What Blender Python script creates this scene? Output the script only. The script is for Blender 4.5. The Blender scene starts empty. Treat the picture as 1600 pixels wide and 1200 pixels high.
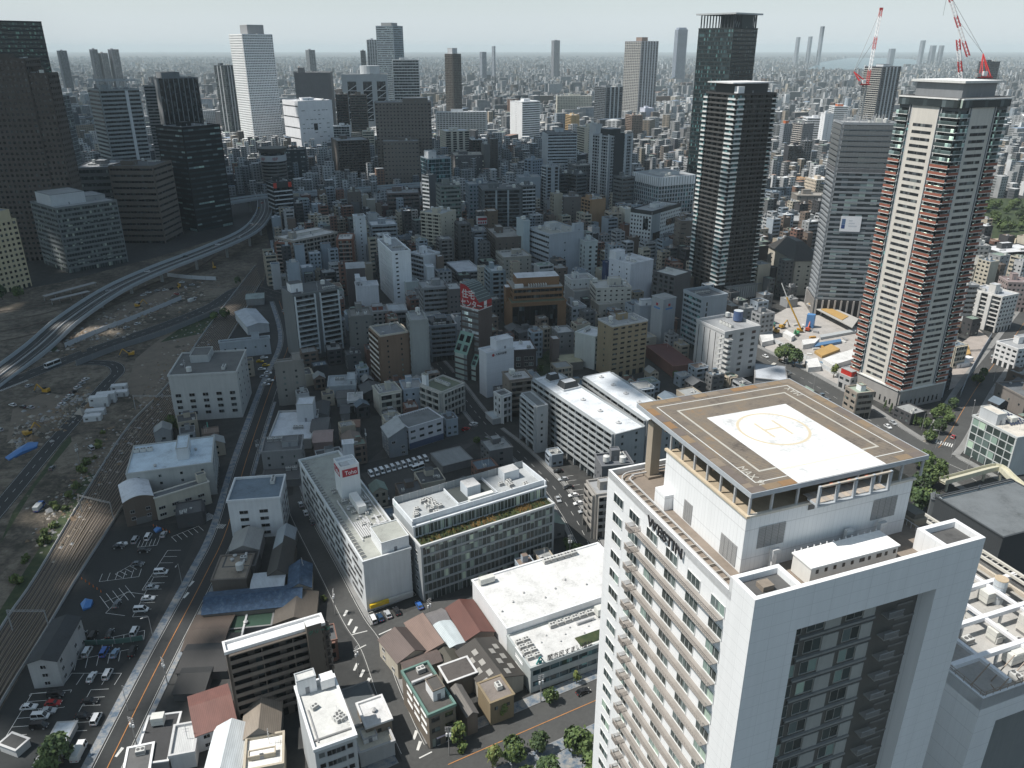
import bpy,math,random
import numpy as np
from mathutils import Vector,Matrix
SC=bpy.context.scene
COL=SC.collection
rnd=random.Random(7)
# ---------------------------------------------------------------- camera, sky, sun, exposure
F,CAMH=1234.0,170.0
TH=math.atan(525.0/F)
cT,sT=math.cos(TH),math.sin(TH)
cam=bpy.data.cameras.new('camera');cam.sensor_width=36.0;cam.lens=36.0*F/1600.0
cam.clip_start=1.0;cam.clip_end=60000.0
co=bpy.data.objects.new('camera',cam);COL.objects.link(co)
co.location=(0,0,CAMH);co.rotation_euler=(math.pi/2-TH,0,0)
SC.camera=co
SUN_EL,SUN_AZ=math.radians(58),math.radians(188)
SD=Vector((math.cos(SUN_EL)*math.cos(SUN_AZ),math.cos(SUN_EL)*math.sin(SUN_AZ),math.sin(SUN_EL)))
sl=bpy.data.lights.new('sun','SUN');sl.energy=5.0;sl.angle=math.radians(0.5);sl.color=(1.0,0.955,0.89)
so=bpy.data.objects.new('sun',sl);COL.objects.link(so)
so.rotation_euler=SD.to_track_quat('Z','Y').to_euler()
wd=bpy.data.worlds.new('World');SC.world=wd;wd.use_nodes=True
nt=wd.node_tree;bg=nt.nodes['Background']
sky=nt.nodes.new('ShaderNodeTexSky');sky.sky_type='NISHITA';sky.sun_disc=False
sky.sun_elevation=SUN_EL;sky.sun_rotation=math.pi/2-SUN_AZ
sky.air_density=1.0;sky.dust_density=1.2;sky.ozone_density=0.3;sky.altitude=100
mx=nt.nodes.new('ShaderNodeMixRGB');mx.inputs[2].default_value=(6.5,7.2,7.7,1)
gc=nt.nodes.new('ShaderNodeTexCoord');gs=nt.nodes.new('ShaderNodeSeparateXYZ');gr=nt.nodes.new('ShaderNodeValToRGB');nt.links.new(gc.outputs['Generated'],gs.inputs[0]);nt.links.new(gs.outputs[2],gr.inputs[0]);nt.links.new(gr.outputs[0],mx.inputs[0])
gr.color_ramp.elements[0].position=.03;gr.color_ramp.elements[0].color=(.85,.85,.85,1);gr.color_ramp.elements[1].position=.15;gr.color_ramp.elements[1].color=(.1,.1,.1,1)
tn_=nt.nodes.new('ShaderNodeMixRGB');tn_.blend_type='MULTIPLY';tn_.inputs[0].default_value=1;tn_.inputs[2].default_value=(.97,1.05,.93,1);nt.links.new(sky.outputs[0],tn_.inputs[1])
nt.links.new(tn_.outputs[0],mx.inputs[1]);nt.links.new(mx.outputs[0],bg.inputs[0]);bg.inputs[1].default_value=0.106
SC.view_settings.view_transform='Standard';SC.view_settings.look='None'
SC.view_settings.gamma=1.0;SC.view_settings.exposure=0.05;SC.view_settings.use_curve_mapping=False
cy=SC.cycles
cy.use_denoising=True;cy.max_bounces=6;cy.diffuse_bounces=3;cy.glossy_bounces=2;cy.transmission_bounces=2
cy.volume_bounces=1;cy.transparent_max_bounces=8;cy.caustics_reflective=False;cy.caustics_refractive=False
cy.sample_clamp_indirect=4.0
HAZE=5e-5
# ---------------------------------------------------------------- photograph pixel (1600 x 1200) -> world
def un(x,y,z=0.0):
 u,v=(x-800)/F,(y-600)/F
 dz=-sT-v*cT;t=(z-CAMH)/dz
 return Vector((u*t,(cT-v*sT)*t,z))
def pr(p):
 z=p[2]-CAMH;d=p[1]*cT-z*sT
 return 800+F*p[0]/d,600+F*-(p[1]*sT+z*cT)/d
NADY=600+F*F/525.0
def corner(xm,ym,yb):
 t=(yb-ym)/(NADY-ym);g=un(xm+(800-xm)*t,yb)
 lo,hi=0.0,500.0
 for _ in range(50):
  m=(lo+hi)/2
  if pr((g.x,g.y,m))[1]>ym:lo=m
  else:hi=m
 return g,lo
def ext(N,phi,z,x):
 dx,dy=math.cos(phi),math.sin(phi);k=(x-800)/F
 return(k*(cT*N[1]-sT*(z-CAMH))-N[0])/(dx-k*cT*dy)
# ---------------------------------------------------------------- materials
MATS={}
def newmat(key):
 m=bpy.data.materials.new(key if isinstance(key,str)else '_'.join(str(k)for k in key));m.use_nodes=True
 t=m.node_tree;b=t.nodes['Principled BSDF']
 return m,t,b
def N_(t,kind,**kw):
 n=t.nodes.new('ShaderNode'+kind)
 for k,v in kw.items():setattr(n,k,v)
 return n
def mth(t,op,a,b=None,c=None):
 n=N_(t,'Math',operation=op)
 for i,x in enumerate((a,b,c)):
  if x is None:continue
  if isinstance(x,(int,float)):n.inputs[i].default_value=x
  else:t.links.new(x,n.inputs[i])
 return n.outputs[0]
def ramp(t,fac,stops,interp='LINEAR'):
 n=N_(t,'ValToRGB');n.color_ramp.interpolation=interp
 e=n.color_ramp.elements
 while len(e)<len(stops):e.new(0.5)
 for el,(p,c)in zip(e,stops):
  el.position=p;el.color=(c[0],c[1],c[2],1)if not isinstance(c,(int,float))else(c,c,c,1)
 t.links.new(fac,n.inputs[0]);return n.outputs[0]
def noise(t,co,scale,detail=3.0,rough=0.6,mscale=None):
 if mscale:
  mp=N_(t,'Mapping');mp.inputs['Scale'].default_value=mscale;t.links.new(co,mp.inputs[0]);co=mp.outputs[0]
 n=N_(t,'TexNoise');n.inputs['Scale'].default_value=scale;n.inputs['Detail'].default_value=detail;n.inputs['Roughness'].default_value=rough
 t.links.new(co,n.inputs['Vector']);return n.outputs[0]
def mulc(t,a,b):
 n=N_(t,'MixRGB',blend_type='MULTIPLY');n.inputs[0].default_value=1
 for i,x in((1,a),(2,b)):
  if isinstance(x,tuple):n.inputs[i].default_value=(x[0],x[1],x[2],1)
  else:t.links.new(x,n.inputs[i])
 return n.outputs[0]
def mixc(t,f,a,b):
 n=N_(t,'MixRGB')
 for i,x in((0,f),(1,a),(2,b)):
  if isinstance(x,tuple):n.inputs[i].default_value=(x[0],x[1],x[2],1)
  elif isinstance(x,(int,float)):n.inputs[i].default_value=x
  else:t.links.new(x,n.inputs[i])
 return n.outputs[0]
def getm(key):
 if key in MATS:return MATS[key]
 m,t,b=newmat(key);kind=key[0]if isinstance(key,tuple)else key
 L=t.links.new
 tc=N_(t,'TexCoord')
 b.inputs['Roughness'].default_value=0.85
 if kind=='w':
  c=key[1:4]
  n1=noise(t,tc.outputs['Object'],0.12,4,.65);n2=noise(t,tc.outputs['Object'],0.9,3,.7,(1,1,.07))
  n3=noise(t,tc.outputs['Object'],7.0,2,.6)
  f=mth(t,'ADD',mth(t,'ADD',mth(t,'MULTIPLY',n1,.3),mth(t,'MULTIPLY',n2,.36)),mth(t,'MULTIPLY',n3,.12))
  f=mth(t,'ADD',f,.6)
  L(mulc(t,c,f),b.inputs['Base Color'])
 elif kind=='r':
  c=key[1:4]
  n1=noise(t,tc.outputs['Object'],0.16,5,.7);n2=noise(t,tc.outputs['Object'],1.5,3,.7)
  f=ramp(t,mth(t,'ADD',mth(t,'MULTIPLY',n1,.7),mth(t,'MULTIPLY',n2,.3)),[(.3,.5),(.44,.86),(.56,1.0),(.7,1.1)])
  L(mulc(t,c,f),b.inputs['Base Color']);b.inputs['Roughness'].default_value=.9
 elif kind=='c':
  c=key[1:4]
  wv=N_(t,'TexWave',wave_type='BANDS',bands_direction='X');wv.inputs['Scale'].default_value=.7;L(tc.outputs['Object'],wv.inputs['Vector'])
  n1=noise(t,tc.outputs['Object'],0.35,5,.7,(1,.3,1))
  f=mth(t,'ADD',mth(t,'MULTIPLY',wv.outputs['Fac'],.22),mth(t,'ADD',mth(t,'MULTIPLY',n1,.7),.45))
  L(mulc(t,c,f),b.inputs['Base Color']);b.inputs['Roughness'].default_value=.6
 elif kind=='p':
  c=key[1:4];n1=noise(t,tc.outputs['Object'],1.3,3,.6)
  L(mulc(t,c,mth(t,'ADD',mth(t,'MULTIPLY',n1,.3),.85)),b.inputs['Base Color']);b.inputs['Roughness'].default_value=.45
 elif kind=='k':
  b.inputs['Base Color'].default_value=(*key[1:4],1);b.inputs['Roughness'].default_value=.25;b.inputs['Coat Weight'].default_value=.4
 elif kind=='g':
  c=key[1:4];cw,ch=(key[4],key[5])if len(key)>5 else(1.7,3.2)
  sp=N_(t,'SeparateXYZ');L(tc.outputs['UV'],sp.inputs[0])
  cb=N_(t,'CombineXYZ')
  L(mth(t,'FLOOR',mth(t,'DIVIDE',sp.outputs[0],cw)),cb.inputs[0]);L(mth(t,'FLOOR',mth(t,'DIVIDE',sp.outputs[1],ch)),cb.inputs[1])
  oi=N_(t,'ObjectInfo');L(oi.outputs['Random'],cb.inputs[2])
  wn=N_(t,'TexWhiteNoise',noise_dimensions='3D');L(cb.outputs[0],wn.inputs['Vector'])
  col=ramp(t,wn.outputs['Value'],[(0,(c[0]*.6,c[1]*.6,c[2]*.6)),(.45,c),(.72,(c[0]*1.8+.02,c[1]*1.8+.02,c[2]*1.8+.02)),(.86,(c[0]*4+.015,c[1]*4+.015,c[2]*3.6+.015)),(.95,(c[0]*7+.03,c[1]*6.6+.03,c[2]*5.4+.03))],'CONSTANT')
  L(col,b.inputs['Base Color']);b.inputs['Roughness'].default_value=.14;b.inputs['Specular IOR Level'].default_value=.55
 elif kind=='leaf':
  c=key[1:4];n1=noise(t,tc.outputs['Object'],0.9,3,.6);oi=N_(t,'ObjectInfo')
  f=mth(t,'ADD',mth(t,'MULTIPLY',n1,1.1),mth(t,'ADD',mth(t,'MULTIPLY',oi.outputs['Random'],.4),.3))
  L(mulc(t,c,f),b.inputs['Base Color']);b.inputs['Roughness'].default_value=.7
 elif kind=='asphalt':
  c=key[1:4];g=N_(t,'NewGeometry')
  n1=noise(t,g.outputs['Position'],.05,5,.65);n2=noise(t,g.outputs['Position'],.9,4,.7)
  f=ramp(t,mth(t,'ADD',mth(t,'MULTIPLY',n1,.6),mth(t,'MULTIPLY',n2,.4)),[(.3,.62),(.5,1.0),(.7,1.35)])
  L(mulc(t,c,f),b.inputs['Base Color'])
 elif kind=='dirt':
  g=N_(t,'NewGeometry')
  n1=noise(t,g.outputs['Position'],.03,6,.7);n2=noise(t,g.outputs['Position'],.25,5,.75)
  f=mth(t,'ADD',mth(t,'MULTIPLY',n1,.55),mth(t,'MULTIPLY',n2,.45))
  L(ramp(t,f,[(.34,(.022,.03,.015)),(.43,(.06,.052,.04)),(.5,(.12,.1,.078)),(.58,(.21,.18,.14)),(.68,(.1,.085,.068))]),b.inputs['Base Color'])
  b.inputs['Roughness'].default_value=1.0
 elif kind=='ballast':
  g=N_(t,'NewGeometry')
  n1=noise(t,g.outputs['Position'],.06,5,.7);n2=noise(t,g.outputs['Position'],2.0,3,.8)
  f=mth(t,'ADD',mth(t,'MULTIPLY',n1,.6),mth(t,'MULTIPLY',n2,.4))
  L(ramp(t,f,[(.3,(.03,.025,.021)),(.5,(.066,.053,.042)),(.7,(.11,.088,.068))]),b.inputs['Base Color'])
 elif kind=='grass':
  g=N_(t,'NewGeometry');n1=noise(t,g.outputs['Position'],.3,5,.7)
  L(ramp(t,n1,[(.3,(.012,.022,.008)),(.5,(.03,.05,.016)),(.7,(.07,.075,.03))]),b.inputs['Base Color'])
 elif kind=='rust':
  n1=noise(t,tc.outputs['Object'],.22,5,.7);n2=noise(t,tc.outputs['Object'],1.2,4,.7,(1,4,1))
  col=ramp(t,mth(t,'ADD',mth(t,'MULTIPLY',n1,.55),mth(t,'MULTIPLY',n2,.45)),[(.36,(.085,.07,.06)),(.46,(.17,.145,.12)),(.56,(.2,.165,.125)),(.64,(.25,.16,.09)),(.72,(.24,.215,.185))])
  wv=N_(t,'TexWave',wave_type='BANDS',bands_direction='Y');wv.inputs['Scale'].default_value=.65;L(tc.outputs['Object'],wv.inputs['Vector'])
  L(mulc(t,col,ramp(t,wv.outputs['Fac'],[(0,.55),(.12,1)])),b.inputs['Base Color'])
 elif kind=='panel':
  c=key[1:4];sp=N_(t,'SeparateXYZ');L(tc.outputs['UV'],sp.inputs[0])
  fr=mth(t,'FRACT',mth(t,'DIVIDE',sp.outputs[0],key[4]));fz=mth(t,'FRACT',mth(t,'DIVIDE',sp.outputs[1],key[5]))
  a=mth(t,'MULTIPLY',mth(t,'GREATER_THAN',fr,key[6]),mth(t,'GREATER_THAN',fz,.03))
  n2=noise(t,tc.outputs['Object'],0.7,3,.7,(1,1,.06))
  f=mth(t,'MULTIPLY',mth(t,'ADD',mth(t,'MULTIPLY',a,.2),.8),mth(t,'ADD',mth(t,'MULTIPLY',n2,.2),.9))
  L(mulc(t,c,f),b.inputs['Base Color']);b.inputs['Roughness'].default_value=.55
 elif kind=='brick':
  c=key[1:4];n1=noise(t,tc.outputs['Object'],.5,3,.6);n2=noise(t,tc.outputs['Object'],5,2,.6)
  L(mulc(t,c,mth(t,'ADD',mth(t,'ADD',mth(t,'MULTIPLY',n1,.4),mth(t,'MULTIPLY',n2,.5)),.55)),b.inputs['Base Color'])
 elif kind=='water':
  b.inputs['Base Color'].default_value=(.05,.09,.11,1);b.inputs['Roughness'].default_value=.25
 elif kind=='cloud':
  tl=N_(t,'BsdfTranslucent');tl.inputs[0].default_value=(.93,.94,.95,1);df=N_(t,'BsdfDiffuse');df.inputs[0].default_value=(.95,.95,.95,1);ms=N_(t,'MixShader');ms.inputs[0].default_value=.62
  L(df.outputs[0],ms.inputs[1]);L(tl.outputs[0],ms.inputs[2]);L(ms.outputs[0],[n for n in t.nodes if n.type=='OUTPUT_MATERIAL'][0].inputs[0])
 elif kind=='city':
  at=N_(t,'Attribute',attribute_name='tint');g=N_(t,'NewGeometry')
  sp=N_(t,'SeparateXYZ');L(g.outputs['Position'],sp.inputs[0]);sn=N_(t,'SeparateXYZ');L(g.outputs['Normal'],sn.inputs[0])
  fz=mth(t,'FRACT',mth(t,'DIVIDE',sp.outputs[2],3.3))
  hx=mth(t,'ADD',mth(t,'MULTIPLY',sp.outputs[0],.83),mth(t,'MULTIPLY',sp.outputs[1],.55))
  fx=mth(t,'FRACT',mth(t,'DIVIDE',hx,3.7))
  w=mth(t,'MULTIPLY',mth(t,'MULTIPLY',mth(t,'GREATER_THAN',fz,.42),mth(t,'GREATER_THAN',fx,.38)),mth(t,'LESS_THAN',mth(t,'ABSOLUTE',sn.outputs[2]),.5))
  n1=noise(t,g.outputs['Position'],.07,3,.7)
  c0=mulc(t,at.outputs['Color'],mth(t,'ADD',mth(t,'MULTIPLY',n1,.8),.6))
  L(mixc(t,mth(t,'MULTIPLY',w,.8),c0,(.035,.045,.05)),b.inputs['Base Color'])
 elif kind=='cityground':
  g=N_(t,'NewGeometry');n1=noise(t,g.outputs['Position'],.02,5,.7);n2=noise(t,g.outputs['Position'],.2,3,.7)
  f=mth(t,'ADD',mth(t,'MULTIPLY',n1,.5),mth(t,'MULTIPLY',n2,.5))
  L(ramp(t,f,[(.3,(.018,.02,.02)),(.5,(.034,.035,.035)),(.62,(.055,.055,.053)),(.72,(.09,.088,.085))]),b.inputs['Base Color'])
 elif kind=='tiles':
  g=N_(t,'NewGeometry');n1=noise(t,g.outputs['Position'],.45,4,.7)
  L(ramp(t,n1,[(.38,(.09,.13,.18)),(.5,(.2,.22,.24)),(.62,(.3,.29,.27))]),b.inputs['Base Color'])
 elif kind=='bluetin':
  n1=noise(t,tc.outputs['Object'],.6,5,.7);wv=N_(t,'TexWave',wave_type='BANDS',bands_direction='X');wv.inputs['Scale'].default_value=.9;L(tc.outputs['Object'],wv.inputs['Vector'])
  L(mulc(t,ramp(t,n1,[(.35,(.025,.05,.09)),(.55,(.042,.085,.155)),(.7,(.1,.15,.21))]),mth(t,'ADD',mth(t,'MULTIPLY',wv.outputs['Fac'],.35),.75)),b.inputs['Base Color'])
 else:
  b.inputs['Base Color'].default_value=(.3,.3,.3,1)
 MATS[key]=m;return m
# ---------------------------------------------------------------- mesh building
class MB:
 def __init__(s):s.v=[];s.f=[];s.k=[];s.uv=[]
 def quad(s,p,key,uv=None):
  n=len(s.v);s.v.extend([tuple(q)for q in p]);s.f.append(tuple(range(n,n+len(p))));s.k.append(key)
  s.uv.append(uv if uv else[(q[0],q[1])for q in p])
 def box(s,x0,x1,y0,y1,z0,z1,key,top=None,bot=True):
  top=top or key
  s.quad([(x0,y0,z0),(x1,y0,z0),(x1,y0,z1),(x0,y0,z1)],key,[(x0,z0),(x1,z0),(x1,z1),(x0,z1)])
  s.quad([(x1,y0,z0),(x1,y1,z0),(x1,y1,z1),(x1,y0,z1)],key,[(y0,z0),(y1,z0),(y1,z1),(y0,z1)])
  s.quad([(x1,y1,z0),(x0,y1,z0),(x0,y1,z1),(x1,y1,z1)],key,[(-x1,z0),(-x0,z0),(-x0,z1),(-x1,z1)])
  s.quad([(x0,y1,z0),(x0,y0,z0),(x0,y0,z1),(x0,y1,z1)],key,[(-y1,z0),(-y0,z0),(-y0,z1),(-y1,z1)])
  s.quad([(x0,y0,z1),(x1,y0,z1),(x1,y1,z1),(x0,y1,z1)],top)
  if bot:s.quad([(x0,y1,z0),(x1,y1,z0),(x1,y0,z0),(x0,y0,z0)],key)
 def prism(s,poly,z0,z1,key,top=None,bot=False):
  a=sum(poly[i][0]*poly[(i+1)%len(poly)][1]-poly[(i+1)%len(poly)][0]*poly[i][1]for i in range(len(poly)))
  if a<0:poly=poly[::-1]
  d=0.0
  for i in range(len(poly)):
   p,q=poly[i],poly[(i+1)%len(poly)];l=math.hypot(q[0]-p[0],q[1]-p[1])
   s.quad([(p[0],p[1],z0),(q[0],q[1],z0),(q[0],q[1],z1),(p[0],p[1],z1)],key,[(d,z0),(d+l,z0),(d+l,z1),(d,z1)]);d+=l
  s.quad([(p[0],p[1],z1)for p in poly],top or key)
  if bot:s.quad([(p[0],p[1],z0)for p in poly[::-1]],key)
 def cyl(s,x,y,z0,z1,r,key,n=10,r2=None,top=None):
  r2=r if r2 is None else r2
  a=[(math.cos(2*math.pi*i/n),math.sin(2*math.pi*i/n))for i in range(n)]
  for i in range(n):
   j=(i+1)%n
   s.quad([(x+r*a[i][0],y+r*a[i][1],z0),(x+r*a[j][0],y+r*a[j][1],z0),(x+r2*a[j][0],y+r2*a[j][1],z1),(x+r2*a[i][0],y+r2*a[i][1],z1)],key)
  s.quad([(x+r2*c,y+r2*d,z1)for c,d in a],top or key)
 def bar(s,p,q,w,key,h=None):
  p,q=Vector(p),Vector(q);d=(q-p)
  if d.length<1e-6:return
  d.normalize();up=Vector((0,0,1))if abs(d.z)<.95 else Vector((0,1,0))
  a=d.cross(up).normalized()*w/2;b=a.cross(d).normalized()*(h or w)/2
  c=[-a-b,a-b,a+b,-a+b]
  for i in range(4):
   j=(i+1)%4;s.quad([p+c[i],p+c[j],q+c[j],q+c[i]][::-1],key)
  s.quad([p+x for x in c],key);s.quad([q+x for x in c[::-1]],key)
 def build(s,name,parent=None,loc=(0,0,0),rot=0.0,smooth=False):
  me=s.mesh(name,smooth);o=bpy.data.objects.new(name,me);COL.objects.link(o)
  o.location=loc;o.rotation_euler=(0,0,rot)
  if parent:o.parent=parent
  return o
 def mesh(s,name,smooth=False):
  me=bpy.data.meshes.new(name);me.from_pydata(s.v,[],s.f)
  keys=[];idx={}
  for k in s.k:
   if k not in idx:idx[k]=len(keys);keys.append(k)
  for k in keys:me.materials.append(getm(k))
  me.polygons.foreach_set('material_index',[idx[k]for k in s.k])
  if smooth:me.polygons.foreach_set('use_smooth',[True]*len(s.f))
  ul=me.uv_layers.new(name='UVMap');flat=[c for u in s.uv for p in u for c in p]
  ul.data.foreach_set('uv',flat);me.update();return me
def empty(name,label=None,cat=None,loc=(0,0,0),rot=0.0,group=None):
 o=bpy.data.objects.new(name,None);COL.objects.link(o);o.location=loc;o.rotation_euler=(0,0,rot)
 o.empty_display_size=.5
 return tag(o,label,cat,group)
def tag(o,label=None,cat=None,group=None,kind=None):
 if label:o['label']=label
 if cat:o['category']=cat
 if group:o['group']=group
 if kind:o['kind']=kind
 return o
def inst(me,name,parent=None,loc=(0,0,0),rot=0.0,sc=None):
 o=bpy.data.objects.new(name,me);COL.objects.link(o);o.location=loc;o.rotation_euler=(0,0,rot)
 if sc:o.scale=sc if isinstance(sc,tuple)else(sc,sc,sc)
 if parent:o.parent=parent
 return o
def copy_tree(o,parent=None):
 c=o.copy();COL.objects.link(c);c.parent=parent
 for ch in o.children:copy_tree(ch,c)
 return c
# ---------------------------------------------------------------- buildings
FOOT=[]
W_=lambda r,g=None,b=None:('w',r,g if g is not None else r,b if b is not None else r)
R_=lambda r,g=None,b=None:('r',r,g if g is not None else r,b if b is not None else r)
P_=lambda r,g=None,b=None:('p',r,g if g is not None else r,b if b is not None else r)
GL=('g',.03,.038,.042);GLB=('g',.02,.05,.06);GLD=('g',.012,.015,.018)
class Face:
 def __init__(s,kind,W,D):s.kind,s.W,s.D=kind,W,D;s.L=W if kind in 'fb' else D
 def P(s,a,o,z):
  k=s.kind
  if k=='f':return(a,-o,z)
  if k=='l':return(-o,s.D-a,z)
  if k=='r':return(s.W+o,a,z)
  return(s.W-a,s.D+o,z)
 def box(s,mb,a0,a1,z0,z1,o0,o1,key,top=None):
  P=s.P
  mb.quad([P(a0,o1,z0),P(a1,o1,z0),P(a1,o1,z1),P(a0,o1,z1)],key,[(a0,z0),(a1,z0),(a1,z1),(a0,z1)])
  mb.quad([P(a0,o0,z0),P(a0,o1,z0),P(a0,o1,z1),P(a0,o0,z1)],key)
  mb.quad([P(a1,o1,z0),P(a1,o0,z0),P(a1,o0,z1),P(a1,o1,z1)],key)
  mb.quad([P(a0,o1,z1),P(a1,o1,z1),P(a1,o0,z1),P(a0,o0,z1)],top or key)
  mb.quad([P(a0,o0,z0),P(a1,o0,z0),P(a1,o1,z0),P(a0,o1,z0)],key)
 def pane(s,mb,a0,a1,z0,z1,o,key):
  P=s.P
  mb.quad([P(a0,o,z0),P(a1,o,z0),P(a1,o,z1),P(a0,o,z1)],key,[(a0,z0),(a1,z0),(a1,z1),(a0,z1)])
def facade(mb,fc,z0,z1,st,wall):
 """real relief per storey: st = (kind, options)"""
 kind=st[0];o=st[1]if len(st)>1 else{}
 L=fc.L;fh=o.get('fh',3.3);gl=o.get('gl',GL);tr=o.get('tr',wall);g0=o.get('g0',4.0)
 H=z1-z0
 if kind=='blank' or L<1.5 or H<4:
  fc.pane(mb,0,L,z0,z1,0,wall)
  n=o.get('n',0)
  for i in range(n):
   a=L*(i+.5)/n+o.get('sh',0)*L;z=z0+g0
   while z+fh*.9<z1:
    fc.box(mb,a-o.get('w',.5),a+o.get('w',.5),z+.9,z+.9+o.get('h',1.1),0,.06,gl);z+=fh
  for i in range(o.get('v',0)):
   a=L*(i+.5)/o['v'];fc.box(mb,a-o.get('vw',.25),a+o.get('vw',.25),z0+1,z1-o.get('vt',1),0,.05,GLD)
  return
 fc.pane(mb,0,L,z0,z1,0,gl)
 ep=min(o.get('ep',.7),L*.3)
 nf=max(1,int(round((H-g0)/fh)));fh=(H-g0)/nf
 lev=[z0+g0+i*fh for i in range(nf+1)]
 if kind in('punch','curt','fin','rib'):
  pr_=o.get('pr',.22);sp=fh*(1-o.get('wh',{'punch':.48,'curt':.86,'fin':.7,'rib':.5}[kind]))
  if kind!='fin' or o.get('sp',True):
   for i,z in enumerate(lev):
    a=z-sp*.45;b_=z+sp*.55
    if i==nf:b_=z1
    fc.box(mb,0,L,max(a,z0+.1),min(b_,z1),0,pr_+.03,o.get('sk',wall))
  cw=o.get('cw',3.0)
  if kind=='rib':
   n=max(1,int(L/o.get('mw',3.0)))
   for i in range(1,n):fc.box(mb,L*i/n-.05,L*i/n+.05,z0,z1-.2,0,.1,tr)
  else:
   n=max(1,int(round((L-ep)/cw)));pw={'punch':cw*(1-o.get('ww',.55)),'curt':.14,'fin':o.get('pw',.5)}[kind]
   dep={'punch':pr_,'curt':.16,'fin':o.get('fd',.7)}[kind]
   for i in range(1,n):
    a=ep/2+(L-ep)*i/n;fc.box(mb,a-pw/2,a+pw/2,z0,z1-.15,0,dep,tr)
  if ep>.05:
   fc.box(mb,0,ep,z0,z1-.1,0,pr_-.02,wall);fc.box(mb,L-ep,L,z0,z1-.1,0,pr_-.02,wall)
 elif kind=='balc':
  d=o.get('d',1.3);uw=o.get('uw',6.0);pk=o.get('pk',wall);ph=o.get('ph',1.1);n=max(1,int(round((L-2*ep)/uw)))
  for i in range(n+1):
   a=ep+(L-2*ep)*i/n
   fc.box(mb,a-.12,a+.12,z0+.1,z1-.3,0,d-.06 if o.get('div',True)else .2,wall)
   if i<n:
    u=(L-2*ep)/n
    fc.box(mb,a+u*.56,a+u*.78,z0,z1-.35,0,.1,wall)
  for i,z in enumerate(lev[:-1]):
   fc.box(mb,ep,L-ep,z-.2,z,0,d,wall)
   fc.box(mb,ep,L-ep,z,z+ph,d-.12,d+.03,pk)
   fc.box(mb,ep,L-ep,z+fh-.55,z+fh-.21,0,.12,wall)
  fc.box(mb,ep,L-ep,z1-.3,z1,0,d,wall)
  fc.box(mb,0,ep,z0,z1-.05,0,o.get('ed',.25),wall);fc.box(mb,L-ep,L,z0,z1-.05,0,o.get('ed',.25),wall)
SHARED={}
def shared(name,fn):
 if name not in SHARED:SHARED[name]=fn().mesh(name)
 return SHARED[name]
def m_ac():
 b=MB();b.box(-1.1,1.1,-.8,.8,.15,1.5,P_(.55,.55,.53));b.box(-1.0,1.0,-.7,.7,0,.15,P_(.2));b.cyl(-.5,0,1.5,1.62,.42,P_(.12),8);b.cyl(.55,0,1.5,1.62,.42,P_(.12),8);b.box(-1.12,1.12,-.82,-.8,.4,1.3,P_(.25));return b
def m_tank():
 b=MB();b.cyl(0,0,.8,3.0,1.3,P_(.6,.6,.58),12);b.cyl(0,0,3.0,3.4,1.3,P_(.6,.6,.58),12,.3)
 for x,y in((-.8,-.8),(.8,-.8),(.8,.8),(-.8,.8)):b.box(x-.1,x+.1,y-.1,y+.1,0,.85,P_(.25))
 return b
def m_boxtank():
 b=MB();b.box(-1.6,1.6,-1.2,1.2,.6,3.0,P_(.62,.62,.58));b.box(-1.62,1.62,-1.22,1.22,1.75,1.83,P_(.4))
 for x in(-1.3,1.3):b.box(x-.1,x+.1,-1.1,1.1,0,.6,P_(.25))
 return b
def m_ant():
 b=MB();b.cyl(0,0,0,5,.07,P_(.5),5)
 for z in(2.5,3.4,4.3):b.box(-.9,.9,-.04,.04,z,z+.06,P_(.45))
 return b
def m_duct():
 b=MB();b.box(-3,3,-.35,.35,.5,1.1,P_(.5));b.box(2.3,3,-.35,.35,0,.5,P_(.5));b.box(-3,-2.3,-.35,.35,0,.5,P_(.5));return b
def m_vent():
 b=MB();b.cyl(0,0,0,.8,.5,P_(.35),8);b.cyl(0,0,.8,1.2,.8,P_(.45),8,.2);return b
EQ={'air_conditioner':m_ac,'water_tank':m_tank,'storage_tank':m_boxtank,'antenna':m_ant,'duct':m_duct,'roof_vent':m_vent}
def equip(root,W,D,z,n,r,free=None,kinds=('air_conditioner','air_conditioner','air_conditioner','duct','roof_vent','water_tank','storage_tank','antenna')):
 used=[]
 for _ in range(n*5):
  if len(used)>=n:break
  k=r.choice(kinds);x,y=r.uniform(2,W-2),r.uniform(2,D-2)
  if W<5 or D<5:break
  if free and free[0]-2<x<free[1]+2 and free[2]-2<y<free[3]+2:continue
  if any(abs(x-a)<3.2 and abs(y-b)<2.6 for a,b in used):continue
  used.append((x,y));rot=r.choice((0,math.pi/2))
  if k=='duct' and min(x,W-x,y,D-y)<3.6:k='roof_vent'
  inst(shared(k,EQ[k]),k,root,(x,y,z),rot)
  if k=='air_conditioner':
   for j in range(r.choice((0,1,2,3))):
    x2=x+(2.6*(j+1)if rot==0 else 0);y2=y+(0 if rot==0 else 2.6*(j+1))
    if x2<W-1.6 and y2<D-1.6 and not(free and free[0]-1.5<x2<free[1]+1.5 and free[2]-1.5<y2<free[3]+1.5):
     inst(shared(k,EQ[k]),k,root,(x2,y2,z),rot);used.append((x2,y2))
class BLD:pass
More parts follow.
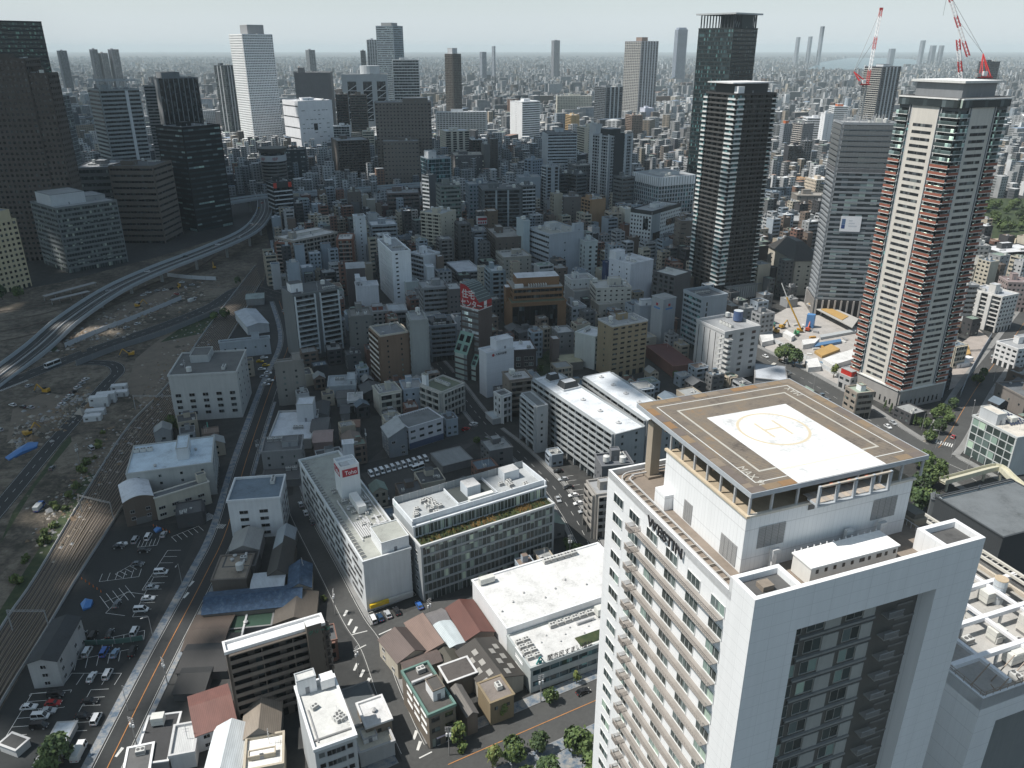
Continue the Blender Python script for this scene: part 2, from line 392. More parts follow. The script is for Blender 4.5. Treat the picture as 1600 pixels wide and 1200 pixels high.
def frame(xl,xm,xr,ym,yb,ang=None,yl=None,yr=None,dl=None,dr=None,h=None,asp=1.0):
 """near roof corner (xm, ym), its foot at yb; left and right roof corners at xl, xr"""
 N,hh=corner(xm,ym,yb)
 h=hh if h is None else h
 if h!=hh:N=un(xm,ym,h);N.z=0
 if yr is not None:
  q=un(xr,yr,h);phi=math.atan2(q.y-N.y,q.x-N.x)
 elif yl is not None:
  q=un(xl,yl,h);phi=math.atan2(q.y-N.y,q.x-N.x)-math.pi/2
 elif dl or dr or ang is not None:phi=math.radians(25 if ang is None else ang)
 else:
  best=None
  for i in range(-120,181):
   a=math.radians(i*.5);w,d=ext(N,a,h,xr),ext(N,a+math.pi/2,h,xl)
   if w>1 and d>1 and w<300 and d<300:
    e=abs(math.log(d/w/asp))
    if best is None or e<best[0]:best=(e,a)
  phi=best[1]if best else math.radians(25)
 W=dr if dr else ext(N,phi,h,xr);D=dl if dl else ext(N,phi+math.pi/2,h,xl)
 b=BLD();b.N,b.h,b.phi,b.W,b.D=N,h,phi,W,D
 return b
DBG=[]
def bld(name,label,xl,xm,xr,ym,yb,ang=None,yl=None,yr=None,dl=None,dr=None,h=None,wall=W_(.4),sf=('punch',),sl=None,roof=R_(.3),pent=None,eq=4,par=.9,cat='building',seed=None,group=None,extra=None,pkey=None,rim=None,foot=True,asp=1.0):
 b=frame(xl,xm,xr,ym,yb,ang,yl,yr,dl,dr,h,asp)
 W,D,h=b.W,b.D,b.h
 DBG.append((label,round(b.N.x),round(b.N.y),round(W),round(D),round(h),round(math.degrees(b.phi))))
 W=max(4.0,min(W,160));D=max(4.0,min(D,160));b.W,b.D=W,D
 r=random.Random(int(xl*31+xm*17+ym*7)if seed is None else seed)
 b.root=root=empty(name,label,cat,(b.N.x,b.N.y,0),b.phi,group)
 if foot:FOOT.append((b.N.x,b.N.y,b.phi,W,D,h))
 sl=sl or sf;mb=MB();zt=h-par
 for k,st in(('f',sf),('l',sl),('r',sl),('b',sf)):facade(mb,Face(k,W,D),0,zt,st,wall)
 mb.quad([(0,0,zt),(W,0,zt),(W,D,zt),(0,D,zt)],wall)
 mb.build('wall',root)
 pk=pkey or wall;rm=MB();e=.3
 rm.quad([(.05,.05,zt+.08),(W-.05,.05,zt+.08),(W-.05,D-.05,zt+.08),(.05,D-.05,zt+.08)],roof)
 rim=rim or pk
 rm.box(-e,W+e,-e,e,zt-.02,h,rim);rm.box(-e,W+e,D-e,D+e,zt-.02,h,rim)
 rm.box(-e,e,e,D-e,zt-.02,h,rim);rm.box(W-e,W+e,e,D-e,zt-.02,h,rim)
 rm.build('roof',root);b.zr=zt+.09
 free=None
 if pent is None and W>9 and D>9:
  a=r.uniform(.15,.5);c_=r.uniform(.3,.6);pent=(a,min(a+r.uniform(.2,.35),.95),c_,min(c_+r.uniform(.2,.32),.95),r.uniform(3,5))
 if pent:
  ps=pent if isinstance(pent,list)else[pent]
  for p in ps:
   x0,x1,y0,y1,ph=p[0]*W,p[1]*W,p[2]*D,p[3]*D,p[4];free=(x0,x1,y0,y1)
   m=MB();m.box(x0,x1,y0,y1,0,ph,p[5]if len(p)>5 else pk,roof);m.box(x0+.25,x1-.25,y0+.25,y1-.25,ph,ph+.04,roof)
   m.box(x0-.12,x1+.12,y0-.12,y0+.18,ph+.005,ph+.35,pk);m.box(x0-.12,x1+.12,y1-.18,y1+.12,ph+.005,ph+.35,pk);m.box(x0-.12,x0+.18,y0+.18,y1-.18,ph+.005,ph+.35,pk);m.box(x1-.18,x1+.12,y0+.18,y1-.18,ph+.005,ph+.35,pk)
   o=m.build('penthouse',root,(0,0,b.zr))
   if x1-x0>3:inst(shared('roof_door',lambda:_door()),'door',o,((x0+x1)/2,y0-.03,0))
 if eq:equip(root,W,D,b.zr,eq,r,free)
 return b
def _door():
 m=MB();m.box(-.5,.5,-.04,.03,.1,2.1,P_(.2,.21,.23));return m
def many(root,name,me,places):
 """places: list of (x, y, z, rot) in the root's own frame"""
 R=Matrix.Translation(root.location)@Matrix.Rotation(root.rotation_euler.z,4,'Z');cp=Vector((0,0,CAMH))
 ps=sorted(places,key=lambda p:(R@Vector(p[:3])-cp).length)
 for p in ps[:100]:inst(me,name,root,p[:3],p[3])
 if len(ps)>100:
  mb=MB();uv=me.uv_layers[0].data;mats=list(me.materials)
  inv={id(v):k for k,v in MATS.items()}
  for p in ps[100:]:
   T=Matrix.Translation(p[:3])@Matrix.Rotation(p[3],4,'Z')
   for f in me.polygons:
    mb.quad([T@me.vertices[i].co for i in f.vertices],[k for k,v in MATS.items()if v==mats[f.material_index]][0],[tuple(uv[l].uv)for l in f.loop_indices])
  o=mb.build(name,root);o['kind']='stuff'
def m_window(w,h,fr=P_(.75),gl=GL,sill=True,nm=1):
 b=MB();t=.07
 b.quad([(-w/2,-.02,0),(w/2,-.02,0),(w/2,-.02,h),(-w/2,-.02,h)],gl,[(0,0),(w,0),(w,h),(0,h)])
 b.box(-w/2-t,-w/2,-.1,.0,0,h,fr);b.box(w/2,w/2+t,-.1,0,0,h,fr);b.box(-w/2-t,w/2+t,-.1,0,h,h+t,fr)
 b.box(-w/2-t,w/2+t,-.16,0,-t,0,fr)
 for i in range(nm):a=-w/2+w*(i+1)/(nm+1);b.box(a-.03,a+.03,-.07,-.021,0,h,fr)
 return b
def win_rows(b,face,me,zs,n,a0=None,a1=None,skip=()):
 fc=Face(face,b.W,b.D);L=fc.L;a0=0 if a0 is None else a0;a1=L if a1 is None else a1
 rot={'f':0,'l':-math.pi/2,'r':math.pi/2,'b':math.pi}[face];out=[]
 for j,z in enumerate(zs):
  for i in range(n):
   if(i,j)in skip:continue
   a=a0+(a1-a0)*(i+.5)/n;p=fc.P(a,.0,z);out.append((p[0],p[1],p[2],rot))
 return out
def text_obj(body,name,parent,loc,rot,size,key,ex=.08,sx=1.0,align='LEFT',bold=0):
 cu=bpy.data.curves.new(name,'FONT');cu.body=body;cu.size=size;cu.extrude=ex;cu.align_x=align;cu.offset=bold
 o=bpy.data.objects.new('tmp',cu);COL.objects.link(o)
 dg=bpy.context.evaluated_depsgraph_get();me=bpy.data.meshes.new_from_object(o.evaluated_get(dg))
 bpy.data.objects.remove(o);bpy.data.curves.remove(cu)
 me.materials.clear();me.materials.append(getm(key));me.name=name
 q=bpy.data.objects.new(name,me);COL.objects.link(q);q.location=loc;q.rotation_euler=rot;q.scale=(sx,1,1)
 if parent:q.parent=parent
 return q
# ================================================================ GROUND, STREETS, RAILWAY
ROADS=[];ZONES=[]
def smooth(pts,n=6):
 P=[pts[0]]+list(pts)+[pts[-1]];out=[]
 for i in range(1,len(P)-2):
  for k in range(n):
   t=k/n;a,b,c,d=P[i-1],P[i],P[i+1],P[i+2]
   out.append(tuple(.5*(2*b[j]+(c[j]-a[j])*t+(2*a[j]-5*b[j]+4*c[j]-d[j])*t*t+(3*b[j]-a[j]-3*c[j]+d[j])*t**3)for j in range(len(b))))
 out.append(tuple(pts[-1]));return out
def wpts(px,n=6):return smooth([tuple(un(x,y,0))for x,y in px],n)
def offs(path,d):
 out=[]
 for i,p in enumerate(path):
  a,b=path[max(0,i-1)],path[min(len(path)-1,i+1)];dx,dy=b[0]-a[0],b[1]-a[1];l=math.hypot(dx,dy)or 1
  out.append((p[0]-dy/l*d,p[1]+dx/l*d,p[2]if len(p)>2 else 0))
 return out
def ribbon(mb,path,a,b,z,key,z2=None):
 A,B=offs(path,a),offs(path,b)
 for i in range(len(path)-1):mb.quad([(A[i][0],A[i][1],A[i][2]+z),(B[i][0],B[i][1],B[i][2]+z),(B[i+1][0],B[i+1][1],B[i+1][2]+z),(A[i+1][0],A[i+1][1],A[i+1][2]+z)][::1 if b<a else-1],key)
def wallrib(mb,path,off,t,z0,z1,key):
 A,B=offs(path,off-t/2),offs(path,off+t/2)
 for i in range(len(path)-1):
  for(S,s)in((A,1),(B,-1)):mb.quad([(S[i][0],S[i][1],S[i][2]+z0),(S[i+1][0],S[i+1][1],S[i+1][2]+z0),(S[i+1][0],S[i+1][1],S[i+1][2]+z1),(S[i][0],S[i][1],S[i][2]+z1)][::s],key)
  mb.quad([(A[i][0],A[i][1],A[i][2]+z1),(A[i+1][0],A[i+1][1],A[i+1][2]+z1),(B[i+1][0],B[i+1][1],B[i+1][2]+z1),(B[i][0],B[i][1],B[i][2]+z1)],key)
 for S in(0,-1):a_,b_=A[S],B[S];mb.quad([(a_[0],a_[1],a_[2]+z0),(b_[0],b_[1],b_[2]+z0),(b_[0],b_[1],b_[2]+z1),(a_[0],a_[1],a_[2]+z1)],key)
m=MB();m.quad([(-29000,-1500,-.06),(29000,-1500,-.06),(29000,39000,-.06),(-29000,39000,-.06)],'cityground');tag(m.build('ground'),kind='structure')
def zone(name,px,key,z,keep=True):
 P=[tuple(un(x,y,0))for x,y in px];m=MB();m.quad([(p[0],p[1],z)for p in P],key)
 if sum(P[i][0]*P[(i+1)%len(P)][1]-P[(i+1)%len(P)][0]*P[i][1]for i in range(len(P)))<0:m.f[0]=m.f[0][::-1]
 tag(m.build(name),kind='structure')
 if keep:ZONES.append(np.array([(p[0],p[1])for p in P]))
zone('waste_ground',[(-500,470),(-60,470),(100,440),(250,400),(415,350),(425,400),(402,470),(340,550),(265,660),(195,790),(122,900),(0,1110),(-300,1300),(-900,1000)],'dirt',-.04)
zone('track_bed',[(-200,1340),(0,990),(60,900),(155,740),(207,662),(265,598),(330,505),(400,415),(420,380),(428,390),(408,440),(342,555),(268,665),(194,786),(172,820),(122,898),(62,998),(0,1098),(-60,1210)],'ballast',-.02)
zone('site_ground',[(1186,505),(1250,470),(1350,515),(1420,600),(1330,625),(1196,545)],R_(.4,.38,.36),-.03)
zone('site_ground',[(1490,545),(1530,515),(1560,540),(1530,590),(1480,610)],R_(.36,.32,.29),-.03)
zone('park_ground',[(1515,310),(1700,310),(1700,372),(1525,372)],'grass',-.03)
zone('sports_field',[(1535,374),(1700,362),(1700,402),(1545,404)],R_(.42,.36,.26),-.03)
zone('car_park',[(-40,1300),(0,1115),(62,1010),(122,912),(172,830),(310,812),(300,850),(235,985),(190,1085),(140,1210),(100,1300)],('asphalt',.022,.025,.026),-.03)
zone('yard',[(560,735),(600,700),(700,700),(745,690),(640,760),(605,800)],('asphalt',.06,.06,.058),-.03)
zone('yard',[(840,560),(858,545),(866,590),(842,592)],'grass',-.03)
EARTH=R_(.19,.155,.12)
for e in([(212,560),(262,520),(300,506),(318,514),(300,552),(262,590),(232,640),(196,610)],[(95,842),(128,770),(142,712),(150,716),(138,780),(112,850)],[(20,640),(70,612),(118,622),(96,650),(60,676),(10,690)],[(60,905),(84,850),(96,856),(74,905)],[(110,540),(170,516),(240,488),(270,462),(300,448),(250,455),(180,488),(120,520)]):zone('bare_earth',e,EARTH,-.017,False)
zone('grass_verge',[(0,985),(55,900),(150,742),(138,738),(40,890),(-20,985)],'grass',-.015,False)
zone('grass_verge',[(55,760),(112,690),(110,680),(98,692),(20,800),(0,850)],'grass',-.015,False)
zone('grass_verge',[(300,500),(345,480),(352,492),(320,520),(250,535)],'grass',-.015,False)
zone('grass_verge',[(60,545),(92,538),(88,548),(66,552)],'grass',-.015,False)
zone('paving',[(1330,660),(1400,655),(1450,690),(1440,712),(1400,700)],R_(.33,.3,.26),-.03,False)
zone('plaza',[(760,1185),(830,1155),(960,1100),(1000,1160),(960,1300),(720,1300)],'tiles',-.02)
AS=('asphalt',.062,.063,.062);AD=('asphalt',.03,.032,.033)
MK={k:MB()for k in('white','orange')}
WM,OM=R_(.62,.62,.6),R_(.48,.22,.075)
def dash(px,w=.15,L=0,gap=0,col='white',z=.1,off=0,path=None):
 P=offs(path or wpts(px),off);key=WM if col=='white' else OM;acc=0
 if not L:
  ribbon(MK[col],P,w/2,-w/2,z,key);return
 for a,b in zip(P,P[1:]):
  d=math.hypot(b[0]-a[0],b[1]-a[1]);n=max(1,int(d/.5))
  for i in range(n):
   if(acc%(L+gap))<L:
    p=[a[j]+(b[j]-a[j])*i/n for j in(0,1)];q=[a[j]+(b[j]-a[j])*(i+1)/n for j in(0,1)];ux,uy=(b[0]-a[0])/d*w/2,(b[1]-a[1])/d*w/2
    MK[col].quad([(p[0]+uy,p[1]-ux,z),(q[0]+uy,q[1]-ux,z),(q[0]-uy,q[1]+ux,z),(p[0]-uy,p[1]+ux,z)],key)
   acc+=d/n
def zebra(x0,y0,x1,y1,ln,n,w=.45):
 a,b=un(x0,y0),un(x1,y1);d=(b-a);L=d.length;d.normalize();e=Vector((-d.y,d.x,0))*ln/2
 for i in range(n):
  p=a+d*(L*i/n);q=p+d*(L/n*.5)
  MK['white'].quad([p-e+Vector((0,0,.1)),q-e+Vector((0,0,.1)),q+e+Vector((0,0,.1)),p+e+Vector((0,0,.1))],WM)
RSPEC=[]
def road(px,w,key=AS,walk=(0,0),centre=None,edge=False,wk=R_(.24,.24,.235)):
 P=wpts(px);ROADS.append((np.array([(p[0],p[1])for p in P]),w/2+max(walk)));RSPEC.append((P,w,key,walk,centre,edge,wk))
def on_road(x,y,skip):
 for i,r in enumerate(RSPEC):
  if i==skip:continue
  for a,b in zip(r[0],r[0][1:]):
   dx,dy=b[0]-a[0],b[1]-a[1];t=max(0,min(1,((x-a[0])*dx+(y-a[1])*dy)/(dx*dx+dy*dy+1e-9)))
   if math.hypot(x-a[0]-t*dx,y-a[1]-t*dy)<r[1]/2:return True
 return False
def dense(P,st=2.0):
 out=[]
 for a,b in zip(P,P[1:]):
  n=max(1,int(math.hypot(b[0]-a[0],b[1]-a[1])/st));out+=[tuple(a[j]+(b[j]-a[j])*i/n for j in(0,1,2))for i in range(n)]
 return out+[P[-1]]
def build_roads():
 for ri,(P,w,key,walk,centre,edge,wk)in enumerate(RSPEC):
  RB=MB();ribbon(RB,P,w/2,-w/2,.004*ri,key);tag(RB.build('road'),kind='structure');Q=dense(P)
  def runs(off):
   cur=[]
   for p,o in zip(Q,offs(Q,off)):
    if on_road(o[0],o[1],ri):
     if len(cur)>1:yield cur
     cur=[]
    else:cur.append(p)
   if len(cur)>1:yield cur
  for s,ww in((1,walk[0]),(-1,walk[1])):
   if ww:
    K=MB();a=s*w/2;b=s*(w/2+ww)
    for R in runs((a+b)/2):ribbon(K,R,max(a,b),min(a,b),.16+.004*ri,wk);wallrib(K,R,a+s*.08,.16,-.02,.163+.004*ri,R_(.3))
    tag(K.build('pavement'),kind='structure')
  for R in runs(0):
   if centre=='orange':dash(None,.22,col='orange',path=R)
   elif centre:dash(None,.15,3,4,path=R)
   if edge:dash(None,.12,path=R,off=w/2-.5);dash(None,.12,path=R,off=-w/2+.5)
road([(140,1260),(175,1185),(252,1030),(320,900),(355,825),(385,718),(425,600),(452,530),(436,470)],8.2,AD,(2.6,1.5),'orange',True,'tiles')
road([(668,1215),(640,1160),(608,1085),(580,1010),(552,968),(512,890),(468,805),(446,752),(400,752)],7.4,AS,(0,1.6),None,True)
road([(590,990),(640,965),(700,944),(752,938)],6.0,AS)
road([(560,1262),(640,1222),(700,1195),(930,1095),(1040,1048)],13.5,AS,(3.4,3.4),'orange',False,'tiles')
road([(960,905),(930,868),(900,812),(868,765),(835,730),(800,697),(764,668),(738,638),(700,588),(640,520)],9.5,AD,(1.6,1.6),'dash',True)
road([(835,640),(764,668),(700,692),(640,712),(560,735),(520,760)],7.0,AD,(0,0),None)
road([(1040,480),(1120,522),(1184,556),(1257,593),(1330,637),(1410,690),(1480,726),(1560,772),(1640,820)],19,AS,(3,3),'dash',True)
road([(1440,722),(1475,690),(1505,640),(1530,600),(1560,560),(1582,530),(1625,470)],13,AS,(3,3),'orange')
road([(-60,862),(0,793),(86,690),(165,602),(184,580),(170,568),(120,567)],8.0,AD,(0,0),'dash',True)
road([(-70,640),(0,604),(140,549),(250,511),(330,479),(380,450),(436,462)],12,AD,(0,0),'dash',True)
road([(448,775),(452,690),(440,640),(436,600)],5,AD)
for px,w in(([(640,520),(560,440),(520,380)],7),([(700,588),(900,600),(1010,600)],7),([(850,520),(960,600)],6)):road(px,w,AD)
build_roads()
zebra(1462,690,1490,697,4,8);zebra(1570,545,1592,551,5,8);zebra(318,806,330,812,5,7);zebra(338,822,352,823,3,6);zebra(0,611,44,594,2.2,16)
for s in((552,1018,572,1008),(592,992,612,983),(655,1185,675,1175),(550,992,574,986)):dash([(s[0],s[1]),(s[2],s[3])],.4)
for x,y in((541,958),(548,972),(556,984),(557,1042),(567,1052),(576,1065),(650,1148),(656,1165),(300,912),(292,930),(188,1175)):
 q_=un(x,y);MK['white'].quad([(q_.x-.8,q_.y-1.5,.1),(q_.x-.1,q_.y-1.7,.1),(q_.x+.5,q_.y+1.2,.1),(q_.x-.4,q_.y+1.5,.1)],WM)
dash([(1462,716),(1525,744)],.2);dash([(1480,738),(1500,748)],.2);dash([(1190,548),(1300,604)],.15,3,4,off=3)
WB=R_(.8,.8,.78)
def bays(x0,y0,x1,y1,n,ln,both=False,w=.13):
 a,b=un(x0,y0),un(x1,y1);d=b-a;e=Vector((-d.y,d.x,0)).normalized()*ln
 def sg(p,q):
  u=(q-p).normalized()*w/2;MK['white'].quad([(p.x+u.y,p.y-u.x,.03),(q.x+u.y,q.y-u.x,.03),(q.x-u.y,q.y+u.x,.03),(p.x-u.y,p.y+u.x,.03)],WB)
 sg(a,b)
 for i in range(n+1):p=a+d*(i/n);sg(p-e*(1 if both else 0),p+e)
bays(155,909,217,901,5,4.6);bays(165,958,198,925,0+1,-7);bays(163,941,203,924,4,4.4,True);bays(207,964,240,902,6,-4.8);bays(222,922,262,860,6,-4.8)
bays(128,1006,226,985,6,-4.6);bays(120,1031,205,1014,5,-4.6);bays(112,1052,190,1052,4,-4.6)
bays(10,1150,50,1084,5,-5.2);bays(48,1084,112,1078,1,-1);bays(106,1143,142,1078,5,-5.0);bays(60,1110,100,1105,1,.3)
bays(268,839,310,822,5,-4.4);bays(180,897,210,880,4,-4);bays(215,855,245,852,5,4.6);bays(575,958,650,930,6,4.6);bays(880,745,910,790,6,4.6)
for c in MK:tag(MK[c].build('road_marking'),kind='structure')
LE=wpts([(-200,1340),(0,990),(60,900),(155,740),(207,662),(265,600),(330,507),(400,416)],5);RE=wpts([(-60,1210),(0,1098),(62,998),(122,898),(194,786),(268,662),(342,553),(408,440)],5)
for i,f in enumerate((.06,.19,.32,.45,.58,.71,.84,.95)):
 P=[tuple(a[j]+(b[j]-a[j])*f for j in(0,1,2))for a,b in zip(LE,RE)]
 m=MB()
 for o in(-.55,.55):wallrib(m,P,o,.16,-.01,.2,W_(.34,.28,.22))
 ribbon(m,P,1.2,-1.2,.0,W_(.07,.058,.048));tag(m.build('railway_track'),['first','second','third','fourth','fifth','sixth','seventh','eighth'][i]+' railway track counted from the waste ground side','railway track','railway tracks')
for i in range(4):
 P=wpts([(-60,492+17*i),(60,478+14*i),(180,445+10*i),(290,408+7*i),(352,372+6*i)],5);m=MB()
 for o in(-.55,.55):wallrib(m,P,o,.14,-.01,.25,W_(.2,.16,.13))
 ribbon(m,P,1.3,-1.3,.02,W_(.075,.062,.052));tag(m.build('railway_track'),['first','second','third','fourth'][i]+' track from the office blocks on the far side of the viaduct','railway track','railway tracks beyond the viaduct')
for i,(a,b)in enumerate((((70,470),(150,448)),((82,476),(140,462)))):
 P=wpts([a,b],4);m=MB();ribbon(m,P,2.2,-2.2,3.6,W_(.36));ribbon(m,P,-2.2,2.2,3.3,W_(.25))
 for p in P:m.box(p[0]-.15,p[0]+.15,p[1]-.15,p[1]+.15,0,3.4,W_(.3))
 tag(m.build('platform_canopy'),('far','near')[i]+' platform canopy between the tracks beyond the viaduct','canopy')
m=MB();wallrib(m,LE,.5,.15,0,1.1,W_(.5));tag(m.build('railway_fence'),'long pale fence between the waste ground and the railway tracks','fence')
m=MB();wallrib(m,RE,-.6,.15,0,1.1,W_(.45));tag(m.build('railway_fence'),'long pale fence between the railway tracks and the car parks','fence')
for k,(a,b,s)in enumerate((((212,640),(272,640),'far'),((128,800),(178,812),'middle'),((20,985),(78,985),'near'))):
 p,q_=un(*a),un(*b);t=empty('catenary_gantry','grey steel wire gantry over the railway, the %s one of three'%s,'gantry',p)
 d=q_-p;m=MB();m.box(-.15,.15,-.15,.15,0,8,P_(.3));m.box(d.x-.15,d.x+.15,d.y-.15,d.y+.15,0,8,P_(.3));m.build('post',t)
 m=MB();m.bar((0,0,7.4),(d.x,d.y,7.4),.14,P_(.3));m.bar((0,0,8),(d.x,d.y,8),.14,P_(.3))
 for i in range(8):m.bar((d.x*i/8,d.y*i/8,7.4),(d.x*(i+1)/8,d.y*(i+1)/8,8),.1,P_(.3))
 m.build('truss',t)
def viaduct(label,pts,w,wall_h,piers,n=6):
 P=smooth([tuple(un(x,y,z))for x,y,z in pts],n);t=empty('elevated_road',label,'elevated road',(0,0,0));ROADS.append((np.array([(p[0],p[1])for p in P]),w/2+4))
 m=MB();ribbon(m,P,w/2,-w/2,0,AS);ribbon(m,P,-w/2,w/2,-1.3,W_(.3));wallrib(m,P,w/2,.3,-1.6,.1,W_(.36,.38,.4));wallrib(m,P,-w/2,.3,-1.6,.1,W_(.36,.38,.4));m.build('deck',t)
 for s,hgt in((1,wall_h[0]),(-1,wall_h[1])):m=MB();wallrib(m,P,s*(w/2-.1),.22,.05,hgt,P_(.44,.48,.51));m.build('noise_wall',t)
 m=MB();wallrib(m,P,0,.5,.02,.9,W_(.42));m.build('median_wall',t)
 m=MB()
 for o in(w/4,-w/4):ribbon(m,P,o+.08,o-.08,.03,WM)
 m.build('lane_line',t)
 for i in range(2,len(P)-1,piers):
  p=P[i]
  if p[2]>4:m=MB();m.box(p[0]-.9,p[0]+.9,p[1]-.9,p[1]+.9,0,p[2]-3,W_(.36));m.box(p[0]-w*.36,p[0]+w*.36,p[1]-1,p[1]+1,p[2]-3,p[2]-1.35,W_(.36));m.build('pier',t)
viaduct('long grey viaduct curving between the railway and the dark office blocks',[(408,300,14),(414,318,14),(410,338,14),(388,362,13.5),(330,389,12.5),(250,420,10.5),(180,452,8),(110,498,5),(60,542,2.2),(0,588,.5),(-70,640,.4)],15,(1.2,2.4),4)
viaduct('straight highway on tall columns crossing behind the round banded tower',[(340,318,15),(400,309,15),(460,304,15),(540,299,15),(640,290,15),(760,284,15)],18,(2,2.2),3)
for lab,px,h,k in(('long white hoarding along the upper edge of the road through the works',[(102,543),(150,522),(220,495),(284,468)],3.0,P_(.5,.52,.55)),('long grey noise barrier along the lower edge of the road through the works',[(120,572),(180,548),(260,522),(345,487)],3.4,P_(.2,.21,.22)),('short white hoarding under the viaduct',[(262,432),(300,436),(338,438)],3,P_(.5,.52,.55)),('green mesh fence across the middle of the car park',[(130,1008),(180,1006),(224,1000)],1.8,P_(.08,.16,.14)),('grey hoarding round the construction site on the avenue',[(1196,528),(1260,562),(1330,600)],2.6,P_(.55,.57,.58)),('grey hoarding beside the street right of the brick tower',[(1548,528),(1520,575),(1500,620)],3,P_(.35,.38,.42))):
 P=wpts(px,4);m=MB();wallrib(m,P,0,.2,0,h,k)
 for p in P[::2]:m.box(p[0]-.12,p[0]+.12,p[1]-.12,p[1]+.12,0,h+.15,W_(.3))
 tag(m.build('hoarding'),lab,'fence')
# ================================================================ THE WHITE HOTEL AND ITS NEIGHBOUR
def PU(**k):return('punch',k)
def RB(**k):return('rib',k)
def CU(**k):return('curt',k)
def FN(**k):return('fin',k)
def BA(**k):return('balc',k)
def BL(**k):return('blank',k)
WHT,LGR,MGR,DGR,BLK=W_(.74,.75,.76),W_(.5,.52,.54),W_(.3,.31,.32),W_(.14,.145,.15),W_(.045,.048,.05)
CRM,BEI,BRN,DBR,ORA,RED=W_(.6,.55,.45),W_(.45,.4,.33),W_(.19,.155,.13),W_(.1,.083,.072),W_(.34,.19,.095),W_(.26,.07,.05)
BLG=W_(.4,.46,.52)
RW,RG,RD=R_(.62,.63,.65),R_(.33,.34,.35),R_(.14,.145,.15)
HW=('panel',.78,.79,.8,3.7,2.225,.016);HP=('panel',.78,.79,.8,.9,5.5,.06)
HN,HA=un(1180,938,95),math.radians(20.7)
hotel=empty('hotel_tower','white hotel tower with a helipad on its roof, the nearest and largest building','hotel',(HN.x,HN.y,0),HA)
FOOT.append((HN.x,HN.y,HA,46,47,95))
m=MB()
F_=Face('l',46,47)
F_.pane(m,0,41.6,0,92.4,0,HW);F_.pane(m,41.6,47,0,95,0,HW)
m.box(0,.5,5.4,47,90.8,92.4,WHT);m.box(.5,45.9,46.5,47,90.8,92.38,WHT)
m.quad([(46,0,0),(46,47,0),(46,47,91),(46,0,91)],HW);m.quad([(46,47,0),(0,47,0),(0,47,91),(46,47,91)],HW)
m.quad([(0,0,0),(8.9,0,0),(8.9,0,95),(0,0,95)],HW,[(0,0),(8.9,0),(8.9,95),(0,95)])
m.quad([(37.4,0,0),(46,0,0),(46,0,95),(37.4,0,95)],HW,[(37,0),(46,0),(46,95),(37,95)])
m.quad([(8.9,0,86.9),(37.4,0,86.9),(37.4,0,95),(8.9,0,95)],HW,[(9,87),(37,87),(37,95),(9,95)])
m.quad([(8.9,0,86.9),(8.9,3,86.9),(37.4,3,86.9),(37.4,0,86.9)],HW)
m.quad([(8.9,0,0),(8.9,3,0),(8.9,3,86.9),(8.9,0,86.9)],HW);m.quad([(37.4,3,0),(37.4,0,0),(37.4,0,86.9),(37.4,3,86.9)],HW)
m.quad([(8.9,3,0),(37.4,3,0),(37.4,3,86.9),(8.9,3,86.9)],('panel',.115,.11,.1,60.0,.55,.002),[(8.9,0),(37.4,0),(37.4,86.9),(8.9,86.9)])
m.quad([(8.9,.8,90),(8.9,.8,95),(37.4,.8,95),(37.4,.8,90)],HW)
m.quad([(0,0,95),(46,0,95),(46,.8,95),(0,.8,95)],HW)
for x0,x1 in((0,9),(37.5,46)):
 if x0:m.quad([(x0,6.2,91),(x0,.8,91),(x0,.8,95),(x0,6.2,95)],HW)
 m.quad([(x1,.0,91),(x1,6.2,91),(x1,6.2,95),(x1,.0,95)],HW)
 if not x0:m.quad([(0,6.2,92.4),(0,5.4,92.4),(0,5.4,95),(0,6.2,95)],HW)
 m.quad([(x1,6.2,91),(x0,6.2,91),(x0,6.2,95),(x1,6.2,95)],HW)
 m.quad([(x0,.8,95),(x0+.8,.8,95),(x0+.8,6.2,95),(x0,6.2,95)],HW);m.quad([(x1-.8,.8,95),(x1,.8,95),(x1,6.2,95),(x1-.8,6.2,95)],HW)
 m.quad([(x0+.8,5.4,95),(x1-.8,5.4,95),(x1-.8,6.2,95),(x0+.8,6.2,95)],HW)
 a,b_=x0+.8,x1-.8
 m.quad([(a,.8,93.9),(b_,.8,93.9),(b_,5.4,93.9),(a,5.4,93.9)],R_(.1,.1,.1))
 for p,q in(((a,.8),(a,5.4)),((b_,5.4),(b_,.8)),((b_,.8),(a,.8)),((a,5.4),(b_,5.4))):m.quad([(p[0],p[1],93.9),(p[0],p[1],95),(q[0],q[1],95),(q[0],q[1],93.9)],HW)
m.build('wall',hotel)
m=MB();m.quad([(.5,.8,91),(45.9,.8,91),(45.9,46.5,91),(.5,46.5,91)],R_(.24,.2,.165));m.build('roof',hotel)
m=MB();m.box(3.2,5.2,2.2,4,93.91,94.8,R_(.25,.21,.17));m.build('hatch',hotel)
m=MB()
for x in(1.1,2.7):m.box(x,x+.22,5.6,43.5,91.5,91.8,P_(.5,.5,.5))
for i in range(20):m.box(1.1,2.95,6+i*1.95,6.2+i*1.95,91.2,91.5,P_(.36,.33,.29));m.box(.5,1.1,6.2+i*1.95,7.3+i*1.95,91.02,91.45,W_(.3,.26,.21))
for y in(44.4,45.6):m.box(4,24,y,y+.22,91.5,91.8,P_(.5,.5,.5))
for r0 in(1.5,3.1):
 pts=[(4.3-r0*math.sin(t),42.7+r0*math.cos(t),91.65)for t in(0,.4,.8,1.2,1.57)]
 for p,q in zip(pts,pts[1:]):m.bar(p,q,.22,P_(.5,.5,.5))
m.build('cleaning_rail',hotel)
wmesh=m_window(3.7,2.05,P_(.72,.73,.72),('g',.05,.07,.07,1.9,4.45),nm=2).mesh('window')
pl=[]
for j in range(20):
 for i,v in enumerate((42,35.6,29,22.2,15.2,8.2)):pl.append((-.04,v,86.9-4.45*j,-math.pi/2))
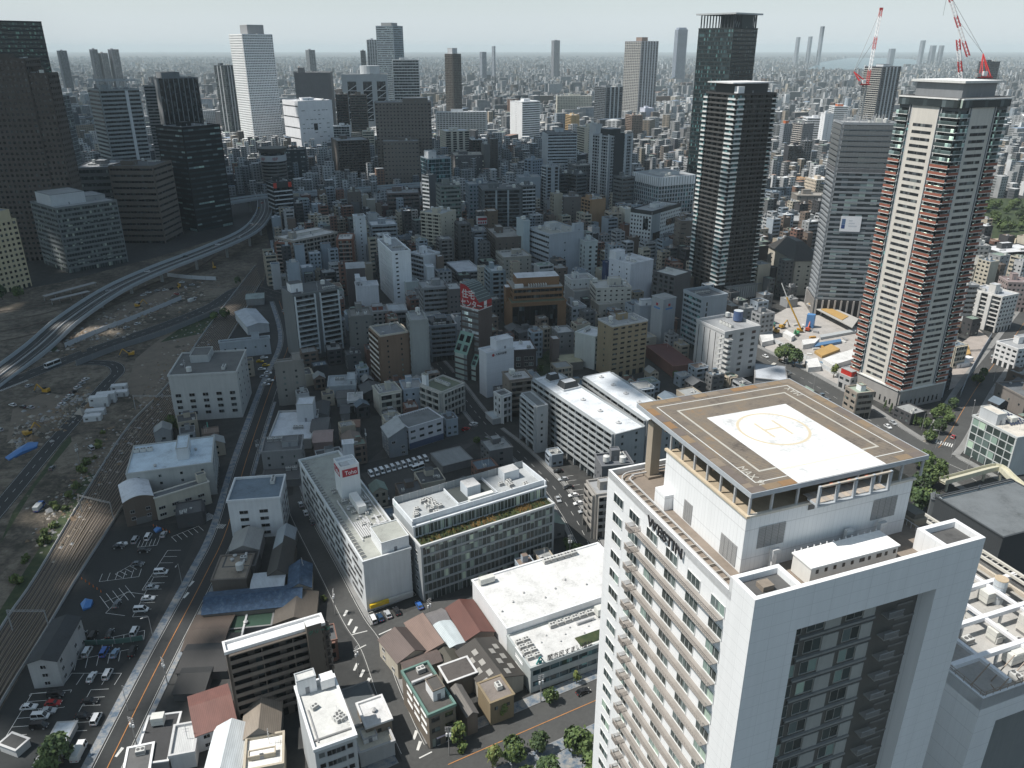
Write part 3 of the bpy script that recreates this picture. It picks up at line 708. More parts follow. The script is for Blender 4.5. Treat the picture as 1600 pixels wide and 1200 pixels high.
many(hotel,'window',wmesh,pl)
def m_walk():
 b=MB();b.box(-1.45,-.02,6.6,33.2,0,.14,W_(.3,.28,.26));RAIL=P_(.35,.31,.28)
 for i in range(45):y=6.6+i*.6;b.box(-1.44,-1.4,y,y+.05,.14,1.0,RAIL)
 b.box(-1.43,-1.4,6.6,33.2,.55,.6,RAIL)
 b.box(-1.46,-1.38,6.6,33.2,1.0,1.06,RAIL)
 b.box(-2.2,-.02,33.2,35.2,0,.14,W_(.3,.28,.26))
 for i in range(10):x=-2.2+i*.24;b.box(x,x+.07,35.13,35.2,.14,1.2,RAIL);b.box(x,x+.07,33.2,33.27,.14,1.2,RAIL)
 for i in range(8):b.box(-2.2,-2.13,33.2+i*.27,33.27+i*.27,.14,1.2,RAIL)
 b.box(-2.25,-2.1,33.15,35.25,1.2,1.28,RAIL);return b
wk=m_walk().mesh('balcony')
for j in range(19):inst(wk,'balcony',hotel,(0,0,86.3-4.45*j))
o=text_obj('WESTIN','sign_letters',hotel,(-.5,30.2,89.9),(math.pi/2,0,-math.pi/2),2.9,P_(.02,.02,.022),.1,1.12,bold=.03)
rw=m_window(3.4,2.5,P_(.4,.39,.36),('g',.05,.07,.07,1.7,4.45),nm=1).mesh('recess_window')
for j in range(18):
 z=82.6-4.45*j
 for x in(11.0,15.6,23.6):inst(rw,'window',hotel,(x,2.96,z))
mb_=MB()
mb_.box(0,15.6,-.5,0,0,.4,W_(.26,.26,.25));mb_.box(5.1,8.4,-.2,0,.5,3.6,W_(.36,.36,.34));mb_.box(13.1,15.6,-.2,0,.5,3.6,W_(.36,.36,.34));mb_.box(0,15.6,-.14,0,3.7,4.4,W_(.1,.1,.095))
for i in range(16):mb_.box(17.4+i*.2,17.46+i*.2,-1.6,-1.54,.2,1.3,P_(.3))
mb_.box(17.3,20.6,-1.65,0,0,.2,W_(.3,.29,.27));mb_.box(17.3,20.6,-1.66,-1.5,1.3,1.36,P_(.4))
mb_.box(20.6,24,-.12,0,.8,1.2,W_(.22,.21,.2));mb_.box(20.6,25,-.12,0,2.2,2.6,W_(.22,.21,.2))
bm=mb_.mesh('recess_band')
for j in range(18):inst(bm,'recess_band',hotel,(12.4,2.98,81.6-4.45*j))
m=MB()
m.box(5.4,39.6,10.7,35,91.02,101.6,HP,R_(.4,.33,.24));m.box(5.1,5.7,10.4,35.3,101.6,102,W_(.55,.46,.34));m.box(5.7,39.9,10.4,11,101.6,102,W_(.6,.56,.5))
m.box(3.6,5.38,31.5,35,91.02,94.2,HP)
ph=m.build('penthouse',hotel)
lv=MB();lv.box(-2.6,2.6,-.06,0,0,4.0,P_(.33,.33,.33))
for i in range(1,4):lv.box(-2.6+i*1.3-.04,-2.6+i*1.3+.04,-.1,-.06,0,4.0,P_(.2))
for i in range(13):lv.box(-2.6,2.6,-.1,-.06,.3*i,.3*i+.1,P_(.24))
lm=lv.mesh('louvre')
for x,y,r,s in((10.7,10.66,0,1),(34.1,10.66,0,1),(5.36,14.2,-math.pi/2,.85),(5.36,26.5,-math.pi/2,.5)):inst(lm,'louvre',ph,(x,y,95.2 if r==0 else 91.4),r,(s,1,1))
for x in(17.4,20.6):mm=MB();mm.box(x,x+1.3,10.6,10.69,100.4,101.9,P_(.1));mm.build('vent',ph)
hp=empty('helipad',None,None,(0,0,0));hp.parent=hotel
m=MB();z=106.0;X0,X1,Y0,Y1=5.6,41.6,10.6,46.8
m.box(X0,X1,Y0,Y1,z-.35,z,P_(.42,.44,.46),'rust');m.build('helipad_deck',hotel)
bpy.data.objects.remove(hp)
m=MB()
def strip(a,b,c,d,k,e=.012):m.quad([(a,c,z+e),(b,c,z+e),(b,d,z+e),(a,d,z+e)],k)
PW=P_(.46,.44,.39);WH=R_(.7,.71,.71)
strip(14.6,32.6,10.75,36.6,WH,.02)
for e,wdt,k in((2.6,.22,P_(.6,.6,.58)),(5.4,.42,PW)):
 a,b_,c,d=X0+e,X1-e,Y0+e,Y1-e
 strip(a,b_,d-wdt,d,k);strip(a,a+wdt,c,d-wdt,k);strip(b_-wdt,b_,c,d-wdt,k);strip(a+wdt,14.55,c,c+wdt,k);strip(32.65,b_-wdt,c,c+wdt,k)
strip(14.7,32.5,15.2,15.6,P_(.72,.66,.55),.024)
cx,cy2=23.4,28.4;YL=P_(.6,.52,.38)
for i in range(48):
 a0,a1=2*math.pi*i/48,2*math.pi*(i+1)/48
 m.quad([(cx+6.1*math.cos(a0),cy2+6.1*math.sin(a0),z+.024),(cx+6.6*math.cos(a0),cy2+6.6*math.sin(a0),z+.024),(cx+6.6*math.cos(a1),cy2+6.6*math.sin(a1),z+.024),(cx+6.1*math.cos(a1),cy2+6.1*math.sin(a1),z+.024)],YL)
strip(cx-2.2,cx-1.7,cy2-3,cy2+3,YL,.024);strip(cx+1.7,cx+2.2,cy2-3,cy2+3,YL,.024);strip(cx-1.7,cx+1.7,cy2-.25,cy2+.25,YL,.024)
m.build('helipad_marking',hotel)
text_obj('MAX 9t','weight_marking',hotel,(8.4,18.6,z+.014),(0,0,-math.pi/2),2.1,PW,.006,.95)
text_obj('MAX','weight_marking',hotel,(38.8,38.9,z+.014),(0,0,math.pi/2),2.1,PW,.006,.95)
m=MB();q=random.Random(3)
for(x0,y0,dx,dy)in((X0,Y0,0,1),(X1,Y0,0,1),(X0,Y0,1,0),(X0,Y1,1,0)):
 Ln=(Y1-Y0)if dy else(X1-X0);n=12
 for i in range(n):
  a,b_=Ln*i/n+.06,Ln*(i+1)/n-.06;k=W_(*q.choice([(.25,.15,.075),(.22,.18,.14),(.17,.14,.115),(.23,.17,.11),(.15,.125,.11)]))
  if dy:s=1 if x0==X0 else-1;m.quad([(x0+s*.15,y0+a,z+.03),(x0+s*1.7,y0+a,z+.03),(x0+s*1.7,y0+b_,z+.03),(x0+s*.15,y0+b_,z+.03)][::s],k)
  elif not(y0==Y0 and 9<a<28):s=1 if y0==Y0 else-1;m.quad([(x0+a,y0+s*.15,z+.035),(x0+b_,y0+s*.15,z+.035),(x0+b_,y0+s*1.7,z+.035),(x0+a,y0+s*1.7,z+.035)][::s],k)
m.build('rim_board',hotel)
m=MB();ST=P_(.4,.43,.46)
m.box(X0-.15,X0,Y0-.15,Y1+.15,z-.8,z+.06,ST);m.box(X1,X1+.15,Y0-.15,Y1+.15,z-.8,z+.06,ST);m.box(X0,X1,Y0-.15,Y0,z-.8,z+.06,ST);m.box(X0,X1,Y1,Y1+.15,z-.8,z+.06,ST)
for i in range(1,9):x=X0+(X1-X0)*i/9;m.box(x-.15,x+.15,Y0,Y1,z-.9,z-.36,W_(.2,.14,.09))
for i in range(1,7):y=Y0+(Y1-Y0)*i/7;m.box(X0,X1,y-.12,y+.12,z-1.25,z-.91,W_(.2,.14,.09))
m.build('edge_beam',hotel)
post=MB();post.box(-.17,.17,-.17,.17,0,3.25,P_(.42,.43,.44));pm=post.mesh('post')
for i in range(7):inst(pm,'post',hotel,(X0+.2,Y0+.3+3.9*i,101.95))
for x in(10,15,27,32,36.6,41.2):inst(pm,'post',hotel,(x,Y0+.3,101.95))
for i in range(1,7):inst(pm,'post',hotel,(X1-.25,Y0+.3+3.9*i,101.95),0,(1,1,1.0))
m=MB();m.box(7.3,9.3,43.2,45.2,91.02,103,W_(.33,.28,.22));m.box(8.1,8.5,44,44.4,103,105.2,P_(.42,.43,.44));m.box(6.7,9.9,42.6,45.8,91.02,91.5,W_(.25,.21,.17));m.build('pillar',hotel);m=MB();m.box(37,39,43.2,45.2,91.02,104.8,W_(.33,.28,.22));m.build('pillar',hotel)
m=MB()
for x in(17.0,20.6,24.2,27.8,31.4):m.box(x-.22,x+.22,Y0-2.4,Y0-2.0,z-3.3,z+.2,ST);m.box(x-.15,x+.15,Y0-2.2,Y0,z-3.5,z-3.2,ST)
m.box(16.8,31.6,Y0-2.45,Y0-1.95,z-3.6,z-3.3,ST);m.box(16.8,31.6,Y0-2.4,Y0-2.0,z-.1,z+.15,W_(.42,.37,.31))
for i in range(14):k=W_(*q.choice([(.4,.25,.12),(.36,.33,.3),(.42,.36,.3)]));m.box(17+i*1.02,17.96+i*1.02,Y0-1.9,Y0+1.2,z-3.2,z-3.1,k)
m.build('landing_frame',hotel)
for x in(20.2,23.8,27.4):mm=MB();mm.box(x-.5,x+.1,Y0-1.6,Y0-1.2,z-.75,z-.35,P_(.6,.12,.04));mm.build('lamp',hotel)
m=MB();m.box(13.6,31.3,3.9,8.2,91.1,94.4,W_(.7,.69,.66),W_(.82,.82,.81))
m.box(13.4,31.5,3.7,8.4,94.4,94.65,W_(.82,.82,.81))
for i in range(10):x=14.6+i*1.75;m.box(x,x+.5+(.5 if i in(5,7)else 0),3.82,3.9,93.2,93.9,GLD)
for i in range(14):m.box(14+i*1.3,14.1+i*1.3,8.4,8.6,94.4,94.9,WHT)
m.build('plant_box',hotel)
for x,y in((10.8,9.6),(33,9.6),(26,9.8)):mm=MB();mm.box(x-.4,x+.4,y-.4,y+.4,91.02,94.5,P_(.6,.6,.6));mm.box(x-.4,x+1.1,y-.35,y+.35,94.5,95.1,P_(.6,.6,.6));mm.build('vent_pipe',hotel)
m=MB();m.bar((41,9,92),(45.5,9,92),.06,P_(.6));m.bar((41,9,91.5),(45.5,9,91.5),.06,P_(.6))
for i in range(10):m.bar((41+i*.5,9,91),(41+i*.5,9,92),.06,P_(.6))
for i in range(30):m.bar((42,9+i,91),(42,9+i,92.1),.06,P_(.6))
m.bar((42,9,92.1),(42,38,92.1),.08,P_(.6));m.build('railing',hotel)
m=MB()
for y,h0 in((11,2.2),(30,3.2)):m.box(42.6,45.6,y,y+14,91.02,91.02+h0-1,W_(.3,.26,.2));m.box(43,45.4,y+.5,y+13,91.02+h0-1,91.02+h0,W_(.15,.14,.12))
m.build('service_duct',hotel)
# ---- second tower at the lower right
T2N=HN+Vector((math.cos(HA)*64-math.sin(HA)*3.8,math.sin(HA)*64+math.cos(HA)*3.8,0))
t2=empty('office_tower','lower white tower beside the hotel with beams and tanks crowding its open roof','tower',(T2N.x,T2N.y,0),HA)
FOOT.append((T2N.x,T2N.y,HA,40,66,50))
m=MB();z2=50
F2=Face('l',42,66);F2.pane(m,0,66,0,z2,0,('panel',.76,.77,.77,3.2,4.5,.012))
WP=('panel',.76,.77,.78,60.0,4.5,.002)
m.quad([(0,0,0),(6,0,0),(6,0,z2),(0,0,z2)],WP,[(0,0),(6,0),(6,z2),(0,z2)]);m.quad([(6,0,z2-8),(36,0,z2-8),(36,0,z2),(6,0,z2)],WP,[(6,42),(36,42),(36,50),(6,50)]);m.quad([(36,0,0),(42,0,0),(42,0,z2),(36,0,z2)],WP)
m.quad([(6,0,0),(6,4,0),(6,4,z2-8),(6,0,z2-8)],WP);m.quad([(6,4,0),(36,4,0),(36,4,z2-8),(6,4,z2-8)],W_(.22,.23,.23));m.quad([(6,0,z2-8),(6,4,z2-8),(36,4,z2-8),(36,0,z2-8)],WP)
m.quad([(42,0,0),(42,66,0),(42,66,z2),(42,0,z2)],WP);m.quad([(42,66,0),(0,66,0),(0,66,z2),(42,66,z2)],WP)
m.build('wall',t2)
m=MB();m.quad([(0,0,47),(42,0,47),(42,66,47),(0,66,47)],R_(.42,.41,.39))
for a in((0,42,0,.5),(0,42,65.5,66),(0,.5,.5,65.5),(41.5,42,.5,65.5)):m.box(a[0],a[1],a[2],a[3],46.9,z2+.05,WHT)
m.build('roof',t2)
m=MB()
for y in(8,17,26,40):m.box(.6,41.4,y,y+1.1,50.2,51.3,P_(.72,.72,.74))
for x in(8,20,31):m.box(x,x+.9,1,50,50.4,51.1,P_(.72,.72,.74))
for x in(2,14,26,38):
 for y in(8.3,17.3,26.3,40.3):m.box(x,x+.5,y,y+.5,47,50.2,P_(.6))
m.build('roof_beam',t2)
for x,y,w,d,h in((1.2,20,12,9,4.5),(1.2,32,13,10,5.0)):mm=MB();mm.box(x,x+w,y,y+d,47,47+h,WHT,R_(.8,.8,.78));mm.build('plant_room',t2)
def m_cool():
 b=MB();b.cyl(0,0,0,6.5,1.5,P_(.5,.54,.57),16);b.cyl(0,0,6.5,6.7,1.55,P_(.5,.4,.28),16,1.5)
 for zz in(1.6,3.2,4.8):b.cyl(0,0,zz,zz+.12,1.56,P_(.4),16)
 return b
cm=m_cool().mesh('exhaust_stack')
for x,y in((19,41),(22.6,38.5),(16.5,29.5),(33,24)):inst(cm,'exhaust_stack',t2,(x,y,47))
mm=MB();mm.box(0,9,0,6,1,6,P_(.62,.6,.56));mm.box(.2,8.8,.2,5.8,0,1,P_(.2))
for i in range(1,4):mm.box(9*i/4-.05,9*i/4+.05,-.06,6.06,1,6.05,P_(.5))
mm.box(-.05,9.05,-.05,6.05,3.4,3.5,P_(.5));cm2=mm.mesh('cooling_tower');inst(cm2,'cooling_tower',t2,(19.5,29.5,47));inst(cm2,'cooling_tower',t2,(28,9.5,47),0,(.8,.9,.8))
q=random.Random(8)
for i in range(26):
 k=q.choice(['air_conditioner','air_conditioner','duct','storage_tank']);x,y=q.uniform(4,38),q.uniform(3,60)
 inst(shared(k,EQ[k]),k,t2,(x,y,47),q.choice((0,math.pi/2)),q.uniform(.9,1.3))
m=MB();RB_=P_(.3,.24,.19)
for i in range(33):m.bar((.3,1+2*i,50),(.3,1+2*i,51.3),.08,RB_)
for i in range(21):m.bar((1+2*i,.3,50),(1+2*i,.3,51.3),.08,RB_)
for zz in(50.7,51.3):m.bar((.3,.3,zz),(.3,65,zz),.1,RB_);m.bar((.3,.3,zz),(41,.3,zz),.1,RB_)
for x in(2,9,16):m.bar((x,.6,47),(x+5,.6,52.5),.18,RB_);m.bar((x+5,.6,47),(x,.6,52.5),.18,RB_);m.bar((x,5,47),(x+5,5,52.5),.18,RB_)
m.build('railing',t2)
m=MB()
for x in(39.2,41.6):m.box(x-.3,x+.3,1,66,51.2,51.8,W_(.52,.5,.45))
m.box(39.3,41.5,1,66,50.2,50.4,W_(.08,.08,.08))
for i in range(42):m.box(39.5,41.3,1.5+i*1.55,1.7+i*1.55,51.0,51.3,W_(.5,.48,.44))
m.box(36.5,37.2,1,66,49.8,50.8,W_(.5,.44,.36));m.build('roof_trellis',t2)
for i,ch in enumerate('空中庭'[:3]):text_obj(ch,'sign_letter',t2,(-.2,21.5-i*3.4,43.6),(math.pi/2,0,-math.pi/2),3.3,P_(.45,.55,.62),.15)
# ---- dark metal hall and its neighbours on the right
bld('metal_hall','dark grey metal clad hall with a pale roof strip, behind the hotel',1456,1516,1650,791,900,yl=779,wall=('panel',.13,.14,.145,1.2,30.0,.05),sf=('blank',),roof=R_(.15,.165,.175),pent=[(.02,.98,.93,.97,.5,P_(.5,.55,.58))],eq=0,par=.3,cat='hall',rim=P_(.13,.14,.15))
bld('metal_annex','near black ribbed metal annex against the dark grey hall',1562,1568,1690,839,960,ang=20,dl=26,wall=('panel',.05,.055,.06,.7,30.0,.12),sf=('blank',),roof=R_(.15,.165,.175),pent=[(.02,.98,.93,.97,.5,P_(.5,.55,.58))],eq=0,par=.3,cat='hall')
b=bld('glass_checker_office','pale green glass office with a checkerboard facade and solar panels on its roof',1521,1590,1640,683,746,yl=648,wall=W_(.5,.52,.52),sf=BL(),sl=PU(fh=3.6,cw=3.6,wh=.9,ww=.9,pr=.16,gl=('g',.06,.085,.08,3.6,3.6)),roof=R_(.6,.56,.5),pent=[(.1,.4,.55,.95,5,LGR)],eq=5,cat='office')
m=MB()
for j in range(6):
 for i in range(9):
  x,y=b.W*.45+i*1.5,b.D*.45+j*2.1
  if x<b.W-1.5 and y<b.D-1.5:m.quad([(x,y,b.zr+.4),(x+1.1,y,b.zr+.4),(x+1.1,y+1.6,b.zr+1.2),(x,y+1.6,b.zr+1.2)],P_(.05,.06,.1))
m.build('solar_panel',b.root)
bld('dark_roof_office','brownish office with a large dark flat roof at the right edge, beyond the glass office',1557,1604,1680,622,652,yl=597,wall=W_(.2,.18,.165),sf=BL(n=3),roof=R_(.13,.14,.15),pent=None,eq=6,cat='office')
# ================================================================ FOREGROUND AND MIDDLE BUILDINGS
# ---- long office with the red sign tower
b=bld('long_office','long pale office with a red signed tower and a white cube at one end',467,567,641,877,956,yl=718,wall=W_(.58,.6,.61),sf=BL(n=0),sl=BL(),roof=R_(.36,.37,.34),pent=[(.42,1.0,.012,.15,4.6,('p',.74,.75,.76))],eq=0,cat='office')
wm=m_window(1.9,1.3,P_(.25),GLD,nm=1).mesh('slot_window');pl=[]
for j in range(6):
 for i in range(28):
  if(i*3+j*2)%5!=0:pl.append((-.03,3+i*(b.D-6)/28+(1.2 if j%2 else 0),2.2+2.85*j,-math.pi/2))
many(b.root,'window',wm,pl)
t=MB();W,D=b.W,b.D;x0,x1,y0,y1=W*.38,W*.82,D*.52,D*.62;zt=b.zr
t.box(x0,x1,y0,y1,0,12.5,('panel',.72,.74,.75,2.2,20.0,.02));t.box(x0,x1,y0,y0+.3,12.5,13.6,WHT);t.box(x0,x1,y1-.3,y1,12.5,13.6,WHT);t.box(x0,x0+.3,y0+.3,y1-.3,12.5,13.6,WHT);t.box(x1-.3,x1,y0+.3,y1-.3,12.5,13.6,WHT);t.box(x0+.3,x1-.3,(y0+y1)/2,(y0+y1)/2+.3,13.2,13.55,WHT);t.box(x0+1,x0+4,y0+1.2,y0+4,12.5,13.3,P_(.5))
st=t.build('sign_tower',b.root,(0,0,zt))
t=MB();t.box(x0+.7,x1-.7,y0-.16,y0-.01,9.3,12.2,P_(.36,.012,.03));t.box(x0-.16,x0-.01,y0+.9,y1-.8,9.3,12.2,P_(.36,.012,.03));sg=t.build('sign_board',st)
text_obj('Toho','sign_letters',sg,(x0+1.6,y0-.2,9.95),(math.pi/2,0,0),2.3,P_(.85,.85,.85),.04,(x1-x0)/8.2)
text_obj('Toho','sign_letters',sg,(x0-.2,y1-1.5,9.95),(math.pi/2,0,-math.pi/2),2.3,P_(.85,.85,.85),.04,(y1-y0)/7.5)
for i in range(36):inst(shared('roof_lantern',lambda:(lambda q:(q.box(-.7,.7,-.35,.35,0,.5,P_(.6,.6,.58),P_(.1)),q)[1])(MB())),'skylight',b.root,(1.3,3+i*(D-6)/35,zt),.1)
q=random.Random(5)
for i in range(34):
 k=q.choice(['air_conditioner','air_conditioner','duct','roof_vent']);x,y=q.uniform(W*.35,W*.85),q.uniform(D*.2,D*.5)
 inst(shared(k,EQ[k]),k,b.root,(x,y,zt),q.choice((0,math.pi/2)),q.uniform(.6,.9))
for i in range(8):inst(shared('air_conditioner',m_ac),'air_conditioner',b.root,(W*.3+(i%4)*1.7,D*.6+(i//4)*2,zt),0,.6)
mm=MB();mm.box(W*.5,W*.68,D*.36,D*.5,.3,3.2,P_(.7,.7,.68));mm.build('white_tank',b.root,(0,0,zt))
mm=MB()
for i in range(7):mm.box(W*.28+i*.7,W*.28+.4+i*.7,D*.17,D*.3,.5,.8,P_(.55))
mm.build('pipe_rack',b.root,(0,0,zt))
mm=MB();mm.box(W*.24,W*.26,D*.15,D*.52,0,.7,P_(.6));mm.box(W*.9,W*.92,D*.15,D*.62,0,.7,P_(.6));mm.build('roof_kerb',b.root,(0,0,zt))
mm=MB();mm.box(W*.05,W*.98,-1.2,-.35,1.6,3.0,P_(.62,.42,.02));mm.box(W*.45,W*.98,-1.22,-.34,1.62,3.02,P_(.5,.5,.48));sgn=mm.build('shop_sign',b.root)
LONG=b
# ---- glass office with planted terrace
b=bld('glass_office_block','glass fronted office with a planted terrace and many air conditioners on its roof',607,657,866,853,941,yr=786,dl=22,wall=W_(.3,.32,.33),sf=CU(fh=3.4,cw=1.6,wh=.8,gl=('g',.07,.088,.085,1.6,3.4),g0=3.5),sl=BL(),roof=('r',.035,.05,.02),pent=None,eq=0,par=.7,cat='office',rim=W_(.55,.56,.56))
W,D=b.W,b.D;zt=b.h
mm=MB();y0=5.5
u=MB();fcx=Face('f',W,D-y0)
facade(u,fcx,0,4.6,CU(fh=4.4,cw=1.4,wh=.85,gl=('g',.08,.1,.095,1.4,4.4),g0=.2),W_(.5,.52,.53));Face('l',W,D-y0).pane(u,0,D-y0,0,4.6,0,W_(.3,.32,.33));Face('r',W,D-y0).pane(u,0,D-y0,0,4.6,0,W_(.3,.32,.33));Face('b',W,D-y0).pane(u,0,W,0,4.6,0,W_(.3,.32,.33))
u.quad([(0,0,4.6),(W,0,4.6),(W,D-y0,4.6),(0,D-y0,4.6)],R_(.38,.4,.41))
for a in((-.2,W+.2,-.5,.1),(-.2,W+.2,D-y0-.2,D-y0+.1),(-.2,.25,.1,D-y0-.2),(W-.25,W+.2,.1,D-y0-.2)):u.box(a[0],a[1],a[2],a[3],4.3,6.6 if a[2]>-.4 else 4.9,W_(.6,.63,.66))
u.box(.25,W-.25,1.2,1.6,4.6,6.6,W_(.6,.63,.66))
top=u.build('upper_storey',b.root,(0,y0,zt-.5));FW=D-y0
mm=MB()
for i in range(19):x=.3+(W-.6)*i/18;mm.box(x-.08,x+.08,FW-.6,FW-.45,4.6,7.4,P_(.5))
mm.box(.2,W-.2,FW-.5,FW-.42,4.7,7.3,('panel',.34,.36,.37,1.3,20,.06));mm.build('screen_fence',top)
mm=MB();xw0,xw1=W*.36,W*.66
for a in((xw0,xw1,3.8,4.1),(xw0,xw0+.3,4.1,FW-1),(xw1-.3,xw1,4.1,FW-1)):mm.box(a[0],a[1],a[2],a[3],4.62,5.6,W_(.62,.65,.68))
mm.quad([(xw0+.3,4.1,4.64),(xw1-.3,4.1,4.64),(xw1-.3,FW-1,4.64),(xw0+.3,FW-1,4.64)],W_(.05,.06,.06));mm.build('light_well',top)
mm=MB();mm.box(W*.46,W*.56,7,12.5,4.66,8.6,('panel',.6,.64,.68,.8,9,.06),R_(.5));mm.box(W*.78,W*.9,10,14.5,4.62,8.2,W_(.62,.65,.68),R_(.5));mm.build('penthouse',top)
mm=MB();mm.box(W*.43,W*.61,1.9,4.9-1.2,4.7,7.2,P_(.68,.68,.65));mm.build('white_tank',top)
q=random.Random(11)
for i in range(24):x,y=(q.uniform(2.5,W*.33),q.uniform(3,FW-3))if i<15 else(q.uniform(W*.68,W-3),q.uniform(2.6,9));inst(shared('air_conditioner',m_ac),'air_conditioner',top,(x,y,4.62),q.choice((0,math.pi/2)),.8)
for x,y,r in((.02,FW-2,-math.pi/2),(6,-.22,0)):text_obj('f','logo_mark',top,(x-(.28 if r else 0),y-(.35 if not r else 0),4.95),(math.pi/2,0,r),1.6,P_(.03,.35,.22),.03)
q=random.Random(2);mm=MB()
for i in range(420):
 x,y=q.uniform(1,W-1),q.uniform(1.2,5.2);s=q.uniform(.25,.7);k=q.choice([('leaf',.06,.08,.02),('leaf',.09,.1,.025),('leaf',.05,.06,.02),('leaf',.14,.09,.03)])if not(W*.4<x<W*.55 or W*.74<x<W*.84)else('leaf',.2,.12,.035)
 a=q.uniform(0,3);mm.quad([(x-s*math.cos(a),y-s*math.sin(a),0),(x+s*math.cos(a),y+s*math.sin(a),0),(x+s*math.cos(a)*.8,y+s*math.sin(a)+.3,q.uniform(.4,.9)),(x-s*math.cos(a)*.8,y-s*math.sin(a)+.3,q.uniform(.3,.8))],k)
o=mm.build('roof_garden',b.root,(0,0,b.zr));o['kind']='stuff'
wm=m_window(2.6,1.2,P_(.6),GL,nm=0).mesh('slot_window')
many(b.root,'window',wm,[(-.03,y,z,-math.pi/2)for z in(3,6.6,10.2,13.8,17.4)for y in(4,9,14)])
# ---- white hall and signed office
b=bld('windowless_hall','white windowless hall with a blown white flat roof, left of the hotel',738,792,1000,981,1030,yl=906,ang=None,wall=('panel',.76,.77,.78,1.8,30,.012),sf=BL(),roof=R_(.66,.66,.65),pent=[],eq=0,cat='hall',par=.5)
HALL=b
for x,y in((1.5,b.D-3),(4,b.D-3)):inst(shared('storage_tank',m_boxtank),'storage_tank',b.root,(x+1,y,b.zr),0,.8)
for i in range(5):inst(shared('air_conditioner',m_ac),'air_conditioner',b.root,(b.W*.55+i*2.6,b.D-2,b.zr),0,1)
for i in range(7):inst(shared('roof_vent',m_vent),'roof_vent',b.root,(2+i*5,b.D*(.3+.1*(i%3)),b.zr),0,.5)
ph_=math.degrees(b.phi);dy=15.2
n2=b.N+Vector((math.sin(b.phi)*dy,-math.cos(b.phi)*dy,0))*1.0
b2=BLD()
p1=pr((n2.x,n2.y,b.h-2.5));p0=pr((n2.x,n2.y,0))
b=bld('signed_office','grey three storey office with black roof letters, in front of the white hall',700,p1[0],1000,p1[1],p0[1],ang=ph_,dl=dy-.3,dr=HALL.W,wall=W_(.38,.41,.41),sf=RB(fh=3.4,wh=.5,gl=GLB,g0=1.0),sl=BL(n=0),roof=R_(.62,.62,.61),pent=[],eq=0,cat='office',par=.5)
text_obj('關市民すまい福祉','sign_letters',b.root,(5.5,.3,b.h+.1),(math.pi/2,0,0),2.2,P_(.01,.01,.012),.06,.86)
mm=MB();mm.bar((2.1,.3,b.h+.1),(3.3,.3,b.h+2.3),.35,P_(.02,.2,.2));mm.bar((4.5,.3,b.h+.1),(3.3,.3,b.h+2.3),.35,P_(.02,.2,.2));mm.box(2.8,3.8,.2,.4,b.h+.1,b.h+1.0,P_(.02,.25,.25));mm.build('logo',b.root)
mm=MB();mm.box(17.5,34,1.4,5.2,0,.25,'grass');mm.build('roof_lawn',b.root,(0,0,b.zr))
wm=m_window(4.6,.8,P_(.75),P_(.7,.72,.72),nm=0).mesh('slot_window');many(b.root,'window',wm,[(-.03,7,z,-math.pi/2)for z in(3.2,6.4,9.4)])
for i in range(8):inst(shared('air_conditioner',m_ac),'air_conditioner',b.root,(1.6+(i%2)*2.4,3.5+(i//2)*2.4,b.zr),0,.8)
for i in range(6):inst(shared('air_conditioner',m_ac),'air_conditioner',b.root,(14+i*2.6,12.6,b.zr),0,.9)
inst(shared('duct',m_duct),'duct',b.root,(24,10,b.zr));inst(shared('storage_tank',m_boxtank),'storage_tank',b.root,(30,11,b.zr))
for i in range(9):inst(shared('roof_vent',m_vent),'roof_vent',b.root,(5+2.7*i,6+4*((i*7)%3)/2,b.zr),0,.4)
# ---- the pair of long apartment slabs
APW=dict(fh=2.8,uw=5.2,gl=GLD,d=1.4,pk=W_(.36,.38,.39))
for lab,a in(('nearer of two long grey apartment slabs with pale roofs left of the helipad',(833,962,1006,678,770,591)),('farther of two long grey apartment slabs with pale roofs left of the helipad',(912,1012,1056,657,742,588))):
 b=bld('apartment_slab',lab,a[0],a[1],a[2],a[3],a[4],yl=a[5],wall=W_(.3,.32,.33),sf=BL(n=2),sl=BA(**APW),roof=R_(.66,.69,.72),pent=[],eq=0,cat='apartment block',par=.25,group='long apartment slabs')
 for i in range(5):inst(shared('vent_ring',lambda:(lambda q:(q.cyl(0,0,0,.5,1.2,P_(.4),10,1.2,P_(.55)),q.cyl(0,0,.5,1.1,.5,P_(.45),8,.3),q)[2])(MB())),'roof_vent',b.root,(b.W*.5,b.D*(.12+.2*i),b.zr))
 if 'nearer' in lab:
  for f,s in((.88,1.0),(.72,1.5)):
   mm=MB();mm.box(-3*s,3*s,-2.4*s,2.4*s,0,.8,LGR);w=2.6*s
   mm.quad([(-w,-w*.8,.8),(w,-w*.8,.8),(w*.8,-w*.6,3.6),(-w*.8,-w*.6,3.6)],BLK);mm.quad([(w,-w*.8,.8),(w,w*.8,.8),(w*.8,w*.6,3.6),(w*.8,-w*.6,3.6)],BLK);mm.quad([(w,w*.8,.8),(-w,w*.8,.8),(-w*.8,w*.6,3.6),(w*.8,w*.6,3.6)],BLK);mm.quad([(-w,w*.8,.8),(-w,-w*.8,.8),(-w*.8,-w*.6,3.6),(-w*.8,w*.6,3.6)],BLK);mm.quad([(-w*.8,-w*.6,3.3),(w*.8,-w*.6,3.3),(w*.8,w*.6,3.3),(-w*.8,w*.6,3.3)],LGR)
   mm.build('lift_house',b.root,(b.W*(.5+.25*(s-1)),b.D*f+2,b.zr))
bld('apartment_wing','grey apartment wing with stepped balconies at the left end of the apartment slabs',815,840,854,635,708,yl=614,wall=W_(.42,.44,.45),sf=BL(n=1),sl=BA(fh=2.9,uw=7,gl=GLD),roof=R_(.2,.21,.21),pent=[],eq=0,cat='apartment block',par=.4)
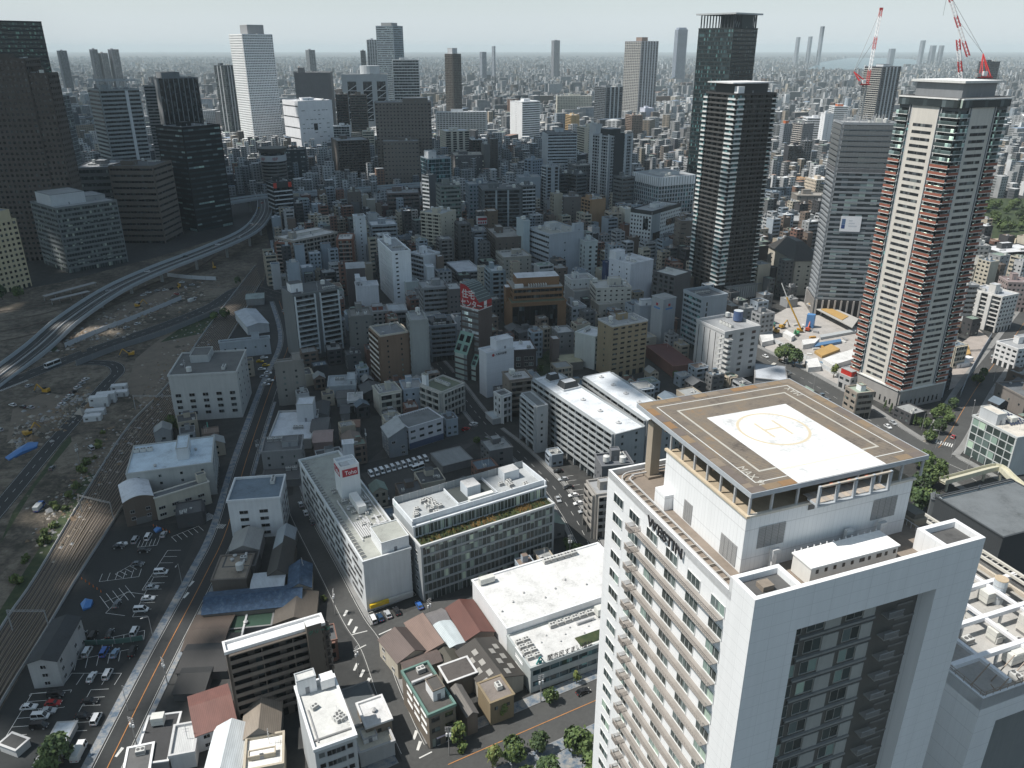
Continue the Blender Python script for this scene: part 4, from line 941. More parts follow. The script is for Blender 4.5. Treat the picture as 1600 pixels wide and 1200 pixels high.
bld('balcony_block','brownish apartment block with barred balconies touching the hotel on its left',917,932,985,772,842,wall=W_(.3,.285,.265),sf=BA(fh=2.9,uw=4,gl=GLD),sl=BA(fh=2.9,uw=4,gl=GLD),roof=RG,cat='apartment block',asp=.8)
bld('slate_block','dark slate roofed block squeezed between the apartment slabs and the hotel',930,941,990,728,800,wall=W_(.15,.155,.165),sf=BL(n=3),roof=R_(.13,.14,.16),cat='apartment block',asp=.8)
bld('white_flat','low white roofed house seen under the helipad corner',1000,1020,1062,692,735,wall=W_(.25,.23,.21),sf=PU(),roof=R_(.62,.65,.68),cat='house',eq=7,asp=.8)
# ---- gabled houses and sheds
def ghouse(name,label,xl,xm,xr,ym,yb,ridge='v',rise=2.2,wall=WHT,roof=('c',.2,.18,.16),ang=None,yl=None,yr=None,dl=None,dr=None,h=None,cat='house',nw=2,over=.35,off=.5,asp=1.0,group=None,roof2=None,sky=0):
 b=frame(xl,xm,xr,ym,yb,ang,yl,yr,dl,dr,h,asp);W,D,h=max(3,min(b.W,90)),max(3,min(b.D,90)),b.h;b.W,b.D=W,D
 DBG.append((label,round(b.N.x),round(b.N.y),round(W),round(D),round(h),round(math.degrees(b.phi))))
 b.root=root=empty(name,label,cat,(b.N.x,b.N.y,0),b.phi,group);FOOT.append((b.N.x,b.N.y,b.phi,W,D,h))
 m=MB();rz=h+rise;e=over
 for k in 'flrb':fc=Face(k,W,D);fc.pane(m,0,fc.L,0,h,0,wall)
 r=MB();r2=roof2 or roof
 if ridge=='v':
  c=W*off
  for y,s in((0,1),(D,-1)):m.quad([(0,y,h),(W,y,h),(c,y,rz)][::s],wall)
  sl_=(rz-h)/c;sr=(rz-h)/(W-c)
  def slab(a,b2,z1,z2,k):r.quad([(a,-e,z1),(b2,-e,z2),(b2,D+e,z2),(a,D+e,z1)],k);r.quad([(a,D+e,z1-.2),(b2,D+e,z2-.2),(b2,-e,z2-.2),(a,-e,z1-.2)],k);r.quad([(a,-e,z1-.2),(b2,-e,z2-.2),(b2,-e,z2),(a,-e,z1)],k);r.quad([(b2,D+e,z2-.2),(a,D+e,z1-.2),(a,D+e,z1),(b2,D+e,z2)],k)
  slab(-e,c,h-e*sl_+.22,rz+.22,roof);slab(c,W+e,rz+.22,h-e*sr+.22,r2)
  r.quad([(-e,D+e,h-e*sl_+.02),(-e,-e,h-e*sl_+.02),(-e,-e,h-e*sl_+.22),(-e,D+e,h-e*sl_+.22)],roof);r.quad([(W+e,-e,h-e*sr+.02),(W+e,D+e,h-e*sr+.02),(W+e,D+e,h-e*sr+.22),(W+e,-e,h-e*sr+.22)],r2)
 else:
  c=D*off
  for x,s in((0,-1),(W,1)):m.quad([(x,0,h),(x,D,h),(x,c,rz)][::s],wall)
  sl_=(rz-h)/max(c,.1);sr=(rz-h)/max(D-c,.1)
  def slab(a,b2,z1,z2,k):r.quad([(-e,a,z1),(W+e,a,z1),(W+e,b2,z2),(-e,b2,z2)],k);r.quad([(-e,b2,z2-.2),(W+e,b2,z2-.2),(W+e,a,z1-.2),(-e,a,z1-.2)],k);r.quad([(W+e,a,z1-.2),(W+e,b2,z2-.2),(W+e,b2,z2),(W+e,a,z1)],k);r.quad([(-e,b2,z2-.2),(-e,a,z1-.2),(-e,a,z1),(-e,b2,z2)],k)
  slab(-e,c,h-e*sl_+.22,rz+.22,roof);slab(c,D+e,rz+.22,h-e*sr+.22,r2)
  r.quad([(-e,-e,h-e*sl_+.02),(W+e,-e,h-e*sl_+.02),(W+e,-e,h-e*sl_+.22),(-e,-e,h-e*sl_+.22)],roof)
 m.build('wall',root);ro=r.build('roof',root)
 if nw:
  wmx=shared('house_window',lambda:m_window(1.5,1.2,P_(.5),GLD));nf=max(1,int(h//2.9));q=random.Random(int(xm*13+ym))
  pl=[]
  for k in 'fl':
   fc=Face(k,W,D);n=max(1,int(fc.L/4));rot=0 if k=='f' else-math.pi/2
   for j in range(nf):
    for i in range(n):
     if q.random()<.8:p=fc.P(fc.L*(i+.5)/n,.03,1.1+2.9*j);pl.append((p[0],p[1],p[2],rot))
  many(root,'window',wmx,pl)
 if sky:
  sm=MB();sm.box(-.75,.75,-1.1,1.1,0,.12,P_(.3,.29,.27));sme=shared('skylight',lambda:sm);n=int(D/4.6)
  for i in range(n):
   for side in(0,1):
    for jj in((.3,.62)if side==0 else(.35,.7)):
     c=W*off;x=c*jj if side==0 else c+(W-c)*jj;zz=h+(rz-h)*(x/c if side==0 else(W-x)/(W-c))+.24
     o=inst(sme,'skylight',ro,(x,2+i*4.6+(2.0 if jj>.5 else 0),zz));o.rotation_euler=(0,-math.atan2(rise,c)if side==0 else math.atan2(rise,W-c),0)
 return b
CT=lambda r,g,b_:('c',r,g,b_)
ghouse('factory_shed','brown ridged factory shed with cream side wall on the street corner',592,621,664,1036,1062,'v',1.8,W_(.5,.46,.38),CT(.13,.098,.088),yl=1000,roof2=CT(.085,.066,.06),cat='factory',off=.62,nw=5)
ghouse('factory_shed','pinkish brown factory shed between the street corner shed and the pale flat roof',633,664,697,1020,1044,'v',1.2,W_(.3,.25,.21),CT(.22,.155,.13),yl=974,cat='factory',off=.9,nw=0)
ghouse('factory_shed','shed with a pale blue grey roof in the middle of the brown factory',672,697,728,1015,1036,'v',.5,W_(.6),CT(.52,.58,.6),yl=980,cat='factory',nw=0)
ghouse('factory_shed','dark maroon factory shed with two skylights beside the white hall',697,728,772,1001,1024,'v',1.8,W_(.25,.2,.17),CT(.12,.05,.04),yl=951,cat='factory',nw=0)
ghouse('factory_shed','small grey gabled shed behind the pale blue grey roof',661,674,702,979,1000,'u',1.2,W_(.25),CT(.19,.18,.18),yl=962,cat='factory',nw=0)
ghouse('factory_shed','dark shed covered in rows of pale square skylights',713,756,818,1080,1104,'v',2.2,W_(.4,.37,.32),CT(.05,.045,.04),yl=1019,cat='factory',off=.5,nw=0,sky=1)
ghouse('factory_lean_to','low brown lean-to roof in front of the brown ridged sheds',624,634,690,1052,1076,'u',1.2,W_(.3,.25,.2),CT(.13,.1,.09),ang=27,dl=5,cat='factory',nw=0)
ghouse('factory_lean_to','small mossy dark gabled roof in the middle of the factory',686,693,722,1044,1064,'v',1.0,W_(.3,.27,.22),CT(.075,.07,.055),ang=27,dl=9,cat='factory',nw=0)
b=bld('dark_flat_house','dark house with a white roof edge behind the corner office',690,700,745,1066,1096,ang=27,dl=7,wall=W_(.16,.14,.12),sf=BL(n=2),roof=R_(.1,.09,.085),rim=W_(.6,.6,.6),pent=[],eq=0,cat='house',par=.2)
bld('ochre_house','narrow ochre fronted house with roof fans on the avenue',755,766,803,1098,1134,ang=27,dl=8,wall=W_(.24,.19,.12),sf=BL(n=2),sl=BL(),roof=R_(.22,.19,.17),pent=[],eq=3,cat='house',par=.3)
ghouse('alley_house','small dark tiled house in the gap beside the corner office',722,730,742,1120,1150,'v',1.0,W_(.2,.16,.13),CT(.15,.14,.13),ang=27,dl=11,nw=0)
b=bld('corner_office','brown tiled corner office with a green rimmed dark roof',628,669,711,1116,1170,yl=1048,wall=W_(.16,.135,.11),sf=PU(fh=3.2,cw=3.4),sl=BL(),roof=R_(.09,.085,.08),rim=P_(.13,.22,.19),pent=[(.42,.86,.22,.5,3.4,WHT)],eq=5,cat='office')
wm=m_window(3.6,.7,P_(.75),P_(.72,.74,.74),nm=0).mesh('slot_window');many(b.root,'window',wm,[(-.03,3+4.8*i,z,-math.pi/2)for z in(4.2,7.0,9.8)for i in range(int((b.D-3)/4.8))])
mm=MB();mm.box(2,6.5,-.3,-.02,2.6,3.1,P_(.8,.7,.8));mm.build('shop_sign',b.root)
# ---- brown apartment house and neighbours
b=bld('brown_apartment_house','dark brown apartment house with a white roof and wavy balconies',352,506,553,972,1092,yl=1018,wall=W_(.1,.085,.072),sf=BL(),sl=BA(fh=2.85,uw=7.4,pk=W_(.15,.128,.11),gl=GLD),roof=R_(.8,.8,.8),rim=W_(.72,.72,.72),pent=[],eq=5,cat='apartment house')
W,D=b.W,b.D
mm=MB();mm.box(-2.6,-.02,1.2,D*.2,0,b.h+2.2,W_(.1,.085,.07),R_(.78));mm.build('stair_tower',b.root)
text_obj('グリーン','sign_letters',b.root,(-2.7,D*.19,b.h-.6),(math.pi/2,0,-math.pi/2),1.5,P_(.02,.16,.11),.05,1.0)
for j in range(9):
 mm=MB();z=1.2+2.85*j;n=14
 for i in range(n):
  y0,y1=i/n,(i+1)/n;f=lambda t:1.0+.7*math.sin(t*4*math.pi)
  a0,a1=.6+(W-1.2)*y0,.6+(W-1.2)*y1
  mm.quad([(a0,-f(y0),z),(a1,-f(y1),z),(a1,-f(y1),z+1.2),(a0,-f(y0),z+1.2)],W_(.15,.128,.11));mm.quad([(a1,-f(y1)+.15,z),(a0,-f(y0)+.15,z),(a0,-f(y0)+.15,z+1.2),(a1,-f(y1)+.15,z+1.2)],W_(.15,.128,.11));mm.quad([(a0,-f(y0),z+1.2),(a1,-f(y1),z+1.2),(a1,-f(y1)+.15,z+1.2),(a0,-f(y0)+.15,z+1.2)],W_(.3,.28,.26));mm.quad([(a0,0,z+.02),(a0,-f(y0),z+.02),(a1,-f(y1),z+.02),(a1,0,z+.02)][::-1],W_(.12,.1,.09));mm.quad([(a0,0,z),(a0,-f(y0),z),(a1,-f(y1),z),(a1,0,z)],W_(.12,.1,.09))
 mm.build('balcony',b.root)
mm=MB();mm.box(1.0,W-.3,-.06,-.01,.5,b.h-1.5,GLD);mm.build('window_wall',b.root)
b=bld('white_roof_office','narrow grey office with a pale roof and a white tank, bottom of the view',461,491,556,1170,1280,yl=1078,yr=1147,wall=W_(.42,.44,.45),sf=BL(),sl=BL(),roof=R_(.6,.6,.58),rim=W_(.72,.73,.74),pent=[(.02,.5,.86,.99,4.6,WHT)],eq=0,cat='office')
wm=m_window(4.2,1.5,P_(.35),GLD,nm=3).mesh('ribbon_window');many(b.root,'window',wm,[(b.W*.5,-.03,b.h-3.6-3.3*j,0)for j in range(6)])
wm=m_window(1.3,1.4,P_(.35),GLD,nm=0).mesh('square_window');many(b.root,'window',wm,[(x,-.03,b.h-3.4-3.3*j,0)for j in range(6)for x in(1.5,b.W-1.6)])
mm=MB();mm.box(b.W*.6,b.W*.95,b.D*.82,b.D*.95,.5,3.2,P_(.75));mm.build('white_tank',b.root,(0,0,b.zr))
for x,y in((.3,.6),(.75,.3),(.85,.3),(.78,.38),(.7,.34)):inst(shared('air_conditioner',m_ac),'air_conditioner',b.root,(b.W*x,b.D*y,b.zr),.4,.75)
for i in range(7):inst(shared('antenna',m_ant),'antenna',b.root,(b.W*(.9-.02*i),b.D*(.2+.04*i),b.zr),.3*i,.42)
mm=MB();mm.box(.3,b.W-.3,b.D*.12,b.D*.14,.1,.35,P_(.2));mm.box(1.2,1.5,2,b.D*.6,.1,.3,P_(.3));mm.build('pipe',b.root,(0,0,b.zr))
ghouse('red_roof_house','grey house with a red tiled roof and a white dormer, lower left',288,306,369,1150,1176,'u',3.0,W_(.45,.46,.47),CT(.19,.09,.075),yr=1128,dl=15,nw=3,off=.5)
ghouse('gabled_house','brown grey gabled house between the red roof and the pale roofed office',371,377,436,1158,1185,'v',3.6,W_(.15,.145,.14),CT(.27,.23,.19),ang=12,dl=12,nw=0)
ghouse('white_gable_house','pale blue white metal gabled house at the bottom edge',307,318,375,1213,1240,'v',2.4,W_(.6),CT(.62,.66,.68),ang=8,dl=15,nw=0)
bld('terrace_house','white and beige terraced house roofs at the bottom edge left of the narrow office',377,381,442,1203,1235,ang=14,dl=10,wall=W_(.45,.4,.32),sf=BL(n=2),roof=R_(.8,.79,.76),pent=[(.1,.8,.3,.5,1.2,W_(.4,.36,.28))],eq=2,cat='house')
bld('pale_patch_house','small house with a corrugated pale roof at the bottom left edge',258,264,303,1180,1205,ang=14,dl=10,wall=W_(.5),sf=BL(n=2),roof=CT(.55,.56,.56),pent=[],eq=1,cat='house')
bld('dark_flat_house','dark flat roofed house with a white kerb near the bottom left road',203,208,262,1195,1215,ang=10,dl=16,wall=W_(.25),sf=BL(),roof=R_(.05,.05,.052),rim=W_(.6),pent=[],eq=1,cat='house',par=.3)
bld('white_kerb_house','white walled house cut by the bottom edge beside the road',183,190,232,1218,1240,ang=16,dl=10,wall=W_(.7),sf=BL(),roof=R_(.12),rim=W_(.75),pent=[],eq=1,cat='house',par=.3)
bld('tar_roof_house','long dark tar roofed shed right of the wavy balconies',551,557,601,1142,1160,ang=26,dl=16,wall=W_(.16),sf=BL(),roof=R_(.1,.11,.115),pent=[],eq=0,cat='house',par=.2)
bld('brown_box_house','brown box house with a white terrace beside the shaded street',568,572,612,1136,1172,ang=26,dl=9,wall=W_(.2,.165,.13),sf=BL(n=1),roof=R_(.62),rim=W_(.62),pent=[],eq=2,cat='house',par=.6)
bld('clutter_house','low house with a ragged white and straw roof beside the shaded street',558,562,616,1176,1200,ang=26,dl=9,wall=W_(.4),sf=BL(n=2),roof=R_(.6,.57,.48),pent=[(.2,.6,.3,.7,1.5,W_(.7))],eq=3,cat='house')
# ---- blue roofed sheds and the old house block left of the central street
ghouse('blue_roof_shed','long shed with a worn bright blue metal roof',311,316,470,960,978,'u',2.2,W_(.2,.18,.16),'bluetin',ang=9,dl=11,cat='shed',nw=0)
ghouse('blue_roof_shed','small gabled shed with a blue metal roof facing the central street',446,450,486,922,944,'v',2.2,W_(.3,.28,.24),'bluetin',ang=12,dl=13,cat='shed',nw=0)
ghouse('pale_roof_shed','pale blue grey roofed shed behind the long blue roof',387,391,442,926,944,'u',.8,W_(.3),CT(.5,.54,.58),ang=9,dl=10,cat='shed',nw=0)
ghouse('tiled_house','old brown tiled house between the blue roof and the white roofed apartment house',424,428,492,975,990,'v',2.0,W_(.2,.17,.14),CT(.1,.085,.07),ang=9,dl=14,cat='house',nw=0)
ghouse('tiled_house','dark gabled house with a pale skylight strip above the blue roofed shed',412,417,452,901,920,'v',2.6,W_(.14,.125,.11),CT(.06,.055,.05),ang=8,dl=20,cat='house',nw=0)
ghouse('grey_gable_house','grey gabled house on the street corner below the white office',424,428,457,857,876,'v',2.4,W_(.2),CT(.33,.37,.4),ang=8,dl=12,cat='house',nw=1)
ghouse('grey_gable_house','grey gabled house left of its street corner twin, with a pale lean-to',355,358,404,862,882,'v',2.2,W_(.25,.24,.23),CT(.33,.33,.32),ang=8,dl=12,cat='house',nw=1)
bld('beige_roof_house','brown walled house with a beige roof terrace beside the left road',325,330,384,906,930,ang=6,dl=14,wall=W_(.16,.135,.115),sf=BL(n=2),roof=R_(.3,.25,.2),pent=[],eq=3,cat='house',par=.5)
bld('black_roof_house','black flat roofed house with a white kerb above the beige roof terrace',344,348,398,886,908,ang=6,dl=9,wall=W_(.08),sf=BL(),roof=R_(.035),pent=[],eq=2,cat='house',par=.3)
ghouse('corrugated_shed','old rusty corrugated roof shed beside the left road',280,284,346,1017,1030,'u',1.0,W_(.14,.12,.1),CT(.1,.075,.06),ang=4,dl=16,cat='shed',nw=0)
ghouse('corrugated_shed','long black corrugated shed roof left of the white roofed apartment house',272,276,354,1052,1064,'u',1.0,W_(.1),CT(.035,.034,.034),ang=4,dl=16,cat='shed',nw=0)
ghouse('corrugated_shed','black slatted shed roof above the red tiled house',266,270,318,1085,1096,'u',.8,W_(.1),CT(.03,.03,.03),ang=4,dl=14,cat='shed',nw=0)
bld('green_court','low green floored court with white walls behind the white roofed apartment house',346,350,376,1000,1012,ang=8,dl=16,wall=W_(.3),sf=BL(),roof=R_(.03,.055,.04),rim=W_(.55),pent=[],eq=0,cat='court',par=.8)
bld('green_court','plain dark green flat roof below the long blue metal roof',330,336,424,985,996,ang=9,dl=10,wall=W_(.2),sf=BL(),roof=R_(.025,.06,.04),pent=[],eq=1,cat='court',par=.2)
# ---- white office and the blue white roofs by the railway
b=bld('white_small_office','white four storey office with a dark blue roof beside the left road',354,354.5,437,782,843,yr=776,dl=17,wall=W_(.68,.69,.7),sf=BL(),sl=BL(),roof=R_(.17,.22,.27),pent=[],eq=2,cat='office',rim=W_(.68,.69,.7))
wm=m_window(3.0,1.3,P_(.4),GLD,nm=1).mesh('wide_window');many(b.root,'window',wm,[(b.W*x,-.03,z,0)for z in(1.5,4.6,7.7,10.8)for x in(.28,.66)]+[(b.W+.03,y,z,math.pi/2)for z in(2,5,8,11)for y in(4,9,14)])
b=bld('blue_white_office','office with a bright blue white roof and a lift tower beside the railway',197,331,347,722,772,yl=740,dr=25,wall=W_(.42,.43,.42),sf=RB(fh=3.2,gl=GLD),sl=BL(n=4),roof=R_(.62,.72,.8),pent=[(.25,.75,.28,.42,5.2,W_(.6,.62,.64))],eq=5,cat='office',par=.5)
b=bld('cream_wing_office','cream two storey office with a dark roof beside the railway',241,326,334,752,786,yl=778,wall=W_(.48,.45,.38),sf=BL(n=1),sl=BL(),roof=R_(.13,.14,.15),rim=W_(.58,.56,.5),pent=[(.3,.9,.02,.18,3.4,W_(.48,.45,.38))],eq=2,cat='office',par=.4)
wm=m_window(2.4,1.2,P_(.5),GLD,nm=2).mesh('wide_window');many(b.root,'window',wm,[(-.03,b.D*(.18+.24*i),z,-math.pi/2)for z in(1.4,4.4)for i in range(4)])
b=frame(190,191,240,786,824,yr=774,dl=15);W,D,h=b.W,b.D,b.h
root=empty('barrel_roof_hall','brown hall with a white barrel roof beside the railway','hall',(b.N.x,b.N.y,0),b.phi);FOOT.append((b.N.x,b.N.y,b.phi,W,D,h))
m=MB();r=MB();n=12;BW=W_(.13,.1,.08)
for k in 'flrb':fc=Face(k,W,D);fc.pane(m,0,fc.L,0,h,0,BW)
ar=[(W*i/n,h+2.6*math.sin(math.pi*(.12+.76*i/n))-2.6*math.sin(math.pi*.12))for i in range(n+1)]
m.quad([(x,0,z)for x,z in ar[::-1]][::-1]if False else[(0,0,h-.01),(W,0,h-.01)]+[(x,0,z)for x,z in ar[::-1][1:-1]],BW)
for(xa,za),(xb,zb)in zip(ar,ar[1:]):r.quad([(xa,-.3,za+.15),(xb,-.3,zb+.15),(xb,D+.3,zb+.15),(xa,D+.3,za+.15)],R_(.7,.72,.76));r.quad([(xa,-.3,za-.1),(xb,-.3,zb-.1),(xb,-.3,zb+.15),(xa,-.3,za+.15)],WHT)
m.build('wall',root);r.build('roof',root);many(root,'window',shared('house_window',lambda:m_window(1.5,1.2,P_(.5),GLD)),[(W*x,-.03,z,0)for x in(.25,.75)for z in(2.5,5.5)])
mm=MB();mm.box(W*.3,W*.8,-.08,-.01,.1,3,P_(.14));mm.build('shutter',root)
ghouse('dark_roof_house','white walled house with a black roof standing alone by the tracks',42,88,126,1033,1072,'u',1.2,W_(.38,.38,.38),R_(.05,.055,.06),yl=1037,cat='house',nw=6)
bld('track_shed','tiny white shed in the bottom left corner',0,24,36,1172,1184,ang=70,dl=6,dr=4,wall=W_(.5),sf=BL(),roof=R_(.06),pent=[],eq=0,cat='shed',par=.1,asp=1.6)
bld('track_shed','small flat pale blue shed roof in the bottom left corner',47,52,84,1196,1206,ang=5,dl=14,wall=W_(.4),sf=BL(),roof=R_(.5,.55,.6),pent=[],eq=0,cat='shed',par=.1)
# ================================================================ BUILDINGS OF THE MIDDLE AND FAR TOWN
def PU(**k):return('punch',k)
def RB(**k):return('rib',k)
def CU(**k):return('curt',k)
def FN(**k):return('fin',k)
def BA(**k):return('balc',k)
def BL(**k):return('blank',k)
WHT,LGR,MGR,DGR,BLK=W_(.74,.75,.76),W_(.5,.52,.54),W_(.3,.31,.32),W_(.14,.145,.15),W_(.045,.048,.05)
CRM,BEI,BRN,DBR,ORA,RED=W_(.6,.55,.45),W_(.45,.4,.33),W_(.19,.155,.13),W_(.1,.083,.072),W_(.34,.19,.095),W_(.26,.07,.05)
BLG=W_(.4,.46,.52)
RW,RG,RD=R_(.62,.63,.65),R_(.33,.34,.35),R_(.14,.145,.15)
OB='office_building';AP='apartment_building';TW='tower'
# ---- far left, around the station
b=bld('glass_tower','tall dark glass tower with greenish panes at the left edge of the view',-70,-30,64,31,338,wall=BLK,sf=CU(fh=4.2,cw=3.2,gl=('g',.02,.045,.042),wh=.62),roof=RD,cat=TW)
b=bld('grid_tower','dark brown tower with a grid of square windows, in front of the dark glass tower',-75,-62,37,91,408,ang=8,wall=DBR,sf=PU(fh=4.4,cw=3.8,wh=.5,ww=.58,pr=.5,gl=GLD),roof=RD,cat=TW,dl=30)
b=bld('grid_tower','lower dark brown wing stepping down beside the tower with square windows',30,34,73,114,405,ang=8,wall=DBR,sf=PU(fh=4.4,cw=3.8,wh=.5,ww=.58,pr=.5,gl=GLD),roof=RD,cat=TW,dl=22)
bld('glass_fin_tower','slim grey glass slab standing behind the lower brown wing',73,74,88,151,330,ang=10,wall=MGR,sf=CU(fh=4,cw=2.5,gl=('g',.05,.06,.065)),roof=RG,cat=TW,dl=40)
b=bld('banded_office','grey banded office tower with an open frame on its roof',137,155,217,140,302,wall=W_(.36,.38,.39),sf=RB(fh=5,wh=.5,pr=.5,gl=GLD),roof=RD,pent=None,cat=OB,eq=6)
m=MB();w,d=b.W,b.D
for x in(0,w/4,w/2,3*w/4,w-.8):m.box(x,x+.8,0,.8,0,9,LGR);m.box(x,x+.8,d-.8,d,0,9,LGR)
m.box(-.4,w+.4,-.4,1,9,10.2,LGR);m.box(-.4,w+.4,d-1,d+.4,9,10.2,LGR);m.box(-.4,1,1,d-1,9,10.2,LGR);m.box(w-1,w+.4,1,d-1,9,10.2,LGR)
m.build('roof_frame',b.root,(0,0,b.h+.02));m=MB();m.box(w*.62,w*.7,-.9,-.52,20,b.h-2,WHT);m.build('lift_shaft',b.root)
bld('ribbed_office','dark office slab with pale vertical ribs on its right half',232,246,309,122,288,wall=W_(.2,.21,.22),sf=FN(fh=4,cw=6.5,fd=1.0,pw=1.0,sp=False,gl=GLD,tr=W_(.24,.25,.26)),sl=BL(),roof=RD,pent=(.15,.6,.2,.8,7),cat=OB)
bld('banded_office','low grey banded block squeezed behind the open framed office tower',222,224,243,133,285,ang=12,wall=MGR,sf=RB(fh=4),roof=RG,cat=OB,dl=30)
bld('station_block','low dark station block with orange corner signs behind the brown banded block',108,116,178,262,372,ang=10,wall=DGR,sf=RB(fh=6),roof=RG,cat=OB,eq=12,dl=60)
bld('brown_banded_block','brown block with dark horizontal bands between the black banded tower and the grey office',169,238,267,259,380,wall=W_(.16,.135,.115),sf=RB(fh=5.5,wh=.36,gl=GLD,pr=.5),roof=RD,cat=OB,eq=8)
bld('black_banded_tower','black office tower with thin pale blue window strips',243,284,343,199,362,wall=W_(.012,.013,.015),sf=RB(fh=5.0,wh=.36,gl=('g',.07,.1,.11,6.0,5.0),pr=.35,tr=BLK),roof=RD,cat=TW,eq=5)
bld('station_office','pale grey mid-rise office with a big white plant room on its roof',47,86,182,325,427,wall=W_(.16,.175,.18),sf=CU(fh=4,cw=2.2,wh=.55,gl=('g',.05,.06,.06)),roof=R_(.4),pent=[(.05,.6,.25,.85,9,LGR),(.62,.95,.3,.8,4,MGR)],cat=OB,eq=4)
b=bld('domed_hotel','cream stone hotel with a green dome at the left edge',-75,-40,24,352,462,wall=W_(.5,.43,.29),sf=PU(fh=4,cw=3.6,wh=.5,ww=.5,gl=GLD),roof=RG,pent=(.3,.95,.1,.9,7,W_(.5,.43,.29)),cat='hotel',eq=0)
m=MB()
for i in range(6):
 a0,a1=i*15,(i+1)*15;R0=7.5
 m.cyl(b.W*.62,b.D*.5,b.h+7+R0*.8*math.sin(math.radians(a0)),b.h+7+R0*.8*math.sin(math.radians(a1)),R0*math.cos(math.radians(a0)),P_(.16,.22,.16),14,R0*math.cos(math.radians(a1)))
m.build('dome',b.root)
# ---- far centre
WTW=bld('white_tower','tall white apartment tower with a fine window grid',358,378,425,53,241,wall=W_(.88,.89,.89),sf=PU(fh=3.9,cw=2.9,wh=.5,ww=.62,pr=.5,gl=GLD),roof=RW,pent=(.3,.85,.25,.8,15,MGR),cat=TW,eq=3)
bld('slim_tower','slim dark apartment tower with one pale stripe beside the white tower',334,350,364,102,220,wall=W_(.1,.12,.13),sf=FN(fh=4,cw=9,fd=.8,pw=2,tr=LGR),roof=RD,cat=TW)
b=bld('white_store','white department store block with thin slit windows and a square black opening',441,465,518,158,247,wall=W_(.78,.78,.8),sf=BL(),sl=RB(fh=16,wh=.12,gl=GLD,pr=.3),roof=RW,cat='department store',eq=4)
m=MB();fc=Face('f',b.W,b.D);q=random.Random(4)
fc.box(m,b.W*.41,b.W*.52,b.h*.48,b.h*.6,0,.12,GLD)
for i in range(9):
 for j in range(7):
  if q.random()<.62 and not(3<i<6 and j<5 and False):
   a=b.W*(.08+.84*j/7);fc.box(m,a,a+b.W*q.uniform(.05,.1),b.h*(.2+.078*i),b.h*(.2+.078*i)+.9,0,.1,GL)
m.build('slit_window',b.root)
bld('grey_store','dark grey windowless block behind the white department store',457,459,516,113,228,ang=8,wall=W_(.17,.17,.175),sf=BL(),roof=RG,cat='department store',dl=60,pent=(.1,.25,.2,.6,8,DGR))
b=bld('station_tower','pale grey station building with tall braced openings and a round drum on its roof',527,533,605,116,228,ang=8,wall=W_(.42,.45,.47),sf=BL(),roof=RG,pent=None,cat='station',dl=45)
m=MB();fc=Face('f',b.W,b.D)
for a in(.12,.46,.76):
 fc.box(m,b.W*a,b.W*(a+.19),b.h*.35,b.h*.9,0,.3,GLD)
 for i in range(5):
  z=b.h*(.37+.1*i);p=fc.P(b.W*a,.6,z);q_=fc.P(b.W*(a+.19),.6,z+b.h*.08);m.bar(p,q_,1.2,LGR)
  fc.box(m,b.W*a,b.W*(a+.19),z,z+1,0,.5,LGR)
m.cyl(b.W*.62,b.D*.5,b.h,b.h+14,b.W*.22,W_(.5,.53,.55),20)
m.build('braced_opening',b.root)
bld('blue_grey_tower','tallest blue grey tower behind the station, with fine horizontal lines',587,614,629,40,214,wall=W_(.24,.29,.33),sf=RB(fh=4,wh=.5,gl=('g',.05,.07,.08)),roof=RG,pent=(.2,.8,.2,.8,6,MGR),cat=TW,eq=0)
bld('lattice_tower','white lattice fronted office tower beside the tallest blue grey tower',610,613,654,93,224,ang=8,wall=W_(.66,.68,.69),sf=CU(fh=5,cw=5.5,wh=.72,gl=GL,pr=.6),roof=RG,cat=TW,dl=35)
bld('striped_tower','grey vertically striped tower left of the tallest blue grey tower',570,573,588,62,165,ang=10,wall=LGR,sf=FN(fh=4,cw=7,fd=.8,pw=2.4),roof=RG,cat=TW,dl=45)
bld('slim_tower','small dark tower half hidden by the grey striped tower',561,563,571,79,166,ang=10,wall=DGR,sf=RB(fh=4),roof=RG,cat=TW,dl=30)
bld('brown_slab','wide brown slab hotel with rows of square windows',580,585,673,160,294,ang=8,wall=W_(.2,.175,.155),sf=PU(fh=4.2,cw=4.4,wh=.34,ww=.4,gl=GLD),sl=BL(),roof=RG,pent=(.5,.95,.1,.9,5),cat='hotel',dl=35)
bld('brown_slab','lower brown block in front of the wide brown slab hotel',594,598,654,221,300,ang=8,wall=W_(.2,.175,.155),sf=PU(fh=5,cw=4.2,wh=.25,ww=.35,gl=GL,g0=14),sl=BL(),roof=RG,cat='hotel',dl=25)
bld('brown_apartment','dark brown gridded apartment block left of the brown slab hotel',517,527,577,220,292,wall=W_(.15,.13,.115),sf=BA(fh=3.3,uw=4.5,gl=GLD),sl=BL(n=1),roof=RG,cat=AP)
bld('slim_tower','slim dark brown tower with a pale crown, alone above the low town',695,707,720,84,201,wall=W_(.17,.155,.14),sf=BA(fh=3.6,uw=5),roof=RG,pent=(.15,.75,.2,.8,12,LGR),cat=TW)
b=bld('glass_office','blue grey glass office with a plant room on top, right of the brown slab hotel',657,668,704,248,346,wall=W_(.3,.36,.4),sf=CU(fh=4,cw=4,gl=GLB),roof=RG,pent=(.1,.45,.2,.8,7,LGR),cat=OB)
bld('twin_block','left one of two dark brown office twins in front of the station',521,524,542,147,238,ang=8,wall=DBR,sf=RB(fh=4,gl=GLD),roof=RG,cat=OB,dl=25)
bld('twin_block','right one of two dark brown office twins in front of the station',541,546,572,148,240,ang=8,wall=W_(.14,.12,.1),sf=RB(fh=4,gl=GLD),roof=RG,cat=OB,dl=25)
